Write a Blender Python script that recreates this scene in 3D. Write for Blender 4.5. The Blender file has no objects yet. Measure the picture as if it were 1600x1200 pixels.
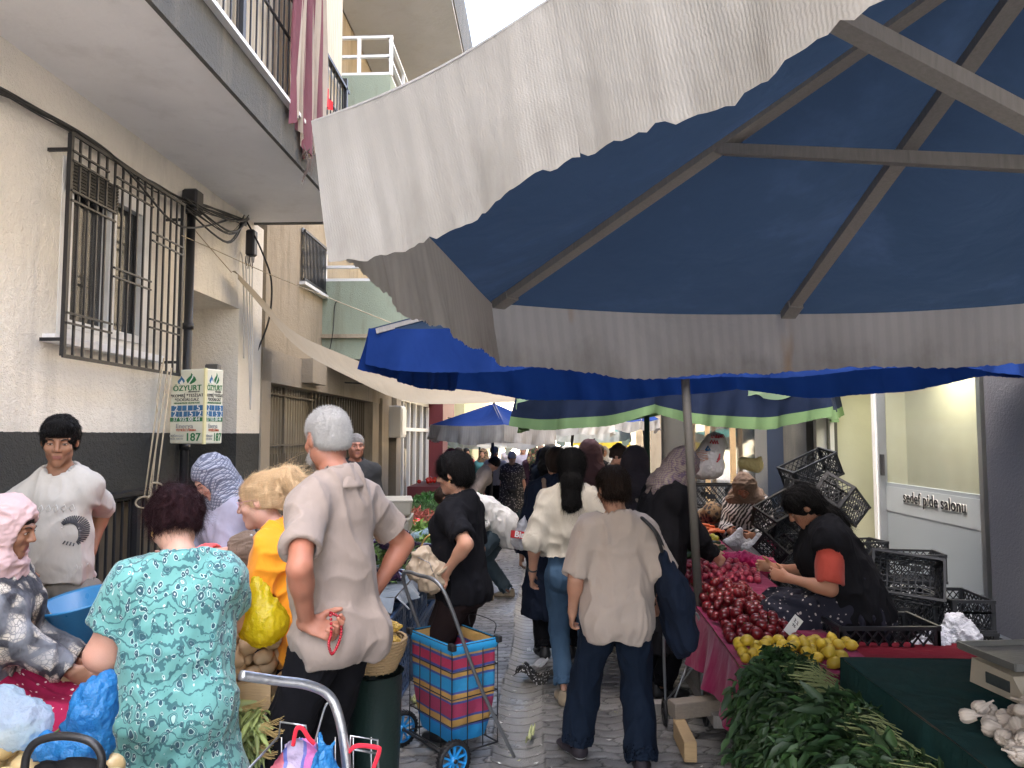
import bpy, math, random
import numpy as np
from mathutils import Vector, Matrix, Euler
R = math.radians
random.seed(7)
S = bpy.context.scene
COL = S.collection
# ---------- camera ----------
FPX = 1180.0; CAMZ = 1.72
PITCH = math.atan(80/FPX); YAW = math.atan(48/FPX)
cd = bpy.data.cameras.new("camera"); cam = bpy.data.objects.new("camera", cd); COL.objects.link(cam)
cd.sensor_width = 36; cd.lens = FPX/1600*36; cd.clip_end = 400; cd.clip_start = .05
cam.location = (0, 0, CAMZ); cam.rotation_euler = (math.pi/2+PITCH, 0, YAW)
S.camera = cam
# ---------- sky and sun ----------
SUN_EL, SUN_AZ = R(58), R(-128)       # azimuth measured from +Y towards +X: the sun stands behind and to the left
W = bpy.data.worlds.new("World"); S.world = W; W.use_nodes = True
_n = W.node_tree; _bg = _n.nodes["Background"]; _sk = _n.nodes.new("ShaderNodeTexSky")
_sk.sky_type = 'NISHITA'; _sk.sun_disc = False; _sk.sun_elevation = SUN_EL; _sk.sun_rotation = SUN_AZ
_sk.dust_density = 7.0; _sk.air_density = 1.0
_n.links.new(_sk.outputs[0], _bg.inputs[0]); _bg.inputs[1].default_value = 0.15
sl = bpy.data.lights.new("sun", 'SUN'); sl.energy = 5.0; sl.angle = R(.5); sl.color = (1, .95, .87)
so = bpy.data.objects.new("sun", sl); COL.objects.link(so)
_d = Vector((math.sin(SUN_AZ)*math.cos(SUN_EL), math.cos(SUN_AZ)*math.cos(SUN_EL), math.sin(SUN_EL)))
so.rotation_euler = _d.to_track_quat('Z', 'Y').to_euler(); so.location = (0, 0, 20)
S.view_settings.view_transform = 'Standard'; S.view_settings.look = 'None'
S.view_settings.exposure = 3.7; S.view_settings.gamma = 1
S.render.engine = 'CYCLES'
S.cycles.max_bounces = 10; S.cycles.diffuse_bounces = 6; S.cycles.transmission_bounces = 8; S.cycles.transparent_max_bounces = 12
S.cycles.use_denoising = True; S.cycles.sample_clamp_indirect = 8
S.cycles.caustics_reflective = False; S.cycles.caustics_refractive = False
_M = Euler((math.pi/2+PITCH, 0, YAW)).to_matrix(); _C = Vector((0, 0, CAMZ))
def ray(px, py): return (_M @ Vector(((px-800)/FPX, (600-py)/FPX, -1)))
def at(px, py, Y): d = ray(px, py); return _C + d*(Y/d.y)
def onx(px, py, X): d = ray(px, py); return _C + d*(X/d.x)
def onz(px, py, z): d = ray(px, py); return _C + d*((z-CAMZ)/d.z)
def gz(y): return -.0144*y
# ================= materials =================
class NT:
    def __init__(s, name):
        s.m = bpy.data.materials.new(name); s.m.use_nodes = True; s.t = s.m.node_tree; s.b = s.t.nodes["Principled BSDF"]; s.out = s.t.nodes["Material Output"]
    def n(s, ty, **kw):
        o = s.t.nodes.new(ty)
        for k, v in kw.items():
            if k in o.inputs: s.set(o.inputs[k], v)
            else: setattr(o, k, v)
        return o
    def set(s, sock, v):
        if isinstance(v, bpy.types.NodeSocket): s.t.links.new(v, sock)
        elif isinstance(v, (tuple, list)) and sock.type == 'RGBA' and len(v) == 3: sock.default_value = (*v, 1)
        else: sock.default_value = v
    def co(s, kind='Object', scale=(1,1,1), rot=(0,0,0), warp=0, wscale=5):
        c = s.n("ShaderNodeTexCoord").outputs[kind]
        if warp:
            nz = s.n("ShaderNodeTexNoise", Vector=c, Scale=wscale, Detail=2.0)
            c = s.vm('ADD', c, s.vm('SCALE', s.vm('SUBTRACT', nz.outputs['Color'], (.5,.5,.5)), sc=warp))
        return s.n("ShaderNodeMapping", Vector=c, Scale=scale, Rotation=rot).outputs[0]
    def vm(s, op, a, b=None, sc=None):
        o = s.n("ShaderNodeVectorMath", operation=op); s.set(o.inputs[0], a)
        if b is not None: s.set(o.inputs[1], b)
        if sc is not None: s.set(o.inputs['Scale'], sc)
        return o.outputs[0]
    def ma(s, op, a, b=0.0, c=0.0, clamp=False):
        o = s.n("ShaderNodeMath", operation=op, use_clamp=clamp)
        for i, v in enumerate((a, b, c)): s.set(o.inputs[i], v)
        return o.outputs[0]
    def noise(s, vec, scale, detail=4.0, rough=.55): return s.n("ShaderNodeTexNoise", Vector=vec, Scale=scale, Detail=detail, Roughness=rough).outputs[0]
    def vor(s, vec, scale, feature='F1', out=0, rnd=1.0):
        o = s.n("ShaderNodeTexVoronoi", feature=feature); s.set(o.inputs['Vector'], vec); s.set(o.inputs['Scale'], scale); s.set(o.inputs['Randomness'], rnd); return o.outputs[out]
    def ramp(s, f, stops, interp='LINEAR'):
        o = s.n("ShaderNodeValToRGB"); s.set(o.inputs[0], f); cr = o.color_ramp; cr.interpolation = interp
        while len(cr.elements) < len(stops): cr.elements.new(.5)
        for e, (p, c) in zip(cr.elements, stops):
            e.position = p; e.color = (*c, 1) if isinstance(c, (tuple, list)) else (c, c, c, 1)
        return o.outputs[0]
    def mix(s, f, a, b, bt='MIX'):
        o = s.n("ShaderNodeMix", data_type='RGBA', blend_type=bt); s.set(o.inputs[0], f); s.set(o.inputs[6], a); s.set(o.inputs[7], b); return o.outputs[2]
    def bump(s, h, dist=.003, strength=1.0, normal=None):
        o = s.n("ShaderNodeBump", Height=h, Distance=dist, Strength=strength)
        if normal is not None: s.set(o.inputs['Normal'], normal)
        return o.outputs[0]
    def fin(s, col=None, rough=.8, normal=None, trans=0, **kw):
        if col is not None: s.set(s.b.inputs['Base Color'], col)
        s.set(s.b.inputs['Roughness'], rough)
        if normal is not None: s.set(s.b.inputs['Normal'], normal)
        for k, v in kw.items(): s.set(s.b.inputs[k.replace('_', ' ')], v)
        if trans:
            tr = s.n("ShaderNodeBsdfTranslucent"); s.set(tr.inputs[0], col)
            if normal is not None: s.set(tr.inputs[1], normal)
            mx = s.n("ShaderNodeMixShader"); mx.inputs[0].default_value = trans
            s.t.links.new(s.b.outputs[0], mx.inputs[1]); s.t.links.new(tr.outputs[0], mx.inputs[2]); s.t.links.new(mx.outputs[0], s.out.inputs[0])
        return s.m
def dk(c, f): return tuple(min(1, x*f) for x in c)
def paint(name, col, rough=.6, var=.15, scale=3, bs=60, bd=.002, kind='Object', spec=.4, metal=0, dirt=None):
    m = NT(name); c = m.co(kind); f = m.noise(c, scale, 5)
    base = m.mix(f, dk(col, 1-var), dk(col, 1+var))
    if dirt: base = m.mix(m.ramp(m.noise(m.co(kind, (1,1,.35)), 1.7, 6, .65), [(.5, 0), (.72, .8)]), base, dirt)
    g = m.noise(c, bs, 4)
    return m.fin(base, m.ma('MULTIPLY_ADD', g, .2, rough-.1), m.bump(g, bd), Specular_IOR_Level=spec, Metallic=metal)
def fabric(name, col, var=.12, rough=.9, trans=0, weave=700, fold=None):
    m = NT(name); c = m.co(); f = m.noise(c, 6, 4)
    base = m.mix(f, dk(col, 1-var), dk(col, 1+var))
    h = m.ma('ADD', m.ma('MULTIPLY', m.noise(m.co(scale=(1,1,.6), warp=.1), 16, 2), .5), m.ma('MULTIPLY', m.noise(c, weave, 1), .04))
    return m.fin(base, rough, m.bump(m.ma('ADD', h, m.ma('MULTIPLY', m.noise(m.co(scale=(1,1,.35), warp=.22, wscale=4), 9, 3, .4), 2.2)), .014, .6), trans, Sheen_Weight=(.12 if max(col) > .2 else 0), Specular_IOR_Level=.15)
def plastic(name, col, rough=.35, var=.06, alpha=1, trans=0, crinkle=0):
    m = NT(name); c = m.co(); f = m.noise(c, 8, 4)
    base = m.mix(f, dk(col, 1-var), dk(col, 1+var)); nrm = None
    if crinkle: nrm = m.bump(m.ma('ADD', m.vor(m.co(warp=.15, wscale=9, scale=(1,1,.5)), 16, 'SMOOTH_F1'), m.noise(c, 40, 3)), crinkle)
    else: nrm = m.bump(m.noise(c, 90, 3), .0006)
    return m.fin(base, m.ma('MULTIPLY_ADD', m.noise(c, 20, 3), .2, rough-.1), nrm, trans, Alpha=alpha)
def wood(name, col, rough=.75, sc=(1.2,18,18)):
    m = NT(name); c = m.co(scale=sc, warp=.03); f = m.noise(c, 6, 6, .7)
    return m.fin(m.mix(f, dk(col, .6), dk(col, 1.25)), rough, m.bump(f, .002))
# ================= objects =================
def tag(o, label=None, cat=None, group=None, kind=None):
    if label: o['label'] = label
    if cat: o['category'] = cat
    if group: o['group'] = group
    if kind: o['kind'] = kind
    return o
def empty(name, loc=(0,0,0), rz=0, label=None, cat=None, group=None, rot=None):
    o = bpy.data.objects.new(name, None); COL.objects.link(o); o.location = loc; o.rotation_euler = rot or (0, 0, rz); o.empty_display_size = .1
    return tag(o, label, cat, group)
def mkmesh(name, V, F, mats, parent=None, smooth=True, mi=None, uv=None, attrs=None):
    V = np.asarray(V, dtype=np.float32).reshape(-1, 3); me = bpy.data.meshes.new(name)
    if isinstance(F, np.ndarray):
        n = len(F); k = F.shape[1]; flat = F.ravel().astype(np.int32); st = np.arange(n, dtype=np.int32)*k; tot = np.full(n, k, np.int32)
    else:
        n = len(F); tot = np.array([len(f) for f in F], np.int32); st = np.concatenate([[0], np.cumsum(tot)[:-1]]).astype(np.int32); flat = np.fromiter((i for f in F for i in f), np.int32)
    me.vertices.add(len(V)); me.vertices.foreach_set('co', V.ravel())
    me.loops.add(len(flat)); me.loops.foreach_set('vertex_index', flat)
    me.polygons.add(n); me.polygons.foreach_set('loop_start', st); me.polygons.foreach_set('loop_total', tot)
    if mi is not None: me.polygons.foreach_set('material_index', np.asarray(mi, np.int32))
    me.polygons.foreach_set('use_smooth', np.full(n, smooth) if isinstance(smooth, bool) else np.asarray(smooth))
    if uv is not None: me.uv_layers.new(name='UVMap').data.foreach_set('uv', np.asarray(uv, np.float32)[flat].ravel())
    if attrs:
        for k, v in attrs.items(): me.attributes.new(k, 'FLOAT', 'POINT').data.foreach_set('value', np.asarray(v, np.float32))
    me.update(calc_edges=True); me.validate()
    for m in (mats if isinstance(mats, (list, tuple)) else [mats]): me.materials.append(m)
    o = bpy.data.objects.new(name, me); COL.objects.link(o)
    if parent: o.parent = parent
    return o
BX = [(0,3,2,1),(4,5,6,7),(0,1,5,4),(1,2,6,5),(2,3,7,6),(3,0,4,7)]
class MB:
    def __init__(s): s.v = []; s.f = []; s.mi = []; s.sm = []; s.uv = []
    def add(s, V, F, m=0, sm=False, uv=None):
        o = len(s.v); s.v += [tuple(p) for p in V]; s.f += [tuple(i+o for i in f) for f in F]; s.mi += [m]*len(F); s.sm += [sm]*len(F)
        s.uv += list(uv) if uv is not None else [(0, 0)]*len(V)
    def box(s, c, d, rot=None, m=0, bev=0, taper=1):
        c = Vector(c); x, y, z = d[0]/2, d[1]/2, d[2]/2; Q = rot if isinstance(rot, Matrix) else (Euler(rot).to_matrix() if rot else Matrix.Identity(3))
        if bev <= 0:
            V = [c+Q@Vector((sx*x*(taper if sz > 0 else 1), sy*y*(taper if sz > 0 else 1), sz*z)) for sz in (-1,1) for sx, sy in ((-1,-1),(1,-1),(1,1),(-1,1))]
            s.add(V, BX, m)
        else:
            V = []; b = min(bev, x*.9, y*.9, z*.9)
            for (zz, ins) in ((-z, b), (-z+b, 0), (z-b, 0), (z, b)):
                t = taper if zz > 0 else 1
                for sx, sy in ((-1,-1),(1,-1),(1,1),(-1,1)):
                    px, py = x*t-ins, y*t-ins
                    for k in ((0,1) if sx*sy > 0 else (1,0)):
                        V.append(c+Q@Vector((sx*(px-(b if k == 1 else 0)*(1 if ins == 0 else .3)), sy*(py-(b if k == 0 else 0)*(1 if ins == 0 else .3)), zz)))
            F = [tuple(range(7,-1,-1)), tuple(range(24,32))]
            for L in range(3):
                for i in range(8): j = (i+1)%8; F.append((L*8+i, L*8+j, L*8+8+j, L*8+8+i))
            s.add(V, F, m)
    def bar(s, a, b, w, h=None, m=0, up=(0,0,1)):
        a, b = Vector(a), Vector(b); h = h or w; d = b-a; L = d.length
        if L < 1e-6: return
        z = d/L; u = Vector(up); x = u.cross(z)
        if x.length < 1e-3: x = Vector((1,0,0)).cross(z)
        x.normalize(); y = z.cross(x); s.box((a+b)/2, (w, h, L), Matrix((x, y, z)).transposed(), m)
    def tube(s, P, r, seg=8, m=0, cap=True, closed=False):
        P = [Vector(p) for p in P]; n = len(P); rs = r if isinstance(r, (list, tuple)) else [r]*n; V = []; F = []; x = None
        for i in range(n):
            t = (P[(i+1)%n]-P[i-1]) if closed else (P[min(i+1, n-1)]-P[max(i-1, 0)])
            if t.length < 1e-9: t = Vector((0,0,1))
            t.normalize()
            if x is None: x = t.orthogonal().normalized()
            else:
                x = x-t*x.dot(t); x = x.normalized() if x.length > 1e-6 else t.orthogonal().normalized()
            y = t.cross(x)
            for k in range(seg): a = 2*math.pi*k/seg; V.append(P[i]+(x*math.cos(a)+y*math.sin(a))*rs[i])
        for i in range(n if closed else n-1):
            for k in range(seg): j = (k+1)%seg; i2 = (i+1)%n; F.append((i*seg+k, i*seg+j, i2*seg+j, i2*seg+k))
        if cap and not closed: F += [tuple(range(seg-1,-1,-1)), tuple((n-1)*seg+k for k in range(seg))]
        s.add(V, F, m, True)
    def lathe(s, prof, c=(0,0,0), seg=24, m=0, sx=1, sy=1, rot=None):
        c = Vector(c); V = []; F = []; Q = Euler(rot).to_matrix() if rot else Matrix.Identity(3)
        for r, z in prof:
            for k in range(seg): a = 2*math.pi*k/seg; V.append(c+Q@Vector((r*math.cos(a)*sx, r*math.sin(a)*sy, z)))
        for i in range(len(prof)-1):
            for k in range(seg): j = (k+1)%seg; F.append((i*seg+k, i*seg+j, (i+1)*seg+j, (i+1)*seg+k))
        s.add(V, F, m, True)
    def grid(s, fn, nu, nv, m=0, sm=True, closeu=False, uvf=None):
        V = []; F = []; U = []
        for j in range(nv+1):
            for i in range(nu if closeu else nu+1):
                V.append(fn(i/nu, j/nv)); U.append(uvf(i/nu, j/nv) if uvf else (i/nu, j/nv))
        w = nu if closeu else nu+1
        for j in range(nv):
            for i in range(nu): i2 = (i+1)%w; F.append((j*w+i, j*w+i2, (j+1)*w+i2, (j+1)*w+i))
        s.add(V, F, m, sm, U)
    def quad(s, a, b, c, d, m=0): s.add([a, b, c, d], [(0,1,2,3)], m)
    def build(s, name, mats, parent=None, smooth=None, origin=None):
        V = np.array([tuple(p) for p in s.v], np.float32)
        if origin is not None: V = V-np.array(origin, np.float32)
        o = mkmesh(name, V, s.f, mats, parent, s.sm if smooth is None else smooth, s.mi, s.uv)
        if origin is not None: o.location = origin
        return o
def copy_tree(o, parent=None):
    c = o.copy(); COL.objects.link(c); c.parent = parent
    for ch in list(o.children): copy_tree(ch, c)
    return c
def struct(mb, name, mats, **k): return tag(mb.build(name, mats, **k), kind='structure')
def bez(P, n=12):
    P = [Vector(p) for p in P]; out = []
    for i in range(len(P)-1):
        p0, p1, p2, p3 = P[max(i-1,0)], P[i], P[i+1], P[min(i+2, len(P)-1)]
        for k in range(n):
            t = k/n; out.append(.5*((2*p1)+(p2-p0)*t+(2*p0-5*p1+4*p2-p3)*t*t+(-p0+3*p1-3*p2+p3)*t**3))
    return out+[P[-1]]
# ================= value noise =================
_rs = np.random.RandomState(3); _T = _rs.rand(64,64,64).astype(np.float32)
def vnoise(p, f=1.0, off=0):
    q = np.asarray(p, np.float32)*f+off; i = np.floor(q).astype(int); t = q-i; t = t*t*(3-2*t); i &= 63; j = (i+1)&63
    x0, y0, z0 = i[...,0], i[...,1], i[...,2]; x1, y1, z1 = j[...,0], j[...,1], j[...,2]; a, b, c = t[...,0], t[...,1], t[...,2]
    L = lambda u, v, w: u+(v-u)*w
    return L(L(L(_T[x0,y0,z0], _T[x1,y0,z0], a), L(_T[x0,y1,z0], _T[x1,y1,z0], a), b), L(L(_T[x0,y0,z1], _T[x1,y0,z1], a), L(_T[x0,y1,z1], _T[x1,y1,z1], a), b), c)
def folds(V, sc=(9,9,3.5), off=0, warp=.5):
    q = V*np.array(sc, np.float32)+off
    w = np.stack([vnoise(q, .7, 5), vnoise(q, .7, 17), vnoise(q, .7, 31)], -1)
    a = 1-np.abs(2*vnoise(q+w*warp*3, 1, off)-1); b = 1-np.abs(2*vnoise(q+w*warp*2, 2.3, off+9)-1)
    return (a*a*a-.3)+.75*(b*b-.35)
# ================= materials of the setting =================
def stucco(name, col, band=None, zb=1.7, bs=26, bd=.006, dirt=(.30,.27,.22), amt=.45):
    m = NT(name); c = m.co(); f = m.noise(c, 1.3, 6, .6)
    base = m.mix(f, dk(col, .80), dk(col, 1.10)); base = m.mix(m.ramp(m.noise(c, .7, 3), [(.4, 0), (.6, .25)]), base, dk(col, .72))
    st = m.ramp(m.noise(m.co(scale=(2.2,2.2,.35)), 1.6, 7, .7), [(.52, 0), (.8, 1)])
    base = m.mix(m.ma('MULTIPLY', st, amt), base, dirt)
    if band:
        z = m.n("ShaderNodeSeparateXYZ"); m.set(z.inputs[0], m.co()); zz = m.ma('MULTIPLY_ADD', m.noise(c, 30, 2), .012, z.outputs[2])
        base = m.mix(m.ma('GREATER_THAN', zz, zb), m.mix(f, dk(band, .8), dk(band, 1.15)), base)
    h = m.ma('ADD', m.noise(c, bs, 3, .6), m.ma('MULTIPLY', m.noise(c, bs*4, 2), .35))
    return m.fin(base, .9, m.bump(h, bd), Specular_IOR_Level=.25)
M = {}
M['cream'] = stucco('cream_stucco', (.86,.81,.71), band=(.055,.056,.052), zb=1.745, bd=.014)
M['white_plaster'] = stucco('white_plaster', (.93,.93,.93), bs=8, bd=.004, amt=.2)
M['grey_stucco'] = stucco('grey_stucco', (.13,.13,.12), bs=45, bd=.012)
M['dark_stucco'] = stucco('dark_stucco', (.15,.155,.18), bs=40, bd=.005, amt=.1)
M['concrete'] = stucco('worn_concrete', (.36,.31,.24), bs=14, bd=.008, dirt=(.12,.10,.075), amt=.7)
M['beige'] = stucco('beige_ribbed', (.38,.32,.235), bs=14, bd=.01, dirt=(.13,.10,.065), amt=.85)
M['green'] = stucco('green_stucco', (.31,.36,.275), bs=60, bd=.008, dirt=(.16,.145,.10), amt=.8)
M['yellow_wall'] = stucco('yellow_wall', (.65,.58,.36), bs=10)
M['cream_in'] = stucco('cream_interior', (.62,.62,.47), bs=10, bd=.002, amt=.05)
M['maroon'] = paint('maroon_paint', (.12,.02,.025))
M['black_metal'] = paint('black_metal', (.018,.018,.02), .45, bs=90, bd=.0008)
M['grey_metal'] = paint('grey_metal', (.22,.23,.24), .4, metal=.7)
M['steel'] = paint('steel', (.42,.44,.46), .32, metal=.85)
M['white_paint'] = paint('white_paint', (.72,.72,.70), .5, var=.06)
M['shutter'] = paint('brown_shutter', (.15,.125,.09), .6, dirt=(.06,.05,.04))
M['dark'] = paint('black_and_room_shade', (.02,.02,.022), .8)  # near black; backing sheets use it as the painted shade of unlit rooms
M['dark_blue'] = paint('dark_blue_panel', (.03,.042,.07), .35)
M['rubber'] = paint('black_rubber', (.012,.012,.013), .55)
M['cable'] = paint('cable', (.012,.012,.012), .5)
M['white_cable'] = paint('white_cable', (.55,.53,.5), .5)
M['wood'] = wood('grey_wood', (.24,.20,.16))
M['wood_light'] = wood('light_wood', (.45,.31,.16))
M['wood_pole'] = wood('pole_wood', (.25,.235,.22), sc=(14,14,1.2))
M['rope'] = paint('rope', (.42,.35,.24), .9, bs=300, bd=.001)
def glass(name, col=(.05,.055,.06), rough=.06, alpha=.5):
    m = NT(name); return m.fin(col, rough, Alpha=alpha, Specular_IOR_Level=.8)
M['glass'] = glass('window_glass'); M['glass_clear'] = glass('clear_glass', (.55,.6,.55), .04, .18)
def corrug(name, col, freq, axis='Y', depth=.012, trans=0):
    m = NT(name); c = m.co()
    w = m.n("ShaderNodeTexWave", Vector=c, Scale=freq, bands_direction=axis, Distortion=.15)
    base = m.mix(m.noise(m.co(scale=(4,4,.5)), 3, 5), dk(col, .75), dk(col, 1.15))
    return m.fin(base, .6, m.bump(w.outputs[1], depth), trans)
M['corr_cream'] = corrug('cream_corrugated', (.80,.73,.58), 5, trans=.35); M['corr_brown'] = corrug('brown_corrugated', (.17,.145,.105), 3.2)
M['curtain_white'] = corrug('net_curtain', (.5,.5,.5), 4, trans=.3)
# ---------------- ground ----------------
def pavers():
    m = NT('stone_pavers'); a = lambda k: m.n("ShaderNodeAttribute", attribute_name=k).outputs['Fac']
    c = m.co(); tone = a('tone'); joint = a('joint'); gut = a('gutter')
    base = m.ramp(tone, [(0, (.16,.157,.152)), (.5, (.235,.227,.217)), (1, (.33,.32,.30))])
    base = m.mix(gut, base, (.34,.33,.31)); base = m.mix(m.ma('MULTIPLY', m.noise(c, 45, 5, .7), .75), base, (.09,.085,.08))
    base = m.mix(m.ramp(m.noise(c, 1.6, 5), [(.45, 0), (.7, .5)]), base, (.085,.08,.076)); base = m.mix(joint, base, (.028,.026,.024))
    rgh = m.ramp(m.noise(c, 2.2, 5), [(.3, .22), (.7, .55)])
    return m.fin(base, m.ma('ADD', rgh, m.ma('MULTIPLY', joint, .3)), m.bump(m.noise(c, 140, 4), .0025), Specular_IOR_Level=.6)
M['pavers'] = pavers()
def ground_patch(name, x0, x1, y0, y1, dx, dy, dz=0.0):
    xs = np.arange(x0, x1+dx/2, dx); ys = np.arange(y0, y1+dy/2, dy); X, Y = np.meshgrid(xs, ys)
    P3 = np.stack([X, Y, X*0], -1)
    wx = (vnoise(P3, 5, 3)-.5)*.05+.016*np.sin(Y*2*np.pi/.105+np.floor(X/.2)*1.3); wy = (vnoise(P3, 6, 13)-.5)*.045+.012*np.sin(X*2*np.pi/.2+1)
    gx, gy = X+wx, Y+wy; bw, bh = .205, .108
    row = np.floor(gy/bh); fx = gx/bw+.5*(row % 2); col = np.floor(fx)
    ex = np.minimum(fx-col, 1-(fx-col))*bw; fy = gy/bh-row; ey = np.minimum(fy, 1-fy)*bh; e = np.minimum(ex, ey)
    hsh = lambda a, b: np.modf(np.abs(np.sin(a*12.9898+b*78.233)*43758.5453))[0]
    tone = hsh(row, col); jw = .0065; joint = np.clip(1-(e-.002)/jw, 0, 1)
    h = .010*(1-np.exp(-e/.010))+(tone-.5)*.007
    # gutter band
    gc, gw = -.135, .15; u = (X-gc+(vnoise(P3*[0,1,0], .6)-.5)*.05)/gw; ing = np.abs(u) < 1
    arc = Y/.125-.22*(1-u*u)+(vnoise(P3, 3, 41)-.5)*.12; ra = np.floor(arc); ea = np.minimum(arc-ra, 1-(arc-ra))*.125; eb = (1-np.abs(u))*gw; ee = np.minimum(ea, eb)
    jg = np.clip(1-(ee-.002)/.006, 0, 1); tg = hsh(ra, 7.0)
    hg = -.045*(1-u*u)+.007*(1-np.exp(-ee/.006))+(tg-.5)*.003
    tone = np.where(ing, tg*.5+.3, tone); joint = np.where(ing, jg, joint); h = np.where(ing, hg, h)
    h = h+(vnoise(P3, 1.1, 50)-.5)*.03*np.clip((np.abs(u)-1), 0, 1)
    V = np.stack([X, Y, -.0144*Y+h+dz], -1).reshape(-1, 3); nx, ny = len(xs), len(ys)
    I = np.arange(nx*ny).reshape(ny, nx); F = np.stack([I[:-1,:-1], I[:-1,1:], I[1:,1:], I[1:,:-1]], -1).reshape(-1, 4)
    return mkmesh(name, V, F, M['pavers'], attrs=dict(tone=tone.ravel(), joint=joint.ravel(), gutter=ing.ravel().astype(float)))
ground_patch('street', -1.72, 3.9, 2.6, 10, .012, .012)['kind'] = 'structure'
ground_patch('street', -1.72, 3.9, 10, 26, .022, .03)['kind'] = 'structure'
g = MB()
for (x0, x1, y0, y1) in ((-60, 60, -40, 2.6), (-60, -1.72, 2.6, 26), (3.9, 60, 2.6, 26), (-60, 60, 26, 160)):
    g.quad((x0, y0, gz(y0)-.004), (x1, y0, gz(y0)-.004), (x1, y1, gz(y1)-.004), (x0, y1, gz(y1)-.004))
M['plain_ground'] = paint('grey_paving', (.16,.155,.15), .7)
struct(g, 'ground', [M['plain_ground']])
g = MB(); g.add([(-3.1,-3,gz(-3)), (-1.70,-3,gz(-3)), (-1.70,26,gz(26)), (-3.1,26,gz(26)), (-3.1,-3,gz(-3)+.12), (-1.70,-3,gz(-3)+.12), (-1.70,26,gz(26)+.12), (-3.1,26,gz(26)+.12)], BX)
struct(g, 'pavement', [M['concrete']])
# ---------------- near left building ----------------
XL = -3.0; XB = -2.0
ZS = 3.93; YC = onx(291, 450, XL).y; YE = 7.62
HB = empty('apartment_building', (0,0,0), label='cream stucco house with dark grey lower band and caged window at the left edge', cat='building', group='houses along the left side of the street')
wy0, wy1 = onx(92, 400, XL).y, onx(232, 400, XL).y; wz0, wz1 = onx(92, 520, XL).z-.02, onx(92, 238, XL).z
w = MB()
w.box((XL-.2, (-4+wy0)/2, ZS/2-.3), (.4, wy0+4, ZS+.6)); w.box((XL-.2, (wy1+YC)/2, ZS/2-.3), (.4, YC-wy1, ZS+.6))
w.box((XL-.2, (wy0+wy1)/2, (wz1+ZS)/2), (.4, wy1-wy0, ZS-wz1)); w.box((XL-.2, (wy0+wy1)/2, wz0/2-.3), (.4, wy1-wy0, wz0+.6))
Y7 = 7.3
w.box((XL-1.0, Y7+.3, ZS/2-.3), (2.0, .6, ZS+.6)); w.box((XL-1.2, (YC+Y7)/2, 1.4), (.2, Y7-YC, 4.2))
w.box((XL-.5, (YC+Y7)/2, 3.45), (1.0, Y7-YC, .96))
w.build('wall', [M['cream']], HB)
w = MB(); w.box(((XL-.6+XB)/2, (YE-4)/2, ZS+.16), (XB-XL+.6, YE+4, .32)); w.build('balcony_slab', [M['white_plaster']], HB)
w = MB(); w.box((XB+.015, (YE-4)/2, ZS+.15), (.03, YE+4, .34)); w.box(((XL+XB)/2, YE+.015, ZS+.15), (XB-XL+.06, .03, .34)); w.build('balcony_fascia', [M['grey_stucco']], HB)
w = MB(); w.box((XB+.03, (YE-4)/2, ZS+.335), (.1, YE+4, .03)); w.build('balcony_coping', [M['white_paint']], HB)
w = MB(); w.box((XL-.25, (YE-4)/2, 11.0), (.5, YE+4, 14)); w.build('upper_wall', [M['beige']], HB)
w = MB()
for k in range(1, 3): w.box((XB-.55, (YE-4)/2, ZS+3.1+3*k), (1.3, YE+4, .3))
w.build('upper_balcony_slab', [M['white_plaster']], HB)
w = MB(); w.box((XB-.10, 4.2, ZS+1.7), (.03, YE-.9, 2.7)); w.box((XB-.5, YE-.1, ZS+1.7), (.7,.03,2.7)); w.build('corrugated_screen', [M['corr_cream']], HB)
w = MB(); zr = ZS+.36
for i in range(74):
    y = -.6+i*.11; w.box((XB-.03, y, zr+.5), (.011, .011, 1.0))
for y in (.5, 2.6, 4.85, 7.5): w.box((XB-.03, y, zr+.55), (.05, .05, 1.1))
w.box((XB-.03, 3.5, zr+1.0), (.05, 8.2, .03)); w.box((XB-.03, 3.5, zr+.07), (.03, 8.2, .02)); w.box((XB-.03, 3.5, zr+.62), (.02, 8.2, .015))
w.build('balcony_railing', [M['black_metal']], HB)
w = MB(); w.box((XL-2.9, .8, 8.5), (4.3, 13.5, 18)); w.build('light_shield', [M['cream']], HB)  # unseen mass added behind the facade to stop sun leaking into the recess
# window in the left wall
w = MB(); xw = XL-.035
def frame(w, x, y0, y1, z0, z1, t=.05, d=.06, m=0):
    w.box((x, (y0+y1)/2, z0+t/2), (d, y1-y0, t), m=m); w.box((x, (y0+y1)/2, z1-t/2), (d, y1-y0, t), m=m)
    w.box((x, y0+t/2, (z0+z1)/2), (d, t, z1-z0-2*t), m=m); w.box((x, y1-t/2, (z0+z1)/2), (d, t, z1-z0-2*t), m=m)
frame(w, xw, wy0, wy1, wz0, wz1, .06, .08)
ym = wy0+(wy1-wy0)*.52
frame(w, xw+.012, wy0+.062, ym+.035, wz0+.062, wz1-.062, .055, .06); frame(w, xw+.024, ym-.015, wy1-.062, wz0+.062, wz1-.062, .055, .06)
win = w.build('window', [M['white_paint']], HB)
w = MB(); w.box((xw-.02, (wy0+wy1)/2, (wz0+wz1)/2), (.006, wy1-wy0-.1, wz1-wz0-.1)); w.build('pane', [M['glass']], win)
w = MB(); w.grid(lambda u, v: Vector((xw-.14+.02*math.sin(u*70), wy0+.05+u*(wy1-wy0-.1), wz0+v*(wz1-wz0))), 160, 2); w.build('net_curtain', [M['curtain_white']], win)
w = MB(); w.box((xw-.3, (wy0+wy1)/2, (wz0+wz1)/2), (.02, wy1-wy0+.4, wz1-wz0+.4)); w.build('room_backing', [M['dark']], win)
w = MB()
for i in range(9): w.box((xw+.06, (wy0+ym)/2+.02, wz1-.03-i*.022), (.02, ym-wy0, .016))
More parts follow.
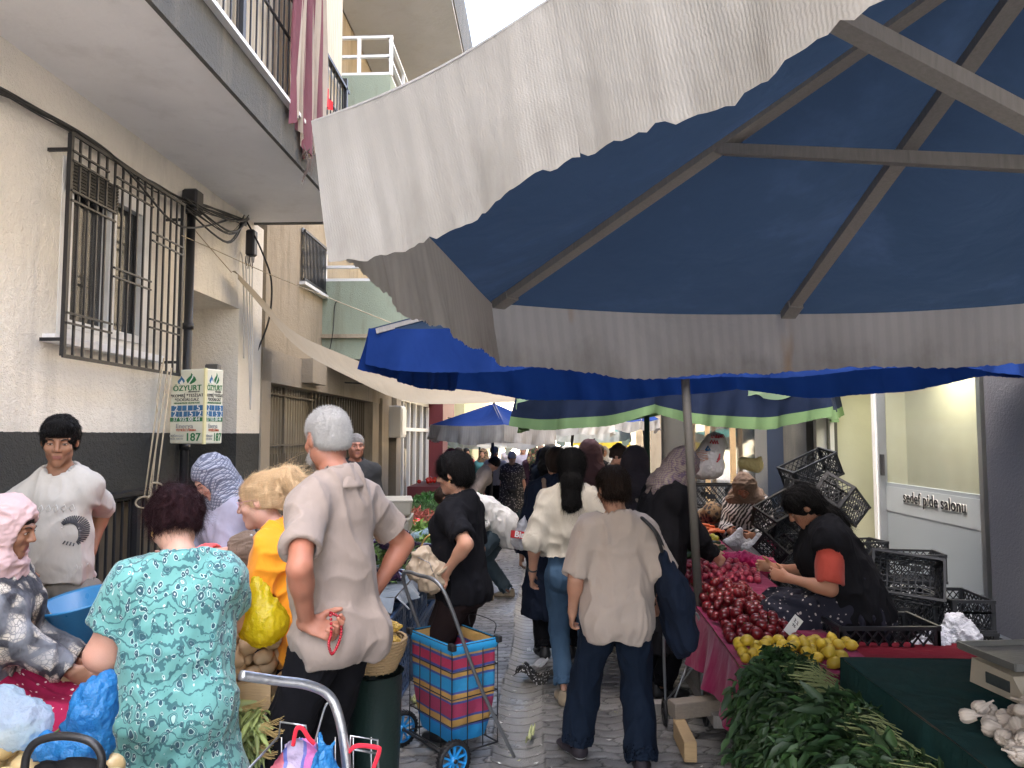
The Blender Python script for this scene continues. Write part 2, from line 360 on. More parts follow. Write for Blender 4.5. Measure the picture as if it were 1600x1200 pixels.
w.build('roller_blind', [M['black_metal']], win)
w = MB(); w.box((XL-.02, (wy0+wy1)/2, wz0-.03), (.2, wy1-wy0+.25, .05)); w.build('window_sill', [M['white_plaster']], win)
# grille over the window
XG = XL+.14; gy0, gy1 = onx(108, 300, XG).y, onx(284, 400, XG).y; gz0, gz1 = onx(98, 556, XG).z, onx(110, 215, XG).z+.03
w = MB(); nb = 16
for i in range(nb):
    y = gy0+(gy1-gy0)*i/(nb-1); w.box((XG, y, (gz0+gz1)/2), (.026 if i in (0, nb-1) else .013, .026 if i in (0, nb-1) else .013, gz1-gz0))
for z in (gz0, gz1): w.box((XG+.008, (gy0+gy1)/2, z), (.012, gy1-gy0+.03, .022))
H = gz1-gz0
for (a, b, f) in ((0,5,.17),(5,10,.45),(0,5,.72),(10,15,.72),(10,15,.25),(5,10,.9),(0,4,.9)):
    for dz in (-.03, .03): w.box((XG+.014, gy0+(gy1-gy0)*(a+b)/2/(nb-1), gz0+H*f+dz), (.012, (gy1-gy0)*(b-a)/(nb-1), .012))
for (y, z) in ((gy0, gz1-.1), (gy0, gz0+.1), (gy1, gz1-.12), (gy1, gz0+.1)): w.box((XL+.07, y-.0, z), (.16, .02, .02))
w.build('window_grille', [M['black_metal']], HB)
# cellar grille
w = MB(); w.box((XL+.02, 4.95, .75), (.03, 2.1, 1.0), m=1)
for i in range(22): w.box((XL+.10, 3.95+i*.092, .76), (.014, .014, 1.05))
for z in (.62, 1.28): w.box((XL+.10, 4.92, z), (.02, 2.02, .02))
for y in (4.35, 5.3): w.box((XL+.11, y, .76), (.05, .045, 1.05))
w.box((XL+.06, 4.95, 1.31), (.14, 2.2, .03)); w.tube([(XL+.16, 3.6, .66), (XL+.17, 5.0, .70)], .008)
w.build('cellar_grille', [M['black_metal'], M['shutter']], HB)
# downpipe, junction boxes, cables
w = MB(); w.tube([(XL+.05, YC-.05, .1), (XL+.05, YC-.05, 3.6)], .035, 12)
for z in (.6, 1.6, 2.6): w.tube([(XL+.05, YC-.05, z), (XL+.05, YC-.05, z+.05)], .044, 12)
w.build('downpipe', [M['black_metal']], HB)
w = MB(); p = onx(291, 318, XL); w.box((XL+.07, p.y-.03, p.z), (.13, .14, .2), bev=.015); tag(w.build('junction_box', [M['black_metal']]), 'black electrical junction box at the top corner of the window grille', 'junction box'); w = MB(); p2 = at(393, 380, Y7-.06); w.box(p2, (.09, .1, .26), bev=.015)
for i in range(7): w.tube([p2+Vector((-.04+i*.013, -.02, -.12)), p2+Vector((-.05+i*.014, -.02, -.2-.03*(i%3)))], .004, 6)
tag(w.build('junction_box', [M['black_metal']]), 'black fuse box with cut wires on the narrow wall past the recess', 'junction box')
w = MB()
rr = random.Random(5)
def wp(px, py, X): return onx(px, py, X)
base = [(-40,118),(0,140),(60,170),(120,205),(165,232),(200,262),(240,290),(285,312),(330,325),(385,345)]
for k in range(6):
    P = [wp(a, b+rr.uniform(-5, 5)+k*1.2, XL+.04+.012*k) for a, b in base]; w.tube(bez(P, 5), .009 if k < 3 else .005, 6)
for k in range(9):
    j = lambda s: rr.uniform(-s, s)
    a = wp(288, 312+j(12), XL+.1); b = at(385+j(5), 342+j(6), Y7-.05); m_ = (a+b)/2; m_.z -= rr.uniform(.02, .28); m_.x += .1; w.tube(bez([a, m_, b], 8), rr.choice([.004, .006, .008]), 6)
w.tube(bez([wp(120, 205, XL+.1), wp(200, 268, XL+.17), wp(262, 340, XL+.17), wp(300, 356, XL+.2), at(352, 345, 6.9), at(372, 335, Y7-.05)], 8), .008, 6)
w.tube(bez([at(385, 345, Y7-.05), at(408, 390, Y7-.1), at(424, 440, Y7+.1), at(420, 500, 7.9), at(400, 553, 7.8)], 8), .01, 6)
for k in range(5):
    c = at(300, 385, 6.5); r = .10+.02*k
    w.tube([c+Vector((.02*k, math.cos(t)*r*.8, math.sin(t)*r)) for t in [i*math.pi/8 for i in range(17)]], .005, 6)
tag(w.build('electric_cable', [M['cable']]), 'tangled black electric cables strung along the top of the cream wall under the balcony', 'cables')
w = MB(); w.tube(bez([at(303, 405, YC+.5), at(350, 395, Y7-.05), at(372, 392, Y7-.02), at(380, 420, Y7-.02), at(381, 560, Y7-.02)], 8), .008, 6)
for dx in (0, 6, 11): w.tube(bez([at(384+dx, 400, Y7-.04), at(386+dx*.7, 470, Y7-.02), at(389+dx*.5, 560, Y7-.02), at(391, 640, Y7-.02)], 6), .006, 6)
tag(w.build('white_cable', [M['white_cable']]), 'thin white cables running down the narrow wall beside the recess', 'cables')
w = MB(); a = at(310, 590, 6.75); w.box(a+Vector((0, .3, .05)), (.13, .08, .2), bev=.01); tag(w.build('meter_case', [M['grey_metal']]), 'small grey metal case on the recess wall above the advertising box', 'meter case')
# ---------------- advertising box ----------------
AX = XL+.35
ya0, ya1 = YC-.42, YC+.02
def blk(px, py): return onx(px, py, AX)
c0 = at(262, 690, 5.75); # near lower corner reference
SBX0 = at(266, 640, 5.88); SBX1 = at(320, 640, 5.70)
sz1, sz0 = at(290, 580, 5.95).z, at(290, 693, 5.95).z
sb = empty('sign_box', (SBX1.x, SBX1.y, sz0), label='weathered cream advertising box with blue and green lettering hanging at the wall corner', cat='sign')
wd = (SBX1-SBX0).length; dirx = Vector((SBX1.x-SBX0.x, SBX1.y-SBX0.y, 0)).normalized(); sb.rotation_euler = (0, 0, math.atan2(dirx.y, dirx.x)); hh = sz1-sz0; dp = .17
M['sign_cream'] = paint('sign_cream', (.70,.68,.54), .5, dirt=(.45,.33,.18)); M['sign_edge'] = paint('sign_edge', (.72,.66,.36), .5)
M['s_green'] = paint('sign_green', (.02,.16,.05), .5); M['s_blue'] = paint('sign_blue', (.03,.13,.27), .5); M['s_dark'] = paint('sign_dark', (.05,.05,.05), .5); M['s_red'] = paint('sign_red', (.5,.12,.06), .5); M['s_white'] = paint('sign_white', (.75,.75,.72), .5); M['s_grey'] = paint('sign_grey', (.3,.3,.3), .5)
w = MB(); w.box((-wd/2, dp/2, hh/2), (wd, dp, hh), bev=.008); w.build('box_body', [M['sign_cream']], sb)
w = MB(); w.box((.001, -.001, hh/2), (.02, .02, hh+.004)); w.build('corner_trim', [M['sign_edge']], sb)
def text(s, size, mat, parent, loc, rot, name='lettering', bold=.0, al='CENTER', sx=1, ext=.0012):
    cu = bpy.data.curves.new(name, 'FONT'); cu.body = s; cu.size = size; cu.align_x = al; cu.align_y = 'CENTER'; cu.extrude = ext; cu.offset = bold; cu.space_character = 1.05
    t_ = bpy.data.objects.new('tmp_text', cu); COL.objects.link(t_); bpy.context.view_layer.update(); dg = bpy.context.evaluated_depsgraph_get(); me = bpy.data.meshes.new_from_object(t_.evaluated_get(dg)); bpy.data.objects.remove(t_); me.materials.clear(); me.materials.append(mat)
    o = bpy.data.objects.new(name, me); COL.objects.link(o); o.parent = parent; o.location = loc; o.rotation_euler = rot; o.scale = (sx, 1, 1); return o
def poly(name, pts, mat, parent, fn, th=.002):
    w = MB(); n = len(pts); V = [fn(a, b, 0) for a, b in pts]+[fn(a, b, th) for a, b in pts]
    w.add(V, [tuple(range(n))[::-1], tuple(range(n, 2*n))]+[(i, (i+1)%n, n+(i+1)%n, n+i) for i in range(n)]); return w.build(name, [mat], parent)
def sign_face(W, fn, rot, s):
    # fn(u, v, t): u across -W/2..W/2, v height from bottom, t outward
    T = lambda st, v, size, m, b=.0, u=0, sx=1: text(st, size*s, M[m], sb, fn(u*W, v*hh, .003), rot, bold=b*s, sx=sx*W/.30)
    flame = [(0,0),(.07,.05),(.11,.12),(.09,.2),(.04,.28),(0,.36),(-.005,.28),(-.05,.22),(-.1,.14),(-.08,.05)]
    poly('leaf_emblem', [((.10+x*1.35)*W, (.80+y*.42)*hh) for x, y in flame], M['s_green'], sb, fn)
    poly('flame_emblem', [((-.19+x*1.0)*W, (.80+y*.33)*hh) for x, y in flame], M['s_blue'], sb, fn)
    poly('flame_core', [((-.17+x*.5)*W, (.80+y*.18)*hh) for x, y in flame], M['s_white'], sb, lambda a, b, t: fn(a, b, t+.0022))
    poly('leaf_core', [((.03+a)*W, (.80+b)*hh) for a, b in ((-.02,0),(.03,.01),(.13,.08),(.15,.12),(.12,.12),(.1,.085),(.0,.012))], M['s_white'], sb, lambda a, b, t: fn(a, b, t+.0022))
    T('ÖZYURT', .745, .060, 's_green', .0006); T('MÜHENDİSLİK', .695, .014, 's_dark', u=.2); T('*KOMBİ *TESİSAT', .645, .034, 's_dark', 0); T('*DOĞALGAZ', .590, .034, 's_dark', 0); T('MÜHENDİSLİK HİZMETLERİ', .545, .017, 's_green')
    for (v, st) in ((.478, '215'), (.398, '2152')):
        n = len(st)
        for i, ch in enumerate(st):
            cw = .96/n; u = -.46+cw*(i+.5); poly('number_tile', [((u+a*cw*.47)*W, (v+b*.036)*hh) for a, b in ((-1,-1),(1,-1),(1,1),(-1,1))], M['s_blue'], sb, fn)
            text(ch, .062*s, M['s_white'], sb, fn(u*W, v*hh, .0035), rot, bold=.0004*s, sx=1.0*W/.30)
    poly('green_band', [(a*.48*W, (.325+b*.027)*hh) for a, b in ((-1,-1),(1,-1),(1,1),(-1,1))], M['s_green'], sb, fn)
    text('37 935 00 44', .042*s, M['s_white'], sb, fn(0, .325*hh, .0035), rot, bold=0, sx=1.0*W/.30)
    T('Enerya', .235, .05, 's_grey', .0, u=-.05, sx=1.05); T('YETKİLİ FİRMA', .18, .024, 's_red', .0004, u=.0); T('DOĞALGAZ', .105, .022, 's_grey', u=-.27); T('ACİL HATTI', .065, .02, 's_grey', u=-.27); T('187', .085, .085, 's_green', .0015, u=.2)
sign_face(wd, lambda u, v, t: Vector((-wd/2+u-.005, -t, v)), (math.pi/2, 0, 0), 1.0)
sign_face(dp, lambda u, v, t: Vector((t, dp/2+u, v)), (math.pi/2, 0, math.pi/2), 1.0)
# ropes
w = MB()
for (a, b, c, d) in ((256,560,226,775),(262,580,232,775),(268,575,243,775)):
    w.tube([at(a, b, 5.4), at(c, d, 5.1)], .006, 6)
w.tube(bez([at(252,570,5.4), at(245,620,5.3), at(247,660,5.25), at(240,740,5.15), at(236,775,5.1)], 6), .003, 6)
for (cx, cy, rx_, ry_, tl) in ((226,785,14,9,.2),(250,772,14,18,-.4)):
    w.tube([at(cx+rx_*math.cos(t)-tl*ry_*math.sin(t), cy+ry_*math.sin(t), 5.08) for t in [i*math.pi/9 for i in range(18)]], .007, 6, closed=True)
w.tube([at(238,770,5.1), at(232,800,5.1), at(236,830,5.1)], .006, 6); w.lathe([(0,-.03),(.02,-.02),(.024,0),(.02,.02),(0,.03)], at(235,779,5.08), 8)
tag(w.build('rope', [M['rope']]), 'pale knotted ropes with loops hanging below the grille beside the advertising box', 'rope')
w = MB(); w.tube(bez([onx(284,368,XG+.05), at(330,388,6.6), at(420,428,6.9), at(520,468,6.5), at(612,505,5.4)], 8), .004, 6); w.tube(bez([at(303,358,6.3), at(335,395,6.6), at(362,426,6.8)], 6), .004, 6)
tag(w.build('tie_line', [M['rope']]), 'thin cord stretched from the window grille across to the umbrellas', 'cord')
# ---------------- second left building ----------------
B2 = empty('apartment_building', (0,0,0), label='worn beige and green block with balconies and shuttered ground floor past the cream house', cat='building', group='houses along the left side of the street')
w = MB(); w.box((XL-.55, 9.05+.0, 10.3), (1.1, 2.1, 15.5)); w.box((XL-.55, 12.5, 10.1), (1.1, 4.8, 15.6)); w.build('wall', [M['beige']], B2)
w = MB(); w.box((XL-3.1, 11.1, 8.5), (4.0, 7.0, 18)); w.build('light_shield', [M['beige']], B2)  # added unseen mass; keeps sun from passing behind the thin front walls
w = MB(); w.box((XL-.12, 8.03, 1.2), (.28, .26, 2.9)); w.box((XL-.2, 10.5, 2.48), (.44, 5.2, .36)); w.box((XL-.15, 13.4, 1.0), (.34, .5, 2.6)); w.box((XL-.1,14.1,1.1),(.3,.6,2.6)); w.build('ground_frame', [M['concrete']], B2)
w = MB(); w.box((XL-.22, 9.2, 1.0), (.05, 2.2, 2.6)); w.build('shutter', [M['corr_brown']], B2)
w = MB(); w.box((XL-.5, 11.8, 1.0), (.05, 3.0, 2.6)); w.build('shade_sheet', [M['dark']], B2)  # flat near-black sheet; the shade behind the bars is put into its colour
w = MB()
for y in (8.25, 9.1, 10.2): w.box((XL-.16, y, 1.15), (.03, .035, 2.4))
for z in (1.0, 1.6, 2.2): w.box((XL-.15, 9.25, z), (.02, 2.2, .02))
for i in range(20): w.box((XL-.14, 10.3+i*.15, 1.1), (.025, .025, 2.5))
for z in (.9, 1.7): w.box((XL-.12, 11.8, z), (.02, 3.0, .03))
for i in range(24): w.box((XL-.14, 8.2+i*.09, .75), (.012, .012, 1.5))
w.build('gate_bars', [M['shutter']], B2)
def balcony(y0, y1, x1, z0, z1, rail=.4, name='balcony', par=None):
    w = MB(); w.box(((XL+x1)/2, (y0+y1)/2, (z0+z1)/2), (x1-XL, y1-y0, z1-z0)); b = w.build(name, [M['green']], par)
    w = MB()
    xs = [XL+.02]+[XL+(x1-XL)*k/2 for k in (1,2)]
    for x in xs: w.box((x, y0+.03, z1+rail/2), (.045, .045, rail))
    for k in range(1, 5): w.box((x1-.03, y0+(y1-y0)*k/4, z1+rail/2), (.04, .04, rail))
    for z in (z1+.02, z1+rail*.5, z1+rail): w.box(((XL+x1)/2, y0+.03, z), (x1-XL+.05, .05, .035)); w.box((x1-.03, (y0+y1)/2, z), (.05, y1-y0, .035))
    w.build('railing', [M['white_paint']], b); return b
balcony(10.1, 14.5, -1.45, 2.75, 3.82, par=B2); balcony(10.1, 14.5, -2.1, 5.6, 6.72, .55, par=B2)
w = MB(); w.box((XL+.78, 12.3, 3.06), (1.6, 4.5, .05)); w.build('string_course', [M['beige']], B2)
w = MB(); w.box((XL+.85, 12.2, 8.6), (1.7, 4.6, .9)); w.build('top_balcony', [M['grey_stucco']], B2)
w = MB(); w.box((XL+.85, 12.2, 8.12), (1.66, 4.56, .05)); w.build('top_soffit', [stucco('grey_soffit', (.42,.42,.43), bs=6, bd=.003)], B2)
w = MB()
for i in range(16): w.box((XL+.05, 9.15+i*.06, 3.95), (.012, .012, .62))
for z in (3.65, 4.26): w.box((XL+.05, 9.6, z), (.03, .95, .03))
w.box((XL+.02, 9.6, 3.6), (.12, 1.0, .04), m=1); w.build('window_railing', [M['black_metal'], M['white_paint']], B2)
w = MB(); w.box((XL+.02, 9.6, 3.97), (.02, .95, .66)); w.build('window', [M['glass']], B2)
w = MB(); w.box((XL+.01, 9.5, 2.52), (.3, .6, .3)); w.box((XL+.16, 11.2, 2.72), (.5, 1.6, .06)); w.build('canopy_ledge', [M['concrete']], B2)
w = MB(); w.tube(bez([at(500,600,10), at(512,560,10), at(520,520,10.05), at(523,478,10.08), at(528,470,10.08)], 6), .007, 6); w.tube(bez([at(400,553,7.8), at(430,560,9), at(500,592,10.5), at(575,600,12)], 6), .012, 6)
tag(w.build('electric_cable', [M['cable']]), 'loose black cable hanging down the green balcony front', 'cables')
# ---------------- third and fourth left buildings ----------------
B3 = empty('apartment_building', (0,0,0), label='beige block with shop windows and a maroon pillar behind the hanging beige cloth', cat='building', group='houses along the left side of the street')
w = MB(); w.box((XL-.5, 19.5, 10.0), (1.0, 9.0, 14)); w.build('wall', [M['beige']], B3)
w = MB(); w.box((XL-3.1, 20.5, 8), (4.0, 11.5, 17)); w.build('light_shield', [M['beige']], B3)  # added unseen mass so the sun cannot reach the shop windows from behind
w = MB(); w.box((XL-.1, 15.15, 1.3), (.4, .5, 3.3)); w.box((XL-.1, 18, 2.8), (.5, 6, .4)); w.build('ground_frame', [M['concrete']], B3)
w = MB()
for y in (15.5, 16.3, 17.1, 17.9, 18.9, 19.9): w.box((XL-.05, y, 1.0), (.07, .08, 2.9))
for z in (1.85, .25, 2.5): w.box((XL-.05, 17.7, z), (.06, 4.4, .08))
w.build('window_frame', [M['white_paint']], B3)
w = MB(); w.box((XL-.1, 17.7, 1.0), (.02, 4.4, 2.9)); w.build('pane', [M['glass']], B3)
w = MB(); w.box((XL-.9, 17.7, 1.0), (.02, 4.4, 2.9)); w.build('dark_backing', [M['dark']], B3)
w = MB(); w.box((XL+.1, 20.5, 1.0), (.5, 1.0, 3.3)); w.box((XL, 17.8, -.15), (.15, 4.6, .5)); w.box((XL+.02, 22, 2.5), (.4, 3.4, .5)); w.build('maroon_pillar', [M['maroon']], B3)
for (y0, x1, z0) in ((16, -1.8, 5.6), (16, -1.8, 8.6), (20,-1.9,5.6)): balcony(y0, y0+3, x1, z0, z0+1, .5, par=B3)
w = MB(); w.box((XL+.12, 14.75, 1.98), (.3, .5, .62), bev=.02); w.box((XL+.28, 14.75, 1.98), (.01, .4, .5))
tag(w.build('meter_cabinet', [M['white_paint']]), 'white meter cabinet fixed to the beige pillar above the plastic crates', 'cabinet')
B4 = empty('apartment_building', (0,0,0), label='pale yellow block farthest up the left side, rising beside the sky', cat='building', group='houses along the left side of the street')
w = MB(); w.box((XL-.2, 31, 6), (1.2, 12, 12.6)); w.build('wall', [M['yellow_wall']], B4)
for z in (4.5, 7.5, 10.5):
    for y in (27, 30, 33): w = MB(); frame(w, XL+.41, y-.6, y+.6, z-.7, z+.7, .08, .05); w.build('window_frame', [M['white_paint']], B4)
# ---------------- far end ----------------
B5 = empty('apartment_building', (0,0,0), label='sunlit cream building closing the far end of the market street', cat='building')
w = MB(); w.box((0, 62, 4), (40, 2, 11)); w.build('wall', [stucco('sunlit_wall', (.62,.55,.40), bs=5)], B5)
for i in range(9):
    for z in (2.6, 5.6): w = MB(); w.box((-12+i*3, 60.98, z), (1.3, .05, 1.5)); w.build('window', [M['dark']], B5)
# ---------------- right side building ----------------
XR = 3.92
BR = empty('apartment_building', (0,0,0), label='grey building with the glass shop front along the right side of the street', cat='building')
yd0, yd1 = onx(1541, 700, XR).y, onx(1376, 700, XR).y; yo1 = onx(1281, 700, XR).y
zd = 2.62
w = MB(); yp0 = onx(1541, 700, XR-.15).y; w.box((XR+.1, yp0/2-2.0, 4.9), (.5, yp0+4.0, 10.8)); w.build('stucco_pillar', [M['dark_stucco']], BR)
w = MB(); w.box((XR+.3, 12, 6.4), (.5, 40, 7.5)); w.build('upper_wall', [M['beige']], BR)
w = MB(); w.box((XR+.05, (yd0+yd1)/2, .62), (.04, yd1-yd0-.04, 1.12)); dp_ = w.build('door', [paint('frosted_panel', (.28,.32,.345), .4, var=.05, bs=3, bd=.0002)], BR)
w = MB(); w.box((XR+.0285, (yd0+yd1)/2, 1.0), (.006, yd1-yd0-.06, .28), m=0); w.build('film_band', [paint('film_band', (.36,.40,.42), .45, var=.03, bs=3, bd=.0002)], dp_)
w = MB(); w.box((XR+.05, (yd0+yd1)/2, 1.9), (.02, yd1-yd0-.04, 1.44)); w.build('pane', [M['glass_clear']], dp_)
w = MB(); frame(w, XR, yd0-.0, yd1, .02, zd, .05, .09); w.box((XR-.01, yd0-.02, 1.3), (.1, .04, 2.7)); w.box((XR-.04, (yd0+yd1)/2+.1, -.0), (.35, yd1-yd0+2.2, .16)); w.build('frame', [M['steel']], dp_)
w = MB(); w.box((XR-.03, yd1-.1, 1.38), (.03, .05, .24)); w.build('handle', [M['dark']], dp_)
tx = text('sedef pide salonu', .168, M['dark'], BR, (XR+.015, (onx(1409,768,XR).y+onx(1506,785,XR).y)/2, 1.045), (math.pi/2, 0, -math.pi/2), bold=.0015, sx=1.0, ext=.002)
tx2 = text('sedef pide salonu', .168, M['s_white'], BR, (XR+.022, (onx(1409,768,XR).y+onx(1506,785,XR).y)/2, 1.045), (math.pi/2, 0, -math.pi/2), bold=.007, sx=1.0, ext=.001)
w = MB(); w.box((XR+3.4, 18, 5), (4.0, 44, 10.4)); w.box((XR+.95, 18, 3.05), (1.0, 44, .2)); w.build('light_shield', [M['beige']], BR)  # unseen mass and roof slab added to keep outdoor light out of the shops
# interior of the shop
w = MB(); w.box((XR+1.35, 8.6, 1.4), (.1, 5.6, 2.9)); w.box((XR+.75, 11.15, 1.4), (1.3, .1, 2.9)); w.box((XR+.8, 8.6, 2.85), (1.3, 5.6, .1)); w.box((XR+.75, 6.0, 1.4), (1.3, .1, 2.9)); w.build('interior_wall', [M['cream_in']], BR)
w = MB(); w.box((XR+.7, 8.6, 0), (1.4, 5.6, .1)); w.build('interior_floor', [M['plain_ground']], BR)
w = MB(); w.box((XR+1.05, 7.3, 1.30), (.5, 2.0, .05)); w.box((XR+1.1, 7.3, .65), (.4, 1.9, 1.3)); w.box((XR+1.1, 6.8, 1.36), (.3,.4,.06)); w.build('counter', [paint('grey_counter', (.33,.31,.27), .4)], BR)
w = MB(); w.box((XR, yo1-.02, 1.3), (.14, .12, 2.7)); w.box((XR+.12, yo1-.12, 1.3), (.06, .06, 2.7)); w.box((XR, yd1+.04, 1.3), (.12, .09, 2.7)); w.box((XR,(yd1+yo1)/2,zd+.02),(.12,yo1-yd1,.1)); w.build('door_frame', [M['white_paint']], BR)
yp1 = onx(1195, 700, XR-.1).y
w = MB(); w.box((XR+.0, yo1+.55, 1.3), (.3, .9, 3.0)); w.box((XR-.1, yp1-.5, 1.3), (.42, .7, 3.0), m=1); w.box((XR+.1, (yo1+yp1)/2, 1.3), (.3, yp1-yo1, 3.0)); w.build('dark_pillar', [M['grey_stucco'], M['dark_blue']], BR)
yg = onx(1095, 700, XR).y
w = MB()
for k in range(4): w.box((XR+.0, yp1+.2+(yg-yp1)*k/2.4, 1.1), (.10, .10, 2.9))
w.build('wood_frame', [M['wood_light']], BR)
w = MB(); w.box((XR+.08, (yp1+yg)/2+1, 1.1), (.02, yg-yp1+3, 3)); w.build('shop_pane', [M['glass']], BR)
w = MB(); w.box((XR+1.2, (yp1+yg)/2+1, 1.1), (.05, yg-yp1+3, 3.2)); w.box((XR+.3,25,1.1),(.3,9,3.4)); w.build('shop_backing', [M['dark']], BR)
w = MB()
for y in (26, 28, 30, 32.5, 35): w.box((XR-.1, y, 1.2), (.35, .45, 4.5))
w.build('stone_column', [M['concrete']], BR)
# ceiling lamp inside the pide shop
ld = bpy.data.lights.new('ceiling_lamp', 'AREA'); ld.energy = 4; ld.size = .9; ld.color = (1, .93, .72); lo = bpy.data.objects.new('ceiling_lamp', ld); COL.objects.link(lo); lo.location = (XR+.75, 9.6, 2.7)
# striped curtain on the balcony
def stripes_uv(name, cols, n, trans=.3, fine=0):
    m = NT(name); u = m.n("ShaderNodeSeparateXYZ"); m.set(u.inputs[0], m.n("ShaderNodeTexCoord").outputs['UV'])
    f = m.ma('FRACT', m.ma('MULTIPLY', u.outputs[0], n)); c = m.ramp(f, cols, 'CONSTANT'); c = m.mix(m.noise(m.co(), 12, 5), c, (.25,.2,.18), 'MULTIPLY') if 0 else c
    return m.fin(m.mix(m.ma('MULTIPLY', m.noise(m.co(), 8, 5), .4), c, (.2,.17,.15)), .9, m.bump(m.noise(m.co(scale=(1,1,.2)), 30, 3), .01), trans)
M['striped'] = stripes_uv('burgundy_stripes', [(0, (.22,.06,.085)), (.42, (.56,.47,.36)), (.55, (.22,.06,.085)), (.72, (.6,.52,.42))], 5)
cy0, cy1 = onx(447, 100, XB+.06).y, onx(508, 100, XB+.06).y; cz0 = onx(480, 222, XB+.06).z
def curt(u, v):
    z = cz0-.05+v*2.3+.10*math.sin(u*9)*(1-v); wv = .9-.25*v+.1*math.sin(v*5)
    return Vector((XB+.07+.035*math.sin(u*44+v*2)+.02*math.sin(u*19), cy0+(cy1-cy0)*(.5+(u-.5)*wv)+.02*math.sin(v*9+u*30), z))
w = MB(); w.grid(curt, 150, 40); tag(w.build('curtain', [M['striped']]), 'faded burgundy and cream striped curtain hanging over the balcony railing', 'curtain')
w = MB()
for k in range(26):
    p = onx(470+rr.uniform(0, 40), 215+rr.uniform(0, 22), XB+.09); L = rr.uniform(.08, .32); wd_ = rr.uniform(.01, .035)
    w.grid(lambda u, v: p+Vector((.02*math.sin(v*5+k), (u-.5)*wd_*(1-v*.6)+.03*math.sin(v*4+k*2), -L*v)), 2, 6)
tag(w.build('rag', [fabric('dirty_rag', (.14,.11,.10))]), 'torn brown rags dangling under the striped curtain', 'rags')
w = MB(); p = onx(513, 158, XB+.03); w.grid(lambda u, v: p+Vector((.02*math.sin(u*7), (u-.5)*.22, (v-.5)*.2*(1-u*.6))), 8, 6); tag(w.build('red_cloth', [fabric('red_cloth', (.6,.03,.04))]), 'small bright red cloth on the railing beside the striped curtain', 'cloth')
# ================= implicit-surface modelling =================
def nrm(v): v = np.asarray(v, float); return v/max(1e-9, np.linalg.norm(v))
class Prim:   # tapered capsule with an elliptical section; a==b gives an ellipsoid (with R)
    def __init__(s, a, b, ra, rb=None, su=1, sv=1, hint=(1,0,0), k=.02, tag=''):
        s.a = np.array(a, float); s.b = np.array(b, float); s.ra = ra; s.rb = ra if rb is None else rb; s.su = su; s.sv = sv; s.hint = hint; s.k = k; s.tag = tag; s.el = None
    def inf(s, t, k=None, su=None):
        p = Prim(s.a, s.b, s.ra+t, s.rb+t, s.su, s.sv, s.hint, s.k if k is None else k, s.tag)
        if s.el is not None: p.el = (s.el[0]+t, s.el[1])
        return p
    def bb(s):
        if s.el is not None: r = max(s.el[0]); return s.a-r, s.a+r
        r = max(s.ra, s.rb)*max(1, s.su, s.sv); return np.minimum(s.a, s.b)-r, np.maximum(s.a, s.b)+r
    def __call__(s, P):
        if s.el is not None:
            q = (P-s.a)@s.el[1]; r = s.el[0]; k0 = np.sqrt(((q/r)**2).sum(-1))+1e-6; k1 = np.sqrt(((q/r**2)**2).sum(-1))+1e-6; return k0*(k0-1)/k1
        ab = s.b-s.a; L = np.linalg.norm(ab)
        if L < 1e-6: return np.sqrt(((P-s.a)**2).sum(-1))-s.ra
        w = ab/L; h = np.array(s.hint, float); u = h-w*(h@w)
        if np.linalg.norm(u) < 1e-3: u = np.array([0,1.,0])-w*w[1]
        u = nrm(u); v = np.cross(w, u); q = P-s.a; qw = q@w; t = np.clip(qw/L, 0, 1); dw = qw-t*L; du = q@u; dv = q@v; r = s.ra+(s.rb-s.ra)*t
        l = np.sqrt((du/s.su)**2+(dv/s.sv)**2+dw**2)+1e-6; g = np.sqrt((du/s.su**2)**2+(dv/s.sv**2)**2+dw**2)+1e-6
        return (l-r)*l/g
def ell(c, r, Rm=None, k=.02, tag=''):
    p = Prim(c, c, 0, k=k, tag=tag); p.el = (np.array(r, float), np.eye(3) if Rm is None else np.asarray(Rm, float)); return p
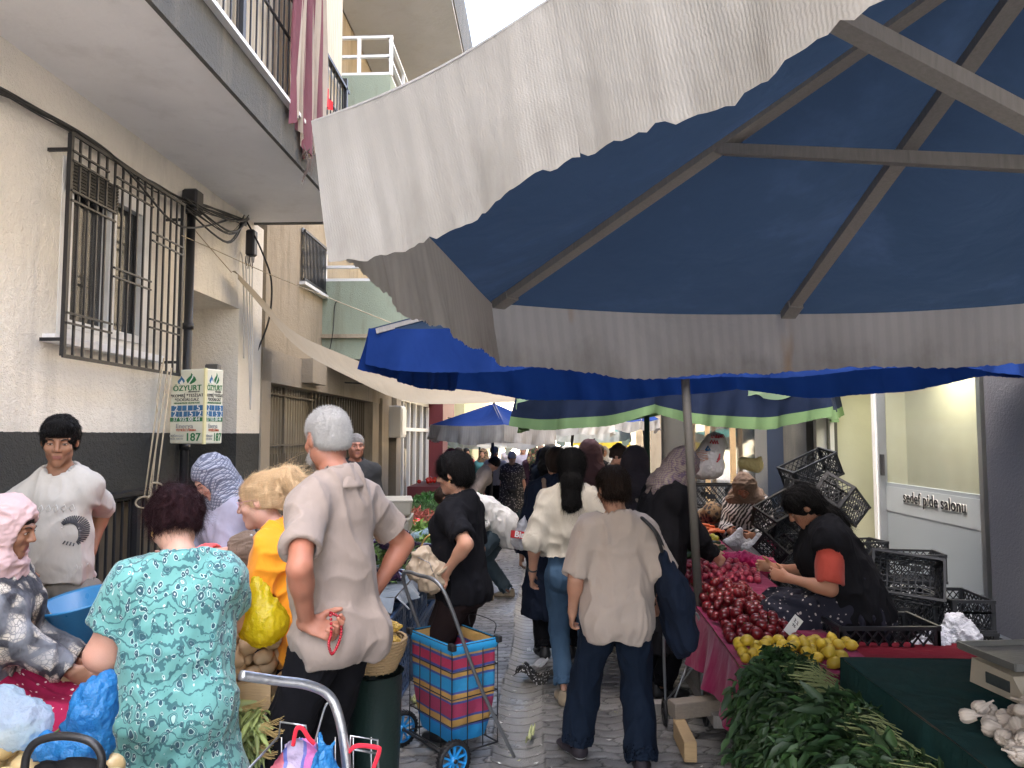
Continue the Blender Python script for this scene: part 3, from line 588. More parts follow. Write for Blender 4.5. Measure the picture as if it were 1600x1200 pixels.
class Field:
    def __init__(s, lo, hi, h):
        s.lo = np.array(lo, float); s.h = h; s.n = np.maximum(3, np.ceil((np.array(hi)-s.lo)/h).astype(int)+1); s.F = np.full(tuple(s.n), .3, np.float32)
        s.ax = [s.lo[i]+h*np.arange(s.n[i]) for i in range(3)]
    def _sub(s, lo, hi, pad):
        i0 = np.clip(np.floor((lo-pad-s.lo)/s.h).astype(int), 0, s.n); i1 = np.clip(np.ceil((hi+pad-s.lo)/s.h).astype(int)+1, 0, s.n)
        if np.any(i1 <= i0): return None, None
        sl = tuple(slice(a, b) for a, b in zip(i0, i1)); G = np.meshgrid(*[s.ax[i][sl[i]] for i in range(3)], indexing='ij'); return sl, np.stack(G, -1)
    def add(s, prims):
        for p in (prims if isinstance(prims, list) else [prims]):
            lo, hi = p.bb(); k = p.k; sl, P = s._sub(lo, hi, k+3*s.h)
            if sl is None: continue
            d = p(P); f = s.F[sl]
            if k > 0: hh = np.maximum(k-np.abs(f-d), 0)/k; s.F[sl] = np.minimum(f, d)-hh*hh*k*.25
            else: s.F[sl] = np.minimum(f, d)
        return s
    def sub(s, prims, k=.004):
        for p in (prims if isinstance(prims, list) else [prims]):
            lo, hi = p.bb(); sl, P = s._sub(lo, hi, k+3*s.h)
            if sl is None: continue
            d = -p(P); f = s.F[sl]; hh = np.maximum(k-np.abs(f-d), 0)/k; s.F[sl] = np.maximum(f, d)+hh*hh*k*.25
        return s
    def cut(s, pt, n, wave=0):   # removes the side n points to
        n = nrm(n); G = np.meshgrid(*s.ax, indexing='ij'); d = sum((G[i]-pt[i])*n[i] for i in range(3))
        if wave: d = d+wave*np.sin(G[0]*23)*np.cos(G[1]*19)
        s.F = np.maximum(s.F, d.astype(np.float32)); return s
    def minus(s, o): s.F = np.maximum(s.F, -o.F); return s
    def union(s, o, k=.02): hh = np.maximum(k-np.abs(s.F-o.F), 0)/k; s.F = np.minimum(s.F, o.F)-hh*hh*k*.25; return s
    def like(s): o = Field.__new__(Field); o.lo, o.h, o.n, o.ax = s.lo, s.h, s.n, s.ax; o.F = np.full(tuple(s.n), .3, np.float32); return o
    def mesh(s):
        F = s.F; I = F < 0; n = F.shape; c = np.zeros(tuple(k-1 for k in n), np.int8)
        for dx in (0,1):
            for dy in (0,1):
                for dz in (0,1): c += I[dx:n[0]-1+dx, dy:n[1]-1+dy, dz:n[2]-1+dz]
        act = (c > 0) & (c < 8); idx = np.full(act.shape, -1, np.int64); cells = np.argwhere(act); idx[act] = np.arange(len(cells))
        if len(cells) == 0: return np.zeros((0,3)), np.zeros((0,4), int)
        acc = np.zeros((len(cells), 3)); cnt = np.zeros(len(cells))
        cor = [(0,0,0),(1,0,0),(0,1,0),(1,1,0),(0,0,1),(1,0,1),(0,1,1),(1,1,1)]
        vals = {q: F[cells[:,0]+q[0], cells[:,1]+q[1], cells[:,2]+q[2]] for q in cor}
        for q in cor:
            for ax in range(3):
                if q[ax]: continue
                r = tuple(1 if i == ax else q[i] for i in range(3)); a, b = vals[q], vals[r]; m = (a < 0) != (b < 0)
                t = np.where(m, a/(a-b+1e-12), 0)
                for i in range(3): acc[:, i] += np.where(m, q[i]+(t if i == ax else 0), 0)
                cnt += m
        V = s.lo+(cells+acc/cnt[:, None])*s.h; Q = []
        for ax in range(3):
            o = [i for i in range(3) if i != ax]; a = [slice(1, -1)]*3; a[ax] = slice(0, -1); b = [slice(1, -1)]*3; b[ax] = slice(1, None)
            A, B = I[tuple(a)], I[tuple(b)]
            for flip in (0, 1):
                e = np.argwhere((A & ~B) if not flip else (~A & B))
                if not len(e): continue
                e[:, o[0]] += 1; e[:, o[1]] += 1
                def at_(d0, d1): q = e.copy(); q[:, o[0]] -= d0; q[:, o[1]] -= d1; return idx[q[:,0], q[:,1], q[:,2]]
                qd = np.stack([at_(1,1), at_(0,1), at_(0,0), at_(1,0)], 1)
                if (ax == 1) != bool(flip): qd = qd[:, ::-1]
                Q.append(qd)
        return V, np.concatenate(Q)
def vnormals(V, Q):
    n = np.cross(V[Q[:,2]]-V[Q[:,0]], V[Q[:,3]]-V[Q[:,1]]); N = np.zeros_like(V)
    for i in range(4): np.add.at(N, Q[:,i], n)
    return N/np.maximum(1e-9, np.linalg.norm(N, axis=1))[:, None]
def displ(V, Q, amp): return V+vnormals(V, Q)*amp[:, None]
# ================= people =================
def skin(name, col, lip=(.33,.10,.09)):
    m = NT(name); c = m.co(); f = m.noise(c, 7, 4)
    base = m.mix(f, dk(col, .86), (col[0]*1.10, col[1]*1.02, col[2]*1.0)); base = m.mix(m.ma('MULTIPLY', m.noise(c, 160, 3), .28), base, dk(col, .55)); base = m.mix(m.ramp(m.noise(c, 4.5, 3), [(.48,0),(.7,.45)]), base, (col[0]*1.05, col[1]*.78, col[2]*.72))
    m.fin(base, .52, m.bump(m.noise(c, 420, 3), .0007), Subsurface_Weight=.12, Subsurface_Scale=.02, Subsurface_Radius=(1,.35,.2), Specular_IOR_Level=.4); return m.m
def hairmat(name, col, var=.35, sc=(95,95,9)):
    m = NT(name); c = m.co(scale=sc, warp=.02, wscale=9); f = m.noise(c, 1.6, 5, .7)
    b = m.mix(m.n('ShaderNodeNewGeometry').outputs['Random Per Island'], dk(col, .55), dk(col, 1.6)); return m.fin(m.mix(f, b, dk(col, 1+var*1.2)), .42, m.bump(f, .010), Specular_IOR_Level=(.3 if max(col) > .1 else .12))
SK = {'boy': skin('skin_brown', (.30,.155,.09)), 'tan': skin('skin_tan', (.42,.215,.135)), 'fair': skin('skin_fair', (.60,.36,.27)), 'mid': skin('skin_olive', (.48,.27,.18)), 'red': skin('skin_sunburnt', (.40,.18,.115))}
LIP = paint('lips', (.24,.095,.075), .45, bs=200, bd=.0003); EYEW = paint('eye_white', (.62,.58,.54), .2, var=.03); EYED = paint('iris', (.02,.012,.008), .1, var=.03); BROW = paint('brow_hair', (.018,.014,.012), .7)
def rotx(a): c, s = math.cos(a), math.sin(a); return np.array([[1,0,0],[0,c,-s],[0,s,c]])
def roty(a): c, s = math.cos(a), math.sin(a); return np.array([[c,0,s],[0,1,0],[-s,0,c]])
def rotz(a): c, s = math.cos(a), math.sin(a); return np.array([[c,-s,0],[s,c,0],[0,0,1]])
def ik(a, t, l1, l2, hint):
    a, t = np.array(a, float), np.array(t, float); d = t-a; L = np.linalg.norm(d); Lm = (l1+l2)*.995
    if L > Lm: t = a+d/L*Lm; d = t-a; L = Lm
    w = d/L; x = (l1*l1-l2*l2+L*L)/(2*L); hgt = math.sqrt(max(0, l1*l1-x*x)); h = np.array(hint, float); h = h-w*(h@w); return a+w*x+nrm(h)*hgt, t
class Rig: pass
def rig(h=1.65, build=1.0, female=True, lean=0, side=0, twist=0, pelvis=None, hy=0, hp=0, hr=0, neck=0, L=None, Rr=None, LF=None, RF=None, belly=0, hands=True, seat=None, ptilt=0, headscale=1, shw=None, jaw=None):
    r = Rig(); s = h/1.70; r.s = s; r.b = build; r.fem = female; B = build
    P0 = np.array(pelvis if pelvis is not None else (0, 0, .92*s)); r.P0 = P0
    Rp = rotx(-R(lean*.35+ptilt)); Rw = rotz(R(twist*.5))@rotx(-R(lean*.7))@roty(R(side*.5)); Rc = rotz(R(twist))@rotx(-R(lean))@roty(R(side)); r.Rp, r.Rc = Rp, Rc
    v = lambda Rm, x, y, z: Rm@np.array([x, y, z])*s
    w0 = P0+v(Rp, 0, 0, .11); w1 = w0+v(Rw, 0, .005, .13); c1 = w1+v(Rc, 0, -.005, .16); nb = c1+v(Rc, 0, -.02, .12); r.nb = nb; r.w0 = w0; r.c1 = c1
    sw = (shw or (.158 if female else .178))*(1+.35*(B-1)); r.sh = {}
    for n, sg in (('L', -1), ('R', 1)): r.sh[n] = c1+v(Rc, sg*sw/1, -.012, .050)
    Rn = Rc@rotx(-R(neck)); nt = nb+v(Rn, 0, .012, .085); Rh = (Rc if True else np.eye(3))@rotx(-R(neck))@rotz(R(hy))@rotx(-R(hp))@roty(R(hr)); r.Rh = Rh; r.nt = nt; hs = s**.5*headscale; r.hs = hs
    r.hc = nt+Rh@np.array([0, .018, .095])*hs
    T = []; a = T.append
    hw = 1.42 if female else 1.28
    a(Prim(P0+v(Rp,0,0,-.02), w0, .122*s*B, .108*s*B, hw, .98, (1,0,0), .03, 'pel')); a(Prim(w0, w1, .108*s*B, .112*s*B, 1.25 if female else 1.32, .92, (1,0,0), .05, 'waist'))
    a(Prim(w1, c1, .112*s*B, .118*s*B, 1.30, .92, (1,0,0), .05, 'chest')); a(Prim(c1, c1+v(Rc,0,-.01,.07), .108*s*B, .062*s*(.5+.5*B), 1.28, .85, (1,0,0), .05, 'up'))
    a(Prim(r.sh['L'], r.sh['R'], .050*s*(.6+.4*B), None, 1, 1, (1,0,0), .05, 'sho'))
    for n in 'LR': a(Prim(nb+v(Rc,0,-.014,.022), r.sh[n]+v(Rc,0,-.005,.006), .040*s, .044*s, 1, 1, (1,0,0), .05, 'trap'))
    if female:
        for sg in (-1, 1): a(ell(c1+v(Rc, sg*.075, .085*B, -.035), np.array([.068,.062,.068])*s*B, Rc, .04, 'bust'))
    for sg in (-1, 1): a(ell(P0+v(Rp, sg*.075, -.075, -.04), np.array([.085,.08,.095])*s*B, Rp, .05, 'butt'))
    if belly: a(ell(w0+v(Rw, 0, .06+.05*belly, .06), np.array([.15,.10,.14])*s*(B*.8+.2)*(.8+.35*belly), Rw, .06, 'belly'))
    r.torso = T
    r.neck = [Prim(nb+v(Rc,0,-.015,-.02), nt, .056*s*(.75+.25*B), .052*s*(.75+.25*B), 1, 1, (1,0,0), .03, 'neck')]
    r.arm = {}; r.el = {}; r.wr = {}; r.hand = {}
    ua, fa = .285*s, .25*s
    for n, sg, spec in (('L', -1, L), ('R', 1, Rr)):
        spec = dict(spec or {}); sh = r.sh[n]
        t = spec.get('to', None); t = np.array(t, float) if t is not None else sh+v(Rc, sg*.07, .03, -.53)
        e, wv = ik(sh, t, ua, fa, spec.get('hint', (sg*.5, -1, -.2))); r.el[n], r.wr[n] = e, wv; A = (.65+.35*B)
        r.arm[n] = [Prim(sh, e, .052*s*A*B**.3, .041*s*A, 1, 1, (1,0,0), .035, 'ua'), Prim(e, wv, .041*s*A, .026*s*(.8+.2*B), 1.08, .95, (1,0,0), .02, 'fa'), ell(e+(wv-e)*.25, np.array([.043,.043,.07])*s*A, basis(wv-e), .02, 'fam')]
        if hands: r.hand[n] = handprims(wv, spec.get('dir', wv-e), spec.get('palm', (-sg, 0, 0)), sg, s*(.97 if female else 1.05), spec.get('curl', .45), spec.get('point', 0))
    r.leg = {}; r.kn = {}; r.an = {}; r.foot = {}; th, shn = .425*s, .41*s
    for n, sg, spec in (('L', -1, LF), ('R', 1, RF)):
        spec = dict(spec or {}); hip = P0+v(Rp, sg*.09, 0, -.05); t = np.array(spec.get('to', (sg*.11, 0, 0)), float)+np.array([0, 0, .085*s]); kn, an = ik(hip, t, th, shn, spec.get('hint', (sg*.12, 1, 0))); r.kn[n], r.an[n] = kn, an
        A = (.6+.4*B); fd = nrm(spec.get('dir', (sg*.2, 1, 0))); pitch = spec.get('pitch', 0); fd = nrm(fd+np.array([0,0,-pitch]))
        r.leg[n] = [Prim(hip, kn, .088*s*A, .056*s*A, 1, 1, (1,0,0), .04, 'th'), Prim(kn, an, .052*s*A, .036*s, 1, 1, (1,0,0), .03, 'sh'), ell(kn+(an-kn)*.3+np.array([0,-.018,0]), np.array([.052,.055,.12])*s*A, basis(an-kn), .03, 'calf')]
        hl = an+np.array([0,0,-.05*s])-fd*.035*s; r.foot[n] = [Prim(hl, hl+fd*.13*s+np.array([0,0,-.0]), .036*s, .03*s, 1.05, .85, np.cross(fd, (0,0,1)), .02, 'ft'), Prim(hl+fd*.12*s, hl+fd*.20*s+np.array([0,0,-.004]), .032*s, .022*s, 1.35, .75, np.cross(fd, (0,0,1)), .02, 'toe'), Prim(an, hl+fd*.03, .036*s, .034*s, k=.03, tag='ank')]
    r.head = headprims(r.hc, Rh, hs, female, jaw)
    return r
def basis(w):
    w = nrm(w); u = np.cross(w, (0,1,0)) if abs(w[1]) < .9 else np.cross(w, (1,0,0)); u = nrm(u); return np.stack([u, np.cross(w, u), w], 1)
def headprims(c, Rm, s, female, jaw=None):
    J = jaw or (.92 if female else 1.0)
    q = lambda x, y, z: c+Rm@np.array([x, y, z])*s
    E = lambda x, y, z, a, b, d, k=.02, t='': ell(q(x,y,z), np.array([a,b,d])*s, Rm, k*s, t)
    P = [E(0,-.018,.035,.074,.094,.082), E(0,.012,-.02,.060*(J*.5+.5),.078,.088,.03), E(0,.03,-.062,.044*J,.058,.048,.03), E(0,.074,-.096,.021,.018,.018,.025)]
    for g in (-1, 1): P += [E(g*.036,.062,-.022,.026,.026,.024,.02), Prim(q(g*.012,.086,.030), q(g*.046,.070,.030), .0095*s, .008*s, k=.014*s), E(g*.048*J,.0,-.058,.020*J,.035,.03,.03)]
    P += [Prim(q(0,.086,.022), q(0,.108,-.018), .0075*s, .0115*s, k=.012*s), E(.011,.097,-.024,.0085,.011,.0075,.008), E(-.011,.097,-.024,.0085,.011,.0075,.008)]
    P += [Prim(q(-.016,.087,-.0535), q(.016,.087,-.0535), .0075*s, .0075*s, k=.008*s, tag='lip'), Prim(q(-.014,.085,-.0635), q(.014,.085,-.0635), .0082*s, .0082*s, k=.008*s)]
    sub = [E(g*.031,.098,.009,.0195,.016,.0135,.01) for g in (-1, 1)]+[Prim(q(-.022,.100,-.0585), q(.022,.100,-.0585), .0022*s)]
    lid = [E(g*.031,.074,.009,.0155,.0155,.0115,.004) for g in (-1, 1)]
    ear = []
    for g in (-1, 1): ear += [E(g*.076,-.006,-.002,.009,.019,.031,.01), E(g*.071,-.004,-.01,.010,.014,.018,.01)]
    esub = [E(g*.087,-.001,.004,.008,.010,.018) for g in (-1, 1)]
    return dict(P=P, sub=sub, lid=lid, ear=ear, esub=esub)
def handprims(w, d, palm, sg, s, curl, point=0):
    d = nrm(d); n = np.array(palm, float); n = nrm(n-d*(n@d)); u = np.cross(d, n)*sg   # u points to the thumb side
    ps = [Prim(w-d*.01, w+d*.035*s, .024*s, .024*s, 1.15, .75, u, .02, 'palm'), Prim(w+d*.03*s, w+d*.085*s, .026*s, .027*s, 1.45, .50, u, .018, 'palm')]
    for i, (off, ln) in enumerate(((.030,.070),(.010,.078),(-.010,.073),(-.029,.058))):
        a = w+d*(.083-.004*abs(i-1.2))*s+u*off*s; dd = nrm(d+u*off*1.8); c = curl*(1+.12*i)*(0 if (point and i == 0) else 1); ang = 0
        for j, (fr, r0, r1) in enumerate(((.42,.0092,.0084),(.32,.0083,.0076),(.26,.0075,.0064))):
            ang += c*(.75 if j == 0 else 1.0); dir_ = dd*math.cos(ang)+n*math.sin(ang); b = a+dir_*ln*fr*s; ps.append(Prim(a, b, r0*s, r1*s, k=.004, tag='fin')); a = b
    a = w+d*.022*s+u*.022*s; dd = nrm(d*.75+u*.75+n*(.25+.4*curl)); b = a+dd*.042*s; ps.append(Prim(a, b, .0135*s, .0105*s, k=.012, tag='thumb')); d2 = nrm(dd+d*.5+n*.35*curl-u*.15); e = b+d2*.028*s; ps.append(Prim(b, e, .0102*s, .009*s, k=.004)); ps.append(Prim(e, e+nrm(d2+d*.3)*.02*s, .009*s, .007*s, k=.003))
    return ps
def bounds(ps, pad=.03):
    lo = np.min([p.bb()[0] for p in ps], 0)-pad; hi = np.max([p.bb()[1] for p in ps], 0)+pad; return lo, hi
def inbox(V, lo, hi): return np.all((V > lo) & (V < hi), 1)
def body(r, root, sk, res=.008, hres=.004, far=False, shoes=True, lips=True, ears=True, face=True):
    P = list(r.torso)+r.neck
    for n in 'LR': P += r.arm[n]+r.leg[n]+([] if shoes else r.foot[n])
    Pin = [p.inf(-.014) if p.tag in ('th','sh','calf') else p.inf(-.008) if p.tag in ('pel','waist','chest','bust','butt','belly') else p.inf(-.004) if p.tag == 'up' else p for p in P]
    H = r.head; HP = H['P']+(H['ear'] if ears else [])+H['lid']
    allp = Pin+H['P']+[p for n in r.hand for p in r.hand[n]]
    def ev(lo, hi, h, face_):
        F = Field(lo, hi, h); F.add(Pin)
        F.add(H['P'])
        if face_:
            F.sub(H['sub'], .006*r.hs); F.add(H['lid'])
            if ears: F.add(H['ear']); F.sub(H['esub'], .004)
        for n in r.hand: F.add(r.hand[n])
        return F
    if far:
        V, Q = ev(*bounds(allp), res, False).mesh(); return mkmesh('body', V, Q, [sk], root)
    boxes = [(bounds(H['P']+H['ear'], .02), hres)]+[(bounds(r.hand[n], .012), hres) for n in r.hand]
    V0, Q0 = ev(*bounds(allp), res, False).mesh(); c = V0[Q0].mean(1); keep = np.ones(len(Q0), bool)
    for (lo, hi), h in boxes: keep &= ~inbox(c, lo+res*1.3, hi-res*1.3)
    VV, QQ, o = [V0], [Q0[keep]], len(V0)
    for (lo, hi), h in boxes:
        V, Q = ev(lo, hi, h, True).mesh(); VV.append(V); QQ.append(Q+o); o += len(V)
    V = np.concatenate(VV); Q = np.concatenate(QQ); c = V[Q].mean(1); loc = (c-r.hc)@r.Rh/r.hs; x, y, z = loc.T
    mi = ((np.abs(x) < .021-.5*np.abs(z+.0585)) & (y > .080) & (z < -.0505) & (z > -.0685)).astype(int) if lips else np.zeros(len(Q), int)
    o = mkmesh('body', V, Q, [sk, LIP], root, mi=mi)
    if face: facebits(r, root)
    return o
def facebits(r, root, brow=BROW, eyes=True):
    q = lambda x, y, z: tuple(r.hc+r.Rh@np.array([x, y, z])*r.hs); s = r.hs
    for g in (-1, 1):
        w = MB(); w.tube(bez([q(g*.014,.0935,.026), q(g*.030,.090,.0325), q(g*.050,.073,.027)], 4), [.0022*s, .0028*s, .003*s, .0033*s, .0033*s, .003*s, .0026*s, .002*s, .001*s], 6, m=0); w.build('eyebrow', [brow], root)
        if not eyes: continue
        w = MB()
        F = Field(np.array(q(g*.031,.082,.008))-.02*s, np.array(q(g*.031,.082,.008))+.02*s, .0018); F.add(ell(q(g*.031,.0765,.0065), np.array([.0130,.0140,.0070])*s, r.Rh, 0)); V, Q = F.mesh()
        loc = (V[Q].mean(1)-r.hc)@r.Rh/r.hs; mi = ((loc[:,0]-g*.031)**2+(loc[:,2]-.0055)**2 < .0058**2).astype(int); mkmesh('eye', V, Q, [EYEW, EYED], root, mi=mi)
        w = MB(); w.tube(bez([q(g*.019,.0900,.0085), q(g*.031,.0925,.0138), q(g*.044,.0835,.0085)], 4), .0013*s, 5); w.build('eyelash', [brow], root)
def torso_cloth(r, t, hem, neckr=.062, sleeve=.75, st=.022, res=.009, loose=(.0,.0), wave=.004, neckoff=0, long=False, v=0, flare=0, skirt_to=None, open_back=False, legs_down=0):
    """a top: torso and sleeves grown around the body, open at neck, cuffs and hem. hem = height of the hem (local z)"""
    T = [p.inf(t+(loose[0] if p.tag in ('waist','pel','butt') else loose[1] if p.tag in ('chest','bust','up') else 0), k=p.k+.02) for p in r.torso]
    if hem < r.P0[2]-.05:
        dn = r.Rp@np.array([0, 0, -1.0]); a = r.P0+0; b = r.P0+dn*max(.02, (r.P0[2]-hem)+.08); T.append(Prim(a, b, (.117*r.b*r.s+t+loose[0]), (.114*r.b*r.s+t+loose[0])+flare, 1.30, .92, (1,0,0), .05))
    A = []; cav = []; cutp = []
    for n in 'LR':
        sh, e, w = r.sh[n], r.el[n], r.wr[n]; ua, fa = r.arm[n][0], r.arm[n][1]
        if sleeve <= 0: continue
        if sleeve <= 1: end = sh+(e-sh)*sleeve; A.append([Prim(sh, end, ua.ra+t+st*.4, ua.ra+(ua.rb-ua.ra)*sleeve+t*.6+st, k=.03)]); ax = e-sh
        else:
            f = sleeve-1; end = e+(w-e)*f; A.append([Prim(sh, e, ua.ra+t+st*.4, ua.rb+t*.6+st, k=.03), Prim(e, end, fa.ra+t*.5+st, fa.ra+(fa.rb-fa.ra)*f+t*.5+st*.9, k=.03)]); ax = w-e
        cutp.append((end, nrm(ax)))
    allp = T+[p for a in A for p in a]; lo, hi = bounds(allp, .04); F = Field(lo, hi, res); F.add(T); sk_ = F.like()
    F.cut((0,0,hem), (0,0,-1), wave)
    for a, (end, ax) in zip(A, cutp):
        G = F.like(); G.add(a); G.cut(end, ax, wave*.5); F.union(G, .04)
        c = F.like(); last = a[-1]; L = .08; d = nrm(last.b-last.a); c.add(Prim(last.b-d*.06, last.b+d*.1, last.rb-2.1*res, last.rb-2.1*res, k=0)); F.minus(c)
    C = F.like(); C.add([p.inf(-2.1*res) for p in T]); G = np.meshgrid(*F.ax, indexing='ij')[2]; C.F = np.maximum(C.F, (G-(hem+.05)).astype(np.float32)); F.minus(C)
    nd = r.Rc@np.array([0, .0, 1.0]); nb = r.nb+r.Rc@np.array([0, .012+neckoff, -.004]); F.sub(Prim(nb-nd*.015, nb+nd*.16, neckr, neckr+.01, 1.15, 1.0, (1,0,0)), .004)
    if v: F.sub(Prim(nb, nb+r.Rc@np.array([0,.09,-v]), neckr*.7, .01), .004)
    return F
def cloth_obj(name, F, mat, root, amp=.006, sc=(9,9,3.5), off=0, fine=.0012, fn=None):
    V, Q = F.mesh()
    if len(V) == 0: return None
    a = 1.45*amp*folds(V, sc, off)+fine*(vnoise(V, 60, off)-.5)
    if fn is not None: a = a*fn(V)
    return mkmesh(name, displ(V, Q, a), Q, mat if isinstance(mat, list) else [mat], root)
def trousers(r, t=.018, loose=.02, length=1.0, top=None, res=.009, flare=.0, wave=0):
    top = r.P0[2]+.09 if top is None else top; T = [p.inf(t, k=p.k) for p in r.torso if p.tag in ('pel','butt','waist')]; P = []; cut = []
    for n in 'LR':
        a, b, c = r.leg[n]; kn, an = r.kn[n], r.an[n]; hip = a.a; end = kn+(an-kn)*length; rk = .056*r.s+t+loose*.6
        P += [Prim(hip, kn, a.ra+t+.004, a.rb+t+loose*.5, k=.02), Prim(kn, end, b.ra+t+loose*.6, b.rb+t+loose+flare, k=.02)]
    lo, hi = bounds(T+P, .04); F = Field(lo, hi, res); F.add(T); F.add(P); F.cut((0,0,top), r.Rp@np.array([0,0,1.]))
    for n in 'LR':
        kn, an = r.kn[n], r.an[n]; d = nrm(an-kn); end = kn+(an-kn)*length; rb = r.leg[n][1].rb+t+loose+flare
        G = F.like(); G.add(Prim(end, end+d*.12, rb+.03, rb+.03, k=0)); Gz = np.meshgrid(*F.ax, indexing='ij'); dd = sum((Gz[i]-end[i])*d[i] for i in range(3)); G.F = np.maximum(G.F, -dd.astype(np.float32)); F.minus(G); C = F.like(); C.add(Prim(end-d*.05, end+d*.05, rb-.009, rb-.009, k=0)); F.minus(C)
    return F
def skirt(r, z0, z1, r0, r1, su=1.25, sv=1.0, res=.01, cen=None, knees=False, t=.02):
    c = np.array(cen if cen is not None else (r.P0[0], r.P0[1])); P = [Prim((c[0],c[1],z0), (c[0],c[1],z1), r0, r1, su, sv, (1,0,0), .04)]+[p.inf(t) for p in r.torso if p.tag in ('pel','butt')]
    if knees:
        P = [p.inf(t) for p in r.torso if p.tag in ('pel','butt','waist')]
        for n in 'LR': P += [Prim(r.leg[n][0].a, r.kn[n], .10*r.s+t, .07*r.s+t, k=.12), Prim(r.kn[n], r.an[n], .07*r.s+t, .065*r.s+t*1.5, k=.12)]
        mid = (r.kn['L']+r.kn['R'])/2; P.append(Prim(r.P0, mid, .09, .07, 1.3, .8, (1,0,0), .1)); am = (r.an['L']+r.an['R'])/2; P.append(Prim(mid, am, .07, .07, 1.5, .8, (1,0,0), .1))
    lo, hi = bounds(P, .04); F = Field(lo, hi, res); F.add(P); F.cut((0,0,z0), (0,0,1)); F.cut((0,0,z1), (0,0,-1), .006); C = F.like(); C.add([p.inf(-2.1*res) for p in P]); C.F = np.maximum(C.F, (np.meshgrid(*F.ax, indexing='ij')[2]-(z1+.06)).astype(np.float32)); F.minus(C); return F
def headbase(r, t):
    q = lambda x, y, z: r.hc+r.Rh@np.array([x, y, z])*r.hs
    return [ell(q(0,-.020,.036), (np.array([.076,.096,.084])+t)*r.hs, r.Rh, .02), ell(q(0,-.045,-.015), (np.array([.066,.062,.062])+t)*r.hs, r.Rh, .03)]
def headfield(r, t, res, extra=(), pad=.05, base=True):
    q = lambda x, y, z: r.hc+r.Rh@np.array([x, y, z])*r.hs
    P = (headbase(r, t) if base else [])+list(extra); lo, hi = bounds(P, pad*.6); return Field(lo, hi, res).add(P), q
def hair_short(r, root, mat, t=.010, res=.0045, line=.062, back=-.055, amp=.004, extra=(), side=-.01, sc=(60,60,14), name='hair', cutface=True, fringe=0):
    F, q = headfield(r, t, res, extra); X = F; F = F.like(); F.add(headbase(r, t))
    if cutface:
        F.sub([ell(q(0,.098,-.022), np.array([.062,.052,.070+.0])*r.hs, r.Rh), ell(q(0,.085,-.075), np.array([.085,.070,.070])*r.hs, r.Rh)], .006)
        F.sub([ell(q(g*.085,.012,-.030), np.array([.022,.030,.036])*r.hs, r.Rh) for g in (-1,1)], .006)
        n = r.Rh@np.array([0,.25,-1.0]); F.cut(q(0,-.06,back), n, .003)
    F.add(list(extra))
    V, Q = F.mesh(); loc = (V-r.hc)@r.Rh; a = amp*((1-np.abs(2*vnoise(loc*np.array(sc), 1, 3)-1))-.5)+amp*.6*(vnoise(loc, 30)-.5); V = displ(V, Q, a); return mkmesh(name, V, Q, [mat], root)
def strands(V0, D, L, n, seed, rad, mat, root, name='loose_hair', curl=.01, grav=.3, steps=6, spread=.25):
    """thin loose strands: V0 roots, D directions"""
    rs = np.random.RandomState(seed); i = rs.randint(0, len(V0), n); p = V0[i]+rs.randn(n, 3)*.002; d = D[i]+rs.randn(n, 3)*spread; d /= np.linalg.norm(d, axis=1)[:, None]; ln = L*(.4+.9*rs.rand(n)); pts = [p]
    ph = rs.rand(n, 3)*6
    for k in range(steps):
        d = d+np.array([0,0,-grav/steps])+rs.randn(n, 3)*.06; d /= np.linalg.norm(d, axis=1)[:, None]; p = p+d*(ln/steps)[:, None]+curl*np.sin(ph+k*1.9)*.35; pts.append(p)
    pts = np.array(pts); off = np.array([[1,0,-.5],[-1,0,-.5],[0,0,1.]]); V = (pts[:, :, None, :]+off[None, None]*(rad*np.linspace(1,.3,steps+1))[:, None, None, None]); V = V.transpose(1,0,2,3).reshape(-1, 3)
    base = (np.arange(n)*(steps+1)*3)[:, None, None]; F = []
    k = np.arange(steps)[None, :, None]*3; j = np.arange(3)[None, None, :]; j2 = (j+1) % 3; F = np.stack([base+k+j, base+k+j2, base+k+3+j2, base+k+3+j], -1).reshape(-1, 4); return mkmesh(name, V, F, [mat], root)
def lay_hair(r, ho, mat, n=5000, L=.035, seed=1, rad=.00045, crown=(0,-.03,.12), lift=.10, spread=.16, flow=None, mask=None, curl=.002):
    V = np.array([v.co for v in ho.data.vertices], float); N = np.array([v.normal for v in ho.data.vertices], float)
    if mask is not None: k = mask((V-r.hc)@r.Rh); V, N = V[k], N[k]
    c = r.hc+r.Rh@np.array(crown)*r.hs; d = V-c; d /= np.linalg.norm(d, axis=1)[:, None]; d = d+np.array([0,0,-.9])
    if flow is not None: d = d*.2+r.Rh@np.array(flow, float)
    d = d-N*(d*N).sum(1)[:, None]; d /= np.linalg.norm(d, axis=1)[:, None]+1e-6
    return strands(V+N*.0005, d+N*lift, L, n, seed, rad, mat, ho, name='hair_strands', spread=spread, grav=.25, curl=curl, steps=4)
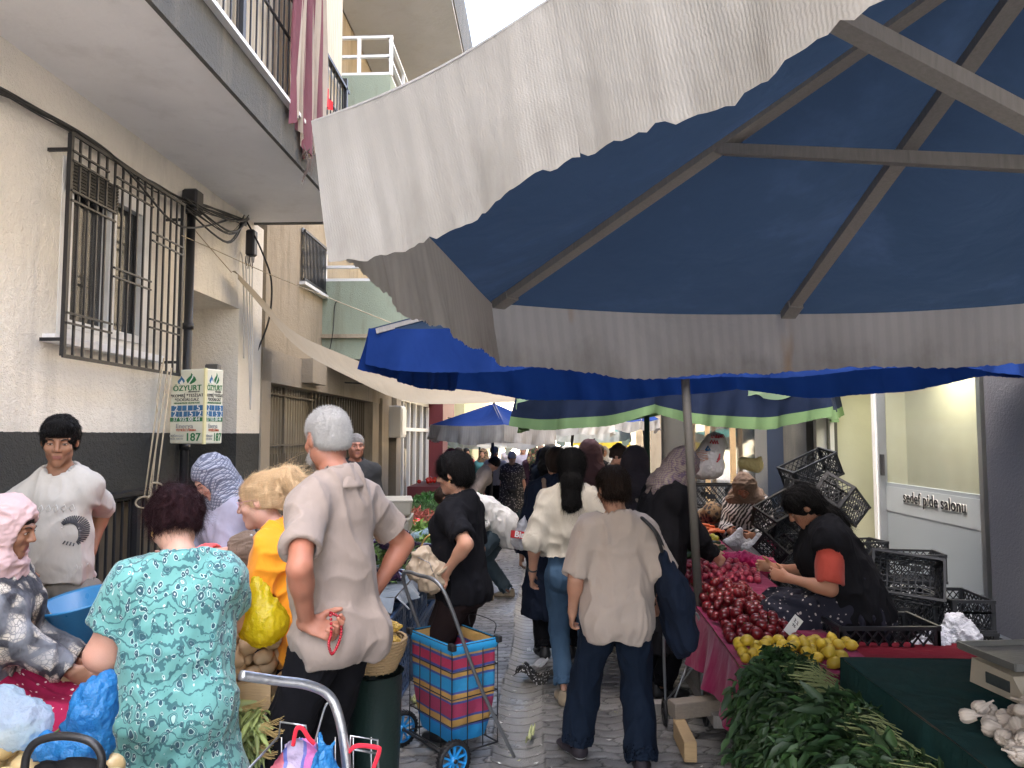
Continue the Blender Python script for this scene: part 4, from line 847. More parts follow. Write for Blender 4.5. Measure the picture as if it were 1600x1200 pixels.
def scarf(r, root, mat, t=.020, res=.007, face=(.062,.085), drape=.16, tail=None, amp=.006, wide=1.0, name='headscarf', back=0):
    q = lambda x, y, z: r.hc+r.Rh@np.array([x, y, z])*r.hs; nb = r.nb; v = lambda x, y, z: nb+r.Rc@np.array([x, y, z])*r.s
    ex = [Prim(q(0,-.01,-.06), nb+r.Rc@np.array([0,0,.02]), .068*r.hs+t, .075+t, 1.05, 1.05, r.Rh@np.array([1,0,0]), .05), Prim(q(0,-.03,-.02), v(0,-.035,.0), .07+t, .08+t, 1.1, .9, r.Rc@np.array([1.,0,0]), .05), Prim(v(-.05*wide,.0,.0), v(.05*wide,.0,.0), .075+t*.6, k=.06)]
    if drape: ex += [Prim(v(0,.05,.0), v(0,.09,-drape), .085, .05, 1.5*wide, .7, r.Rc@np.array([1,0,0]), .06), Prim(v(0,-.06,-.0), v(0,-.085,-drape*1.0-back), .085, .07, 1.45*wide, .55, r.Rc@np.array([1,0,0]), .06)]
    if tail: ex += tail
    F, _ = headfield(r, t, res, ex)
    F.sub([ell(q(0,.105,-.018), np.array([face[0],.060,face[1]])*r.hs, r.Rh)], .012)
    V, Q = F.mesh(); a = amp*folds(V, (8,8,14), 3.3, .8)+amp*.35*folds(V, (20,20,20), 8); return mkmesh(name, displ(V, Q, a), Q, [mat], root)
def shoes(r, root, mat, sole, t=.008, res=.006):
    for n in 'LR':
        ps = [p.inf(t) for p in r.foot[n] if p.tag != 'ank']; lo, hi = bounds(ps, .02); lo[2] -= .03; F = Field(lo, hi, res); F.add(ps); F.add(Prim(ps[0].a+np.array([0,0,.02]), ps[0].a+np.array([0,0,.05]), .045*r.s, .04*r.s, k=.02)); F.sub(Prim(r.an[n]-np.array([0,0,.01]), r.an[n]+np.array([0,0,.1]), .040*r.s, .05), .004)
        zb = min(ps[0].a[2]-ps[0].ra*ps[0].sv, ps[1].b[2]-.03); V, Q = F.mesh(); c = V[Q].mean(1); low = ps[0].a[2]+(c[:, 2]*0)-.018*r.s
        mi = (c[:, 2] < low).astype(int); mkmesh('shoe', V, Q, [mat, sole], root, mi=mi)
def person(loc, heading, label, group=None, **kw):
    r = rig(**kw); root = empty('person', loc, R(heading), label, 'person', group); return r, root
# ================= fabrics seen in the photo =================
def m_paisley():
    m = NT('teal_paisley'); c = m.co(scale=(1,1,.75), warp=.05, wscale=12)
    d1 = m.vor(c, 19); d2 = m.vor(m.co(scale=(1,1,.6), warp=.03, wscale=20), 42); d3 = m.vor(c, 70)
    base = m.mix(m.noise(m.co(), 14, 3), (.09,.27,.25), (.17,.40,.37))
    a = m.ramp(d1, [(0,(.40,.50,.48)),(.07,(.03,.08,.11)),(.17,(.03,.08,.11)),(.19,(.36,.54,.49)),(.23,(.03,.13,.15)),(.26,(.14,.34,.32)),(.30,(.05,.12,.14)),(.33,(.14,.34,.32))], 'CONSTANT')
    base = m.mix(m.ramp(d1, [(.33,1),(.36,0)]), base, a)
    b = m.ramp(d2, [(0,(.45,.5,.5)),(.10,(.025,.07,.10)),(.25,(.04,.2,.2)),(.28,(.5,.6,.57))], 'CONSTANT'); base = m.mix(m.ma('MULTIPLY', m.ramp(d2, [(.32,1),(.34,0)]), m.ramp(d1, [(.34,0),(.38,1)])), base, b)
    sw = m.n("ShaderNodeTexWave", Vector=c, Scale=9.0, wave_type='RINGS', Distortion=14.0, Detail=3.0, **{'Detail Scale': 1.6}); base = m.mix(m.ma('MULTIPLY', m.ramp(sw.outputs[1], [(.0,1),(.09,1),(.14,0)]), .8), base, (.025,.09,.11))
    base = m.mix(m.ramp(d3, [(.10,.8),(.16,0)]), base, (.03,.10,.13))
    h = m.noise(m.co(scale=(1,1,.4), warp=.1), 16, 3)
    return m.fin(base, .8, m.bump(h, .012, .6), Sheen_Weight=.2, Specular_IOR_Level=.25)
def m_snake():
    m = NT('snake_print'); c = m.co(warp=.09, wscale=6); d = m.vor(c, 9, 'DISTANCE_TO_EDGE'); f = m.vor(c, 60, 'DISTANCE_TO_EDGE')
    base = m.ramp(d, [(0,(.02,.02,.025)),(.10,(.03,.03,.035)),(.15,(.42,.37,.29)),(.30,(.62,.56,.46))]); base = m.mix(m.ramp(f, [(.02,.8),(.12,0)]), base, (.04,.04,.045)); base = m.mix(m.ramp(m.noise(c, 5, 4), [(.5,0),(.62,.7)]), base, (.20,.21,.23))
    return m.fin(base, .7, m.bump(m.noise(m.co(scale=(1,1,.5), warp=.1), 18, 3), .014, .6), Specular_IOR_Level=.4)
def m_dots(name, bg, fg, scale=40, rad=.16, bg2=None, warp=.02, rnd=1, k2=None):
    m = NT(name); c = m.co(warp=warp, wscale=40); d = m.vor(c, scale, rnd=rnd); base = m.mix(m.noise(m.co(), 8, 3), dk(bg, .85), dk(bg, 1.15))
    if bg2: base = m.mix(m.ramp(m.vor(c, scale*.45), [(rad*1.3,1),(rad*1.5,0)]), base, bg2)
    base = m.mix(m.ramp(d, [(rad,1),(rad*1.15,0)]), base, fg); base = m.mix(m.ramp(m.vor(c, scale*3.2), [(.13,1),(.18,0)]), base, k2 or bg)
    return m.fin(base, .85, m.bump(m.noise(m.co(scale=(1,1,.4), warp=.1), 16, 3), .014, .6), Specular_IOR_Level=.25)
def m_check(name, a, b, sc=26, line=.18, rot=(.5,.3,.2), c3=None):
    m = NT(name); s3 = m.n("ShaderNodeSeparateXYZ"); m.set(s3.inputs[0], m.co(scale=(sc,sc,sc), rot=rot, warp=.012, wscale=6)); fx = m.ma('FRACT', s3.outputs[0]); fz = m.ma('FRACT', s3.outputs[2])
    l = m.ma('MAXIMUM', m.ma('LESS_THAN', fx, line), m.ma('LESS_THAN', fz, line)); l2 = m.ma('MAXIMUM', m.ma('COMPARE', fx, .55, .06), m.ma('COMPARE', fz, .55, .06)); base = m.mix(l, a, b); base = m.mix(l2, base, c3 or b)
    return m.fin(base, .85, m.bump(m.noise(m.co(warp=.1), 18, 3), .012, .6))
def m_zebra(name, a, b, sc=9):
    m = NT(name); w = m.n("ShaderNodeTexWave", Vector=m.co(rot=(.4,.5,.3)), Scale=sc, Distortion=9.0, Detail=2.0); return m.fin(m.mix(m.ramp(w.outputs[1], [(.5,0),(.55,1)]), a, b), .8)
C_ = {}
C_['paisley'] = m_paisley(); C_['snake'] = m_snake(); C_['redfloral'] = m_dots('red_floral', (.27,.008,.045), (.72,.58,.52), 30, .17); C_['smallfloral'] = m_dots('black_floral', (.018,.018,.03), (.40,.36,.34), 30, .2)
C_['greyfloral'] = m_dots('grey_floral', (.05,.05,.055), (.42,.40,.38), 26, .28); C_['check'] = m_check('checked_scarf', (.34,.35,.40), (.09,.10,.14), 62, .34); C_['plaid'] = m_check('plaid_scarf', (.16,.11,.13), (.24,.20,.16), 60, .35, c3=(.10,.07,.11))
C_['floralscarf'] = m_dots('floral_scarf', (.06,.09,.055), (.36,.08,.10), 26, .30, bg2=(.40,.34,.16)); C_['tanscarf'] = m_dots('tan_black_scarf', (.17,.11,.06), (.03,.025,.025), 22, .42); C_['zebra'] = m_zebra('zebra_blouse', (.02,.02,.02), (.55,.52,.5)); C_['shirtcheck'] = m_check('check_shirt', (.50,.50,.52), (.22,.24,.32), 40, .2, rot=(0,0,0))
C_['roses'] = m_dots('rose_blouse', (.03,.03,.035), (.36,.30,.26), 16, .3)
fb = lambda n, c, **k: fabric(n, c, **k)
C_['white'] = fb('white_cotton', (.50,.485,.45)); C_['oat'] = fb('oat_tee', (.42,.395,.35)); C_['polo'] = fb('taupe_polo', (.29,.235,.20)); C_['ecru'] = fb('ecru_blouse', (.44,.40,.33)); C_['beige'] = fb('beige_tee', (.42,.35,.30)); C_['black'] = fb('black_jersey', (.006,.006,.008)); C_['blacktr'] = fb('black_trousers', (.006,.006,.008)); C_['navy'] = fb('navy_trousers', (.007,.013,.026)); C_['brown'] = fb('dark_brown_trousers', (.015,.009,.009)); C_['jean'] = fb('blue_jeans', (.045,.085,.14)); C_['greyjean'] = fb('grey_jeans', (.06,.085,.10)); C_['orange'] = fb('orange_top', (.80,.30,.02)); C_['coral'] = fb('coral_top', (.72,.10,.10)); C_['pink'] = fb('pink_headscarf', (.60,.42,.41), trans=.1); C_['lilac'] = fb('lilac_grey_top', (.28,.27,.33)); C_['khaki'] = fb('khaki_trousers', (.15,.14,.12)); C_['charcoal'] = fb('charcoal_shirt', (.035,.035,.035)); C_['coat'] = fb('navy_coat', (.007,.011,.022)); C_['greyscarf'] = fb('grey_scarf', (.055,.05,.062)); C_['mauve'] = fb('mauve_scarf', (.15,.085,.09)); C_['taupe'] = fb('taupe_scarf', (.20,.14,.105)); C_['maroon'] = fb('maroon_cloth', (.20,.018,.05)); C_['redtop'] = fb('red_orange_top', (.42,.065,.045)); C_['black2'] = fb('black_vest', (.007,.007,.009)); C_['purple'] = fb('dark_plum', (.05,.025,.04)); C_['teal2'] = fb('teal_cloth', (.06,.18,.19))
HB_ = hairmat('black_hair', (.005,.0045,.0045)); HBR = hairmat('brown_hair', (.018,.011,.008)); HMA = hairmat('maroon_hair', (.022,.008,.010)); HBL = hairmat('blonde_hair', (.74,.50,.28), .3); HG = hairmat('grey_hair', (.62,.60,.565), .3, (220,220,220)); HGB = hairmat('ash_brown_hair', (.17,.12,.085)); DK = paint('dark_shoe', (.02,.02,.022), .5); SOLE = paint('white_sole', (.5,.5,.48), .6); TANSH = fb('tan_shoe', (.24,.19,.13)); GOLD = paint('gold', (.6,.4,.15), .3, metal=.9)
gp = lambda px, Y, dz=0: (at(px, 680, Y).x, Y, gz(Y)+dz)
def q_(r): return lambda x, y, z: r.hc+r.Rh@np.array([x, y, z])*r.hs
def part(w, name, mats, root): return w.build(name, mats, root)
# --- boy ---
r, root = person(gp(102, 3.6, .12), 200, 'teenage boy in a dirty white printed t-shirt, hands on hips, behind the blue basin', h=1.72, build=.70, shw=.118, jaw=.78, headscale=.95, female=False, hp=16, hy=6, hr=-5, lean=0, side=3, L=dict(to=(-.10,-.13,1.06), hint=(-.15,-1,0), dir=(.3,.4,-1), curl=.5), Rr=dict(to=(.175,.135,1.04), hint=(1,-.05,.15), dir=(-.55,.1,-.8), palm=(-.3,-1,0), curl=.25))
body(r, root, SK['boy'], hres=.003); Ft = torso_cloth(r, .010, .95, neckr=.060, sleeve=.95, st=.020, loose=(.012,.004), res=.0075); tee = cloth_obj('t_shirt', Ft, C_['oat'], root, amp=.011, off=2, sc=(7,7,4))
cloth_obj('trousers', trousers(r, .012, .03), C_['khaki'], root)
bho = hair_short(r, root, HB_, t=.010, back=-.05, amp=.006, extra=[ell(q_(r)(0,.058,.088), np.array([.062,.038,.032])*r.hs, r.Rh, .02), ell(q_(r)(.02,.084,.064), np.array([.055,.016,.020])*r.hs, r.Rh, .015)], res=.0035); lay_hair(r, bho, HB_, 6000, .020, 2, crown=(.02,-.05,.11))
shoes(r, root, DK, SOLE)
V = np.array([v.co for v in tee.data.vertices])
def stick(w, px, pz, r_, V=V, pts=None, m=0):   # a printed stroke lying on the front of the shirt
    P = []
    for x, z in pts:
        d = np.abs(V[:, 0]-x)+np.abs(V[:, 2]-z)+(V[:, 1] < 0)*9; P.append((x, V[d.argmin(), 1]+.0015, z))
    w.tube(P, r_, 5, m=m)
PR = paint('shirt_print', (.05,.05,.055), .8); PRW = paint('pale_print', (.60,.60,.57), .8)
w = MB(); cx, cz = -.062, 1.19
for k in range(26):   # toothed dark crescent
    t = k/25; a = -.9+3.2*t; wd_ = .012+.016*math.sin(math.pi*t); stick(w, 0, 0, .0034, pts=[(cx-(.052+wd_*f)*math.cos(a)*.9, cz+(.058+wd_*f)*math.sin(a)) for f in (-.6,-.2,.2,.6,1.0)])
for k in range(9): a = .2+2.4*k/8; stick(w, 0, 0, .002, m=1, pts=[(cx-.050*math.cos(a)*.9, cz+.055*math.sin(a)), (cx-.040*math.cos(a)*.9, cz+.044*math.sin(a))])
for k in range(4): stick(w, 0, 0, .003, pts=[(cx+.02-.012*k, cz-.035-.004*k), (cx+.03-.014*k, cz-.05-.004*k)])
for k in range(5): stick(w, 0, 0, .0016, m=1, pts=[(cx+.13-.032*k, cz+.10), (cx+.14-.032*k, cz+.12), (cx+.125-.032*k, cz+.135), (cx+.118-.032*k, cz+.115), (cx+.13-.032*k, cz+.10)])
for k in range(3): stick(w, 0, 0, .0014, m=1, pts=[(cx-.02-.02*k, cz-.17), (cx-.03-.02*k, cz-.15), (cx-.035-.02*k, cz-.17)])
w.build('shirt_print', [PR, PRW], tee)
# --- woman in pink headscarf ---
r, root = person((at(-22, 680, 3.0).x, 3.0, gz(3)+.12), -78, 'seated woman in pale pink headscarf, snake print blouse and red floral skirt, left edge', h=1.58, build=1.08, lean=8, hp=8, pelvis=(0,0,.62), L=dict(to=(-.10,.36,.70), hint=(-.3,-.4,-1)), Rr=dict(to=(.06,.38,.70), hint=(.3,-.6,-1)), LF=dict(to=(-.12,.42,0)), RF=dict(to=(.12,.42,0)))
body(r, root, SK['boy'], hres=.0033); cloth_obj('blouse', torso_cloth(r, .018, .60, sleeve=1.93, st=.018, loose=(.03,.01), res=.008), C_['snake'], root, amp=.010)
cloth_obj('skirt', skirt(r, .78, .12, .2, .3, knees=True, t=.03), C_['redfloral'], root, amp=.012, sc=(6,6,6)); shoes(r, root, DK, SOLE)
hair_short(r, root, HB_, t=.007, back=-.04)
scarf(r, root, C_['pink'], t=.022, res=.006, face=(.085,.10), drape=.22, amp=.010, back=.1)
# --- woman in teal dress ---
r, root = person(gp(288, 2.68), 34, 'woman in a teal paisley dress with dark hair pinned up, back turned, left foreground', h=1.53, build=1.16, shw=.15, lean=7, hp=22, hy=12, belly=.3, neck=6, L=dict(to=(-.20,.30,.93), hint=(-.5,-.35,-1)), Rr=dict(to=(.14,.40,1.02), hint=(.6,-.4,-.7)))
for n in 'LR':
    r.arm[n][0].ra *= 1.2; r.arm[n][0].rb *= 1.6; r.arm[n][1].ra *= 1.55; r.arm[n][1].rb *= 1.2; r.arm[n][2].el[0][:2] *= 1.4
body(r, root, SK['fair'], hres=.003); F = torso_cloth(r, .010, .42, neckr=.078, sleeve=.62, st=.022, loose=(.004,.004), flare=.10, res=.0075); cloth_obj('dress', F, C_['paisley'], root, amp=.009, sc=(7,7,4.5)); shoes(r, root, DK, DK)
w = MB(); wz = r.w0[2]+.035
w.tube([( (.108*1.25*1.16*r.s+.022)*math.cos(t), r.w0[1]+.012+(.108*.92*1.16*r.s+.028)*math.sin(t), wz) for t in [i*math.pi/18 for i in range(36)]], .003, 6, closed=True); w.build('waist_seam', [C_['paisley']], root)
q = q_(r); bun = [ell(q(0,-.062,.070), np.array([.062,.055,.055])*r.hs, r.Rh, .03), ell(q(.03,-.085,.035), np.array([.05,.042,.045])*r.hs, r.Rh, .03), ell(q(-.025,-.09,.045), np.array([.05,.04,.042])*r.hs, r.Rh, .03)]
ho = hair_short(r, root, HMA, t=.016, back=-.045, amp=.012, extra=bun, sc=(55,18,40), res=.004)
V = np.array([v.co for v in ho.data.vertices], float); Nn = np.array([v.normal for v in ho.data.vertices], float); lay_hair(r, ho, HMA, 7000, .045, 4, crown=(0,-.085,.06), flow=None, spread=.14, lift=.03, curl=.002); strands(V, Nn, .06, 1500, 3, .00035, HMA, root, spread=.9, grav=.5, curl=.006)
w = MB(); e = q(.055,-.098,.055); w.box(e, (.028,.014,.02), bev=.004); w.build('hair_clip', [SOLE], root)
w = MB(); w.lathe([(0,-.004),(.004,0),(0,.004)], q(-.084,.0,-.038), 8); w.tube([q(-.083,.002,-.03), q(-.086,.004,-.045), q(-.083,.006,-.05)], .0015, 6); w.build('earring', [GOLD], root)
# --- blonde woman ---
r, root = person((at(392, 680, 3.35).x+.30, 3.38, gz(3.35)), 84, 'blonde woman in an orange top with glasses, leaning over the vegetables with a yellow bag', h=1.60, build=1.05, lean=30, hp=-14, hy=10, L=dict(to=(-.16,.36,1.13), hint=(-.3,-.6,-1), dir=(.1,.6,.75), palm=(.9,.3,0), curl=.7), Rr=dict(to=(.04,.38,1.09), hint=(.5,-.4,-1), dir=(-.3,.9,.1), curl=.7))
body(r, root, SK['fair'], hres=.003); cloth_obj('top', torso_cloth(r, .012, .78, neckr=.07, sleeve=.6, st=.018, res=.0075, loose=(.02,0)), C_['orange'], root, amp=.013, sc=(8,8,8)); cloth_obj('trousers', trousers(r), C_['navy'], root); shoes(r, root, DK, SOLE)
q = q_(r); pony = [ell(q(0,-.095,.085), np.array([.05,.045,.045])*r.hs, r.Rh, .02), ell(q(0,-.145,.075), np.array([.062,.055,.052])*r.hs, r.Rh, .02), ell(q(.01,-.18,.02), np.array([.060,.052,.058])*r.hs, r.Rh, .02), ell(q(0,-.175,-.045), np.array([.045,.040,.05])*r.hs, r.Rh, .02)]
ho = hair_short(r, root, HBL, t=.008, back=-.045, amp=.010, extra=pony, sc=(50,22,22), res=.0042)
V = np.array([v.co for v in ho.data.vertices], float); Nn = np.array([v.normal for v in ho.data.vertices], float); back = ((V-r.hc)@r.Rh)[:, 1] < -.06
lay_hair(r, ho, HBL, 7000, .045, 5, flow=(0,-1,.25), spread=.08, lift=.0, mask=lambda l: l[:,1] > -.09); lay_hair(r, ho, HBL, 2200, .05, 6, flow=(0,-.3,-1), spread=.35, lift=.12, curl=.014, rad=.0008, mask=lambda l: l[:,1] < -.11)
strands(V[back], Nn[back]*.5+r.Rh@np.array([0,-.6,.2]), .10, 350, 5, .0005, HBL, root, spread=.6, grav=1.2, curl=.022); strands(V, Nn, .04, 400, 6, .0004, HBL, root, name='flyaway_hair', spread=.9, grav=.3, curl=.01)
w = MB()
for g in (-1, 1):
    w.tube([q(g*.031+.021*math.cos(t), .100-.012*abs(math.cos(t)), .006+.017*math.sin(t)) for t in [i*math.pi/8 for i in range(16)]], .0016, 6, closed=True); w.tube([q(g*.052,.090,.012), q(g*.074,.055,.014), q(g*.082,-.01,.006)], .0018, 6)
w.tube([q(-.01,.102,.010), q(.01,.102,.010)], .0015, 6); w.build('glasses', [paint('white_red_frame', (.6,.3,.3), .4)], root)
w = MB(); wr = r.wr['L']; d = nrm(r.wr['L']-r.el['L']); B_ = basis(d)
for k in range(14): a = k*2*math.pi/14; w.lathe([(0,-.0055),(.0045,-.003),(.0055,0),(.0045,.003),(0,.0055)], wr-d*.03+B_[:,0]*.032*math.cos(a)+B_[:,1]*.032*math.sin(a), 7)
w.build('bracelet', [paint('bead_beige', (.55,.36,.25), .4)], root)
w = MB(); w.tube(bez([r.nb+r.Rc@np.array([-.06,.02,.03]), r.nb+r.Rc@np.array([-.07,.09,-.05]), r.nb+r.Rc@np.array([-.02,.13,-.16]), r.nb+r.Rc@np.array([.1,.13,-.3])], 5), .004, 6); w.build('bag_strap', [DK], root)
# --- man in polo ---
r, root = person(gp(528, 3.08), 62, 'grey haired bearded man in a taupe polo shirt holding red beads behind his back', h=1.85, build=.90, shw=.152, female=False, lean=4, hp=6, hy=-16, neck=2, belly=.1, L=dict(to=(-.215,-.06,1.06), hint=(-1,-.8,0), dir=(.55,-.75,-.35), palm=(-.5,-.2,.8), curl=.8), Rr=dict(to=(.235,.02,1.06), hint=(1,-.35,0), dir=(-.3,.5,-.8), palm=(-1,.1,0), curl=.5), LF=dict(to=(-.13,.0,0)), RF=dict(to=(.13,.05,0)))
body(r, root, SK['red'], hres=.003); F = torso_cloth(r, .011, .87, neckr=.072, sleeve=.72, st=.020, loose=(.014,.004), res=.0075, wave=.01); q = q_(r); nb = r.nb; Rc = r.Rc
cloth_obj('polo_shirt', F, C_['polo'], root, amp=.013, sc=(6,6,2.8), off=4)
G = Field(nb-.15, nb+.13, .0042); G.add(Prim(nb+Rc@np.array([0,-.008,-.02]), nb+Rc@np.array([0,-.002,.045]), .100, .078, 1.12, 1.05, (1,0,0))); G.sub(Prim(nb+Rc@np.array([0,-.005,-.09]), nb+Rc@np.array([0,.002,.14]), .082, .060, 1.1, 1.03, (1,0,0)), .002); G.cut(nb+Rc@np.array([0,0,.052]), Rc@np.array([0,.35,1])); G.cut(nb+Rc@np.array([0,0,-.02]), Rc@np.array([0,0,-1.])); cloth_obj('collar', G, C_['polo'], root, amp=.003, fine=0)
cloth_obj('trousers', trousers(r, .008, .034, top=.95), C_['blacktr'], root, amp=.007); shoes(r, root, DK, DK)
ho = hair_short(r, root, HG, t=.0022, back=-.052, amp=.0012, res=.0032, sc=(150,150,150))
V = np.array([v.co for v in ho.data.vertices], float); Nn = np.array([v.normal for v in ho.data.vertices], float); strands(V, Nn, .010, 22000, 9, .0006, HG, root, name='stubble_hair', spread=.9, grav=.6, curl=0, steps=2)
F, q = headfield(r, .0015, .0035, [Prim(q(-.060,.018,-.045), q(-.050,.046,-.075), .008, .012, k=.02), Prim(q(-.050,.046,-.074), q(0,.082,-.094), .014, .017, k=.02), Prim(q(.060,.018,-.045), q(.050,.046,-.075), .010, .014, k=.02), Prim(q(.052,.048,-.078), q(0,.085,-.098), .016, .018, k=.02)], base=False); bo_ = cloth_obj('beard', F, HG, root, amp=.001, fine=.003); lay_hair(r, bo_, HG, 5000, .010, 3, rad=.0004, spread=.5, lift=.3)
BEAD = plastic('red_bead', (.32,.008,.02), .15); w = MB(); c0 = r.wr['L']+np.array([.03,-.10,-.0])
loop = bez([c0+np.array(p) for p in ((-.01,.0,.045),(.025,-.012,.02),(.028,-.02,-.03),(.01,-.02,-.075),(-.02,-.02,-.10),(-.035,-.018,-.06),(-.02,-.015,-.02),(-.01,.0,.045))], 5)
for p in loop: w.lathe([(0,-.006),(.0048,-.0038),(.006,0),(.0048,.0038),(0,.006)], p, 8)
tag(w.build('prayer_beads', [BEAD], origin=None), 'red prayer beads held behind the back of the man in the taupe polo', 'prayer beads'); bpy.data.objects['prayer_beads'].matrix_world = Matrix.Translation(root.location)@Matrix.Rotation(R(62), 4, 'Z')
# --- woman in black t-shirt ---
r, root = person(gp(722, 4.62), 72, 'woman in a black t-shirt in profile, hand on her hip, behind the striped trolley', h=1.63, build=.98, lean=3, hp=10, hy=4, belly=.2, L=dict(to=(-.255,-.015,1.0), hint=(-.7,-1,0), dir=(.15,.6,-.6), palm=(-.6,-.4,.3), curl=.35), Rr=dict(to=(.2,.2,.95)))
body(r, root, SK['mid'], hres=.0033); cloth_obj('t_shirt', torso_cloth(r, .014, .80, sleeve=.82, st=.022, loose=(.008,.004)), C_['black'], root, amp=.009); cloth_obj('trousers', trousers(r, .012, .035, flare=.02), C_['brown'], root); shoes(r, root, DK, DK)
q = q_(r); ho = hair_short(r, root, HB_, t=.020, back=-.075, amp=.008, extra=[ell(q(0,-.06,-.03), np.array([.068,.058,.062])*r.hs, r.Rh, .03), ell(q(0,-.01,.085), np.array([.065,.07,.045])*r.hs, r.Rh, .03)]); lay_hair(r, ho, HB_, 7000, .05, 7); w = MB(); w.lathe([(0,-.007),(.005,-.003),(.006,.003),(0,.007)], q(-.085,.003,-.042), 8); w.build('earring', [GOLD], root)
# --- bending man ---
r, root = person(gp(776, 8.6), 88, 'man in white shirt and grey jeans bending over the stall beyond the woman in black', h=1.74, build=.98, female=False, lean=74, hp=0, pelvis=(0,-.04,.84), ptilt=10, L=dict(to=(-.16,.36,.72), hint=(-.2,-1,.2)), Rr=dict(to=(.16,.5,.85)), LF=dict(to=(-.10,.10,0), dir=(0,1,0)), RF=dict(to=(.10,-.12,0), dir=(0,1,0)))
body(r, root, SK['tan'], hres=.006, res=.011); F = torso_cloth(r, .014, .60, sleeve=1.1, st=.022, res=.011, loose=(.02,.01)); cloth_obj('shirt', F, C_['white'], root, amp=.014); cloth_obj('trousers', trousers(r, .012, .022, top=.98, res=.011), C_['greyjean'], root, amp=.008); hair_short(r, root, HBR, res=.008); shoes(r, root, TANSH, SOLE)
# --- woman, pony tail ---
r, root = person(gp(893, 5.16), -3, 'woman with a long black ponytail in a cream blouse and blue jeans, walking away', h=1.655, build=.92, hp=4, L=dict(to=(-.27,.03,.86), hint=(-.4,-1,0)), Rr=dict(to=(.25,.05,.88), hint=(.4,-1,0)), LF=dict(to=(-.06,.02,0)), RF=dict(to=(.10,.22,.0)))
body(r, root, SK['mid'], hres=.004); cloth_obj('blouse', torso_cloth(r, .018, .985, neckr=.07, sleeve=1.12, st=.030, loose=(.026,.010), wave=.01), C_['ecru'], root, amp=.016, sc=(6,6,4)); cloth_obj('jeans', trousers(r, .010, .016, length=.88, top=1.02), C_['jean'], root, amp=.006); shoes(r, root, TANSH, TANSH)
q = q_(r); v = lambda x, y, z: q(x, y, z); tl = [ell(q(0,-.10,.0), np.array([.036,.035,.035])*r.hs, r.Rh, .02), Prim(q(0,-.105,-.02), q(0,-.12,-.09), .036, .050, 1.25, .6, k=.02), Prim(q(0,-.12,-.09), q(.004,-.13,-.25), .052, .050, 1.3, .55, k=.02), Prim(q(.004,-.13,-.25), q(.006,-.125,-.34), .048, .024, 1.3, .5, k=.02)]; ho = hair_short(r, root, HB_, t=.016, back=-.06, extra=tl, amp=.005); lay_hair(r, ho, HB_, 7000, .06, 8, spread=.08)
w = MB(); d = nrm(r.wr['L']-r.el['L']); B_ = basis(d); w.tube([r.wr['L']-d*.03+B_[:,0]*.028*math.cos(t)+B_[:,1]*.028*math.sin(t) for t in [i*math.pi/8 for i in range(16)]], .006, 6, closed=True); w.box(r.wr['L']-d*.03+np.array([-.028,0,0]), (.012,.03,.03), bev=.003); w.build('wristwatch', [DK], root)
# --- woman, beige tee ---
r, root = person(gp(962, 4.15), 4, 'short haired woman in beige t-shirt and navy trousers with navy shoulder bag, walking away', h=1.565, build=.95, lean=3, hp=12, hy=22, L=dict(to=(-.235,.06,.82), hint=(-.4,-1,0), curl=.5), Rr=dict(to=(.26,.12,.86), hint=(.4,-1,0)), LF=dict(to=(-.20,.20,0), dir=(-.5,1,0)), RF=dict(to=(.11,-.06,0)))
body(r, root, SK['mid'], hres=.0035); cloth_obj('t_shirt', torso_cloth(r, .016, .70, neckr=.085, sleeve=.95, st=.026, loose=(.018,.006), wave=.015), C_['beige'], root, amp=.014, sc=(6,6,3), off=7); cloth_obj('trousers', trousers(r, .014, .034, flare=.004), C_['navy'], root, amp=.010); shoes(r, root, paint('dark_sneaker', (.02,.015,.02), .7), SOLE)
q = q_(r); ho = hair_short(r, root, HBR, t=.010, back=-.062, amp=.008, extra=[ell(q(0,-.05,-.015), np.array([.066,.052,.05])*r.hs, r.Rh, .03)]); V = np.array([v.co for v in ho.data.vertices], float); Nn = np.array([v.normal for v in ho.data.vertices], float); lowm = V[:,2] < r.hc[2]-.02; lay_hair(r, ho, HBR, 6000, .035, 9, spread=.14, lift=.04); strands(V[lowm], Nn[lowm]*.4+np.array([0,-.1,-.7]), .045, 700, 15, .0007, HBR, root, spread=.35, curl=.006)
# shoulder bag, worn by this woman
bagr = empty('shoulder_bag', root.location, R(4), 'large slouchy navy shoulder bag hanging from the woman in the beige t-shirt', 'bag')
F = Field((.06,-.26,.52), (.56,.24,1.26), .009); F.add([Prim((.235,-.055,1.12), (.30,-.03,.92), .045, .115, 1.2, .6, (0,1,0), .03), Prim((.30,-.03,.92), (.335,-.01,.73), .125, .125, 1.2, .62, (0,1,0), .05)]); cloth_obj('bag_body', F, fabric('navy_canvas', (.010,.016,.032)), bagr, amp=.014, sc=(7,7,5))
w = MB()
for dy in (-.075, .03):
    P = bez([(.235,dy,1.14), (.185,dy*1.3-.02,1.27), (r.sh['R'][0]-.02, -.04+dy*.5, r.sh['R'][2]+.080), (.20,dy*1.4+.02,1.26), (.26,dy+.04,1.14)], 6); w.tube(P, .010, 6)
w.build('strap', [DK], bagr)
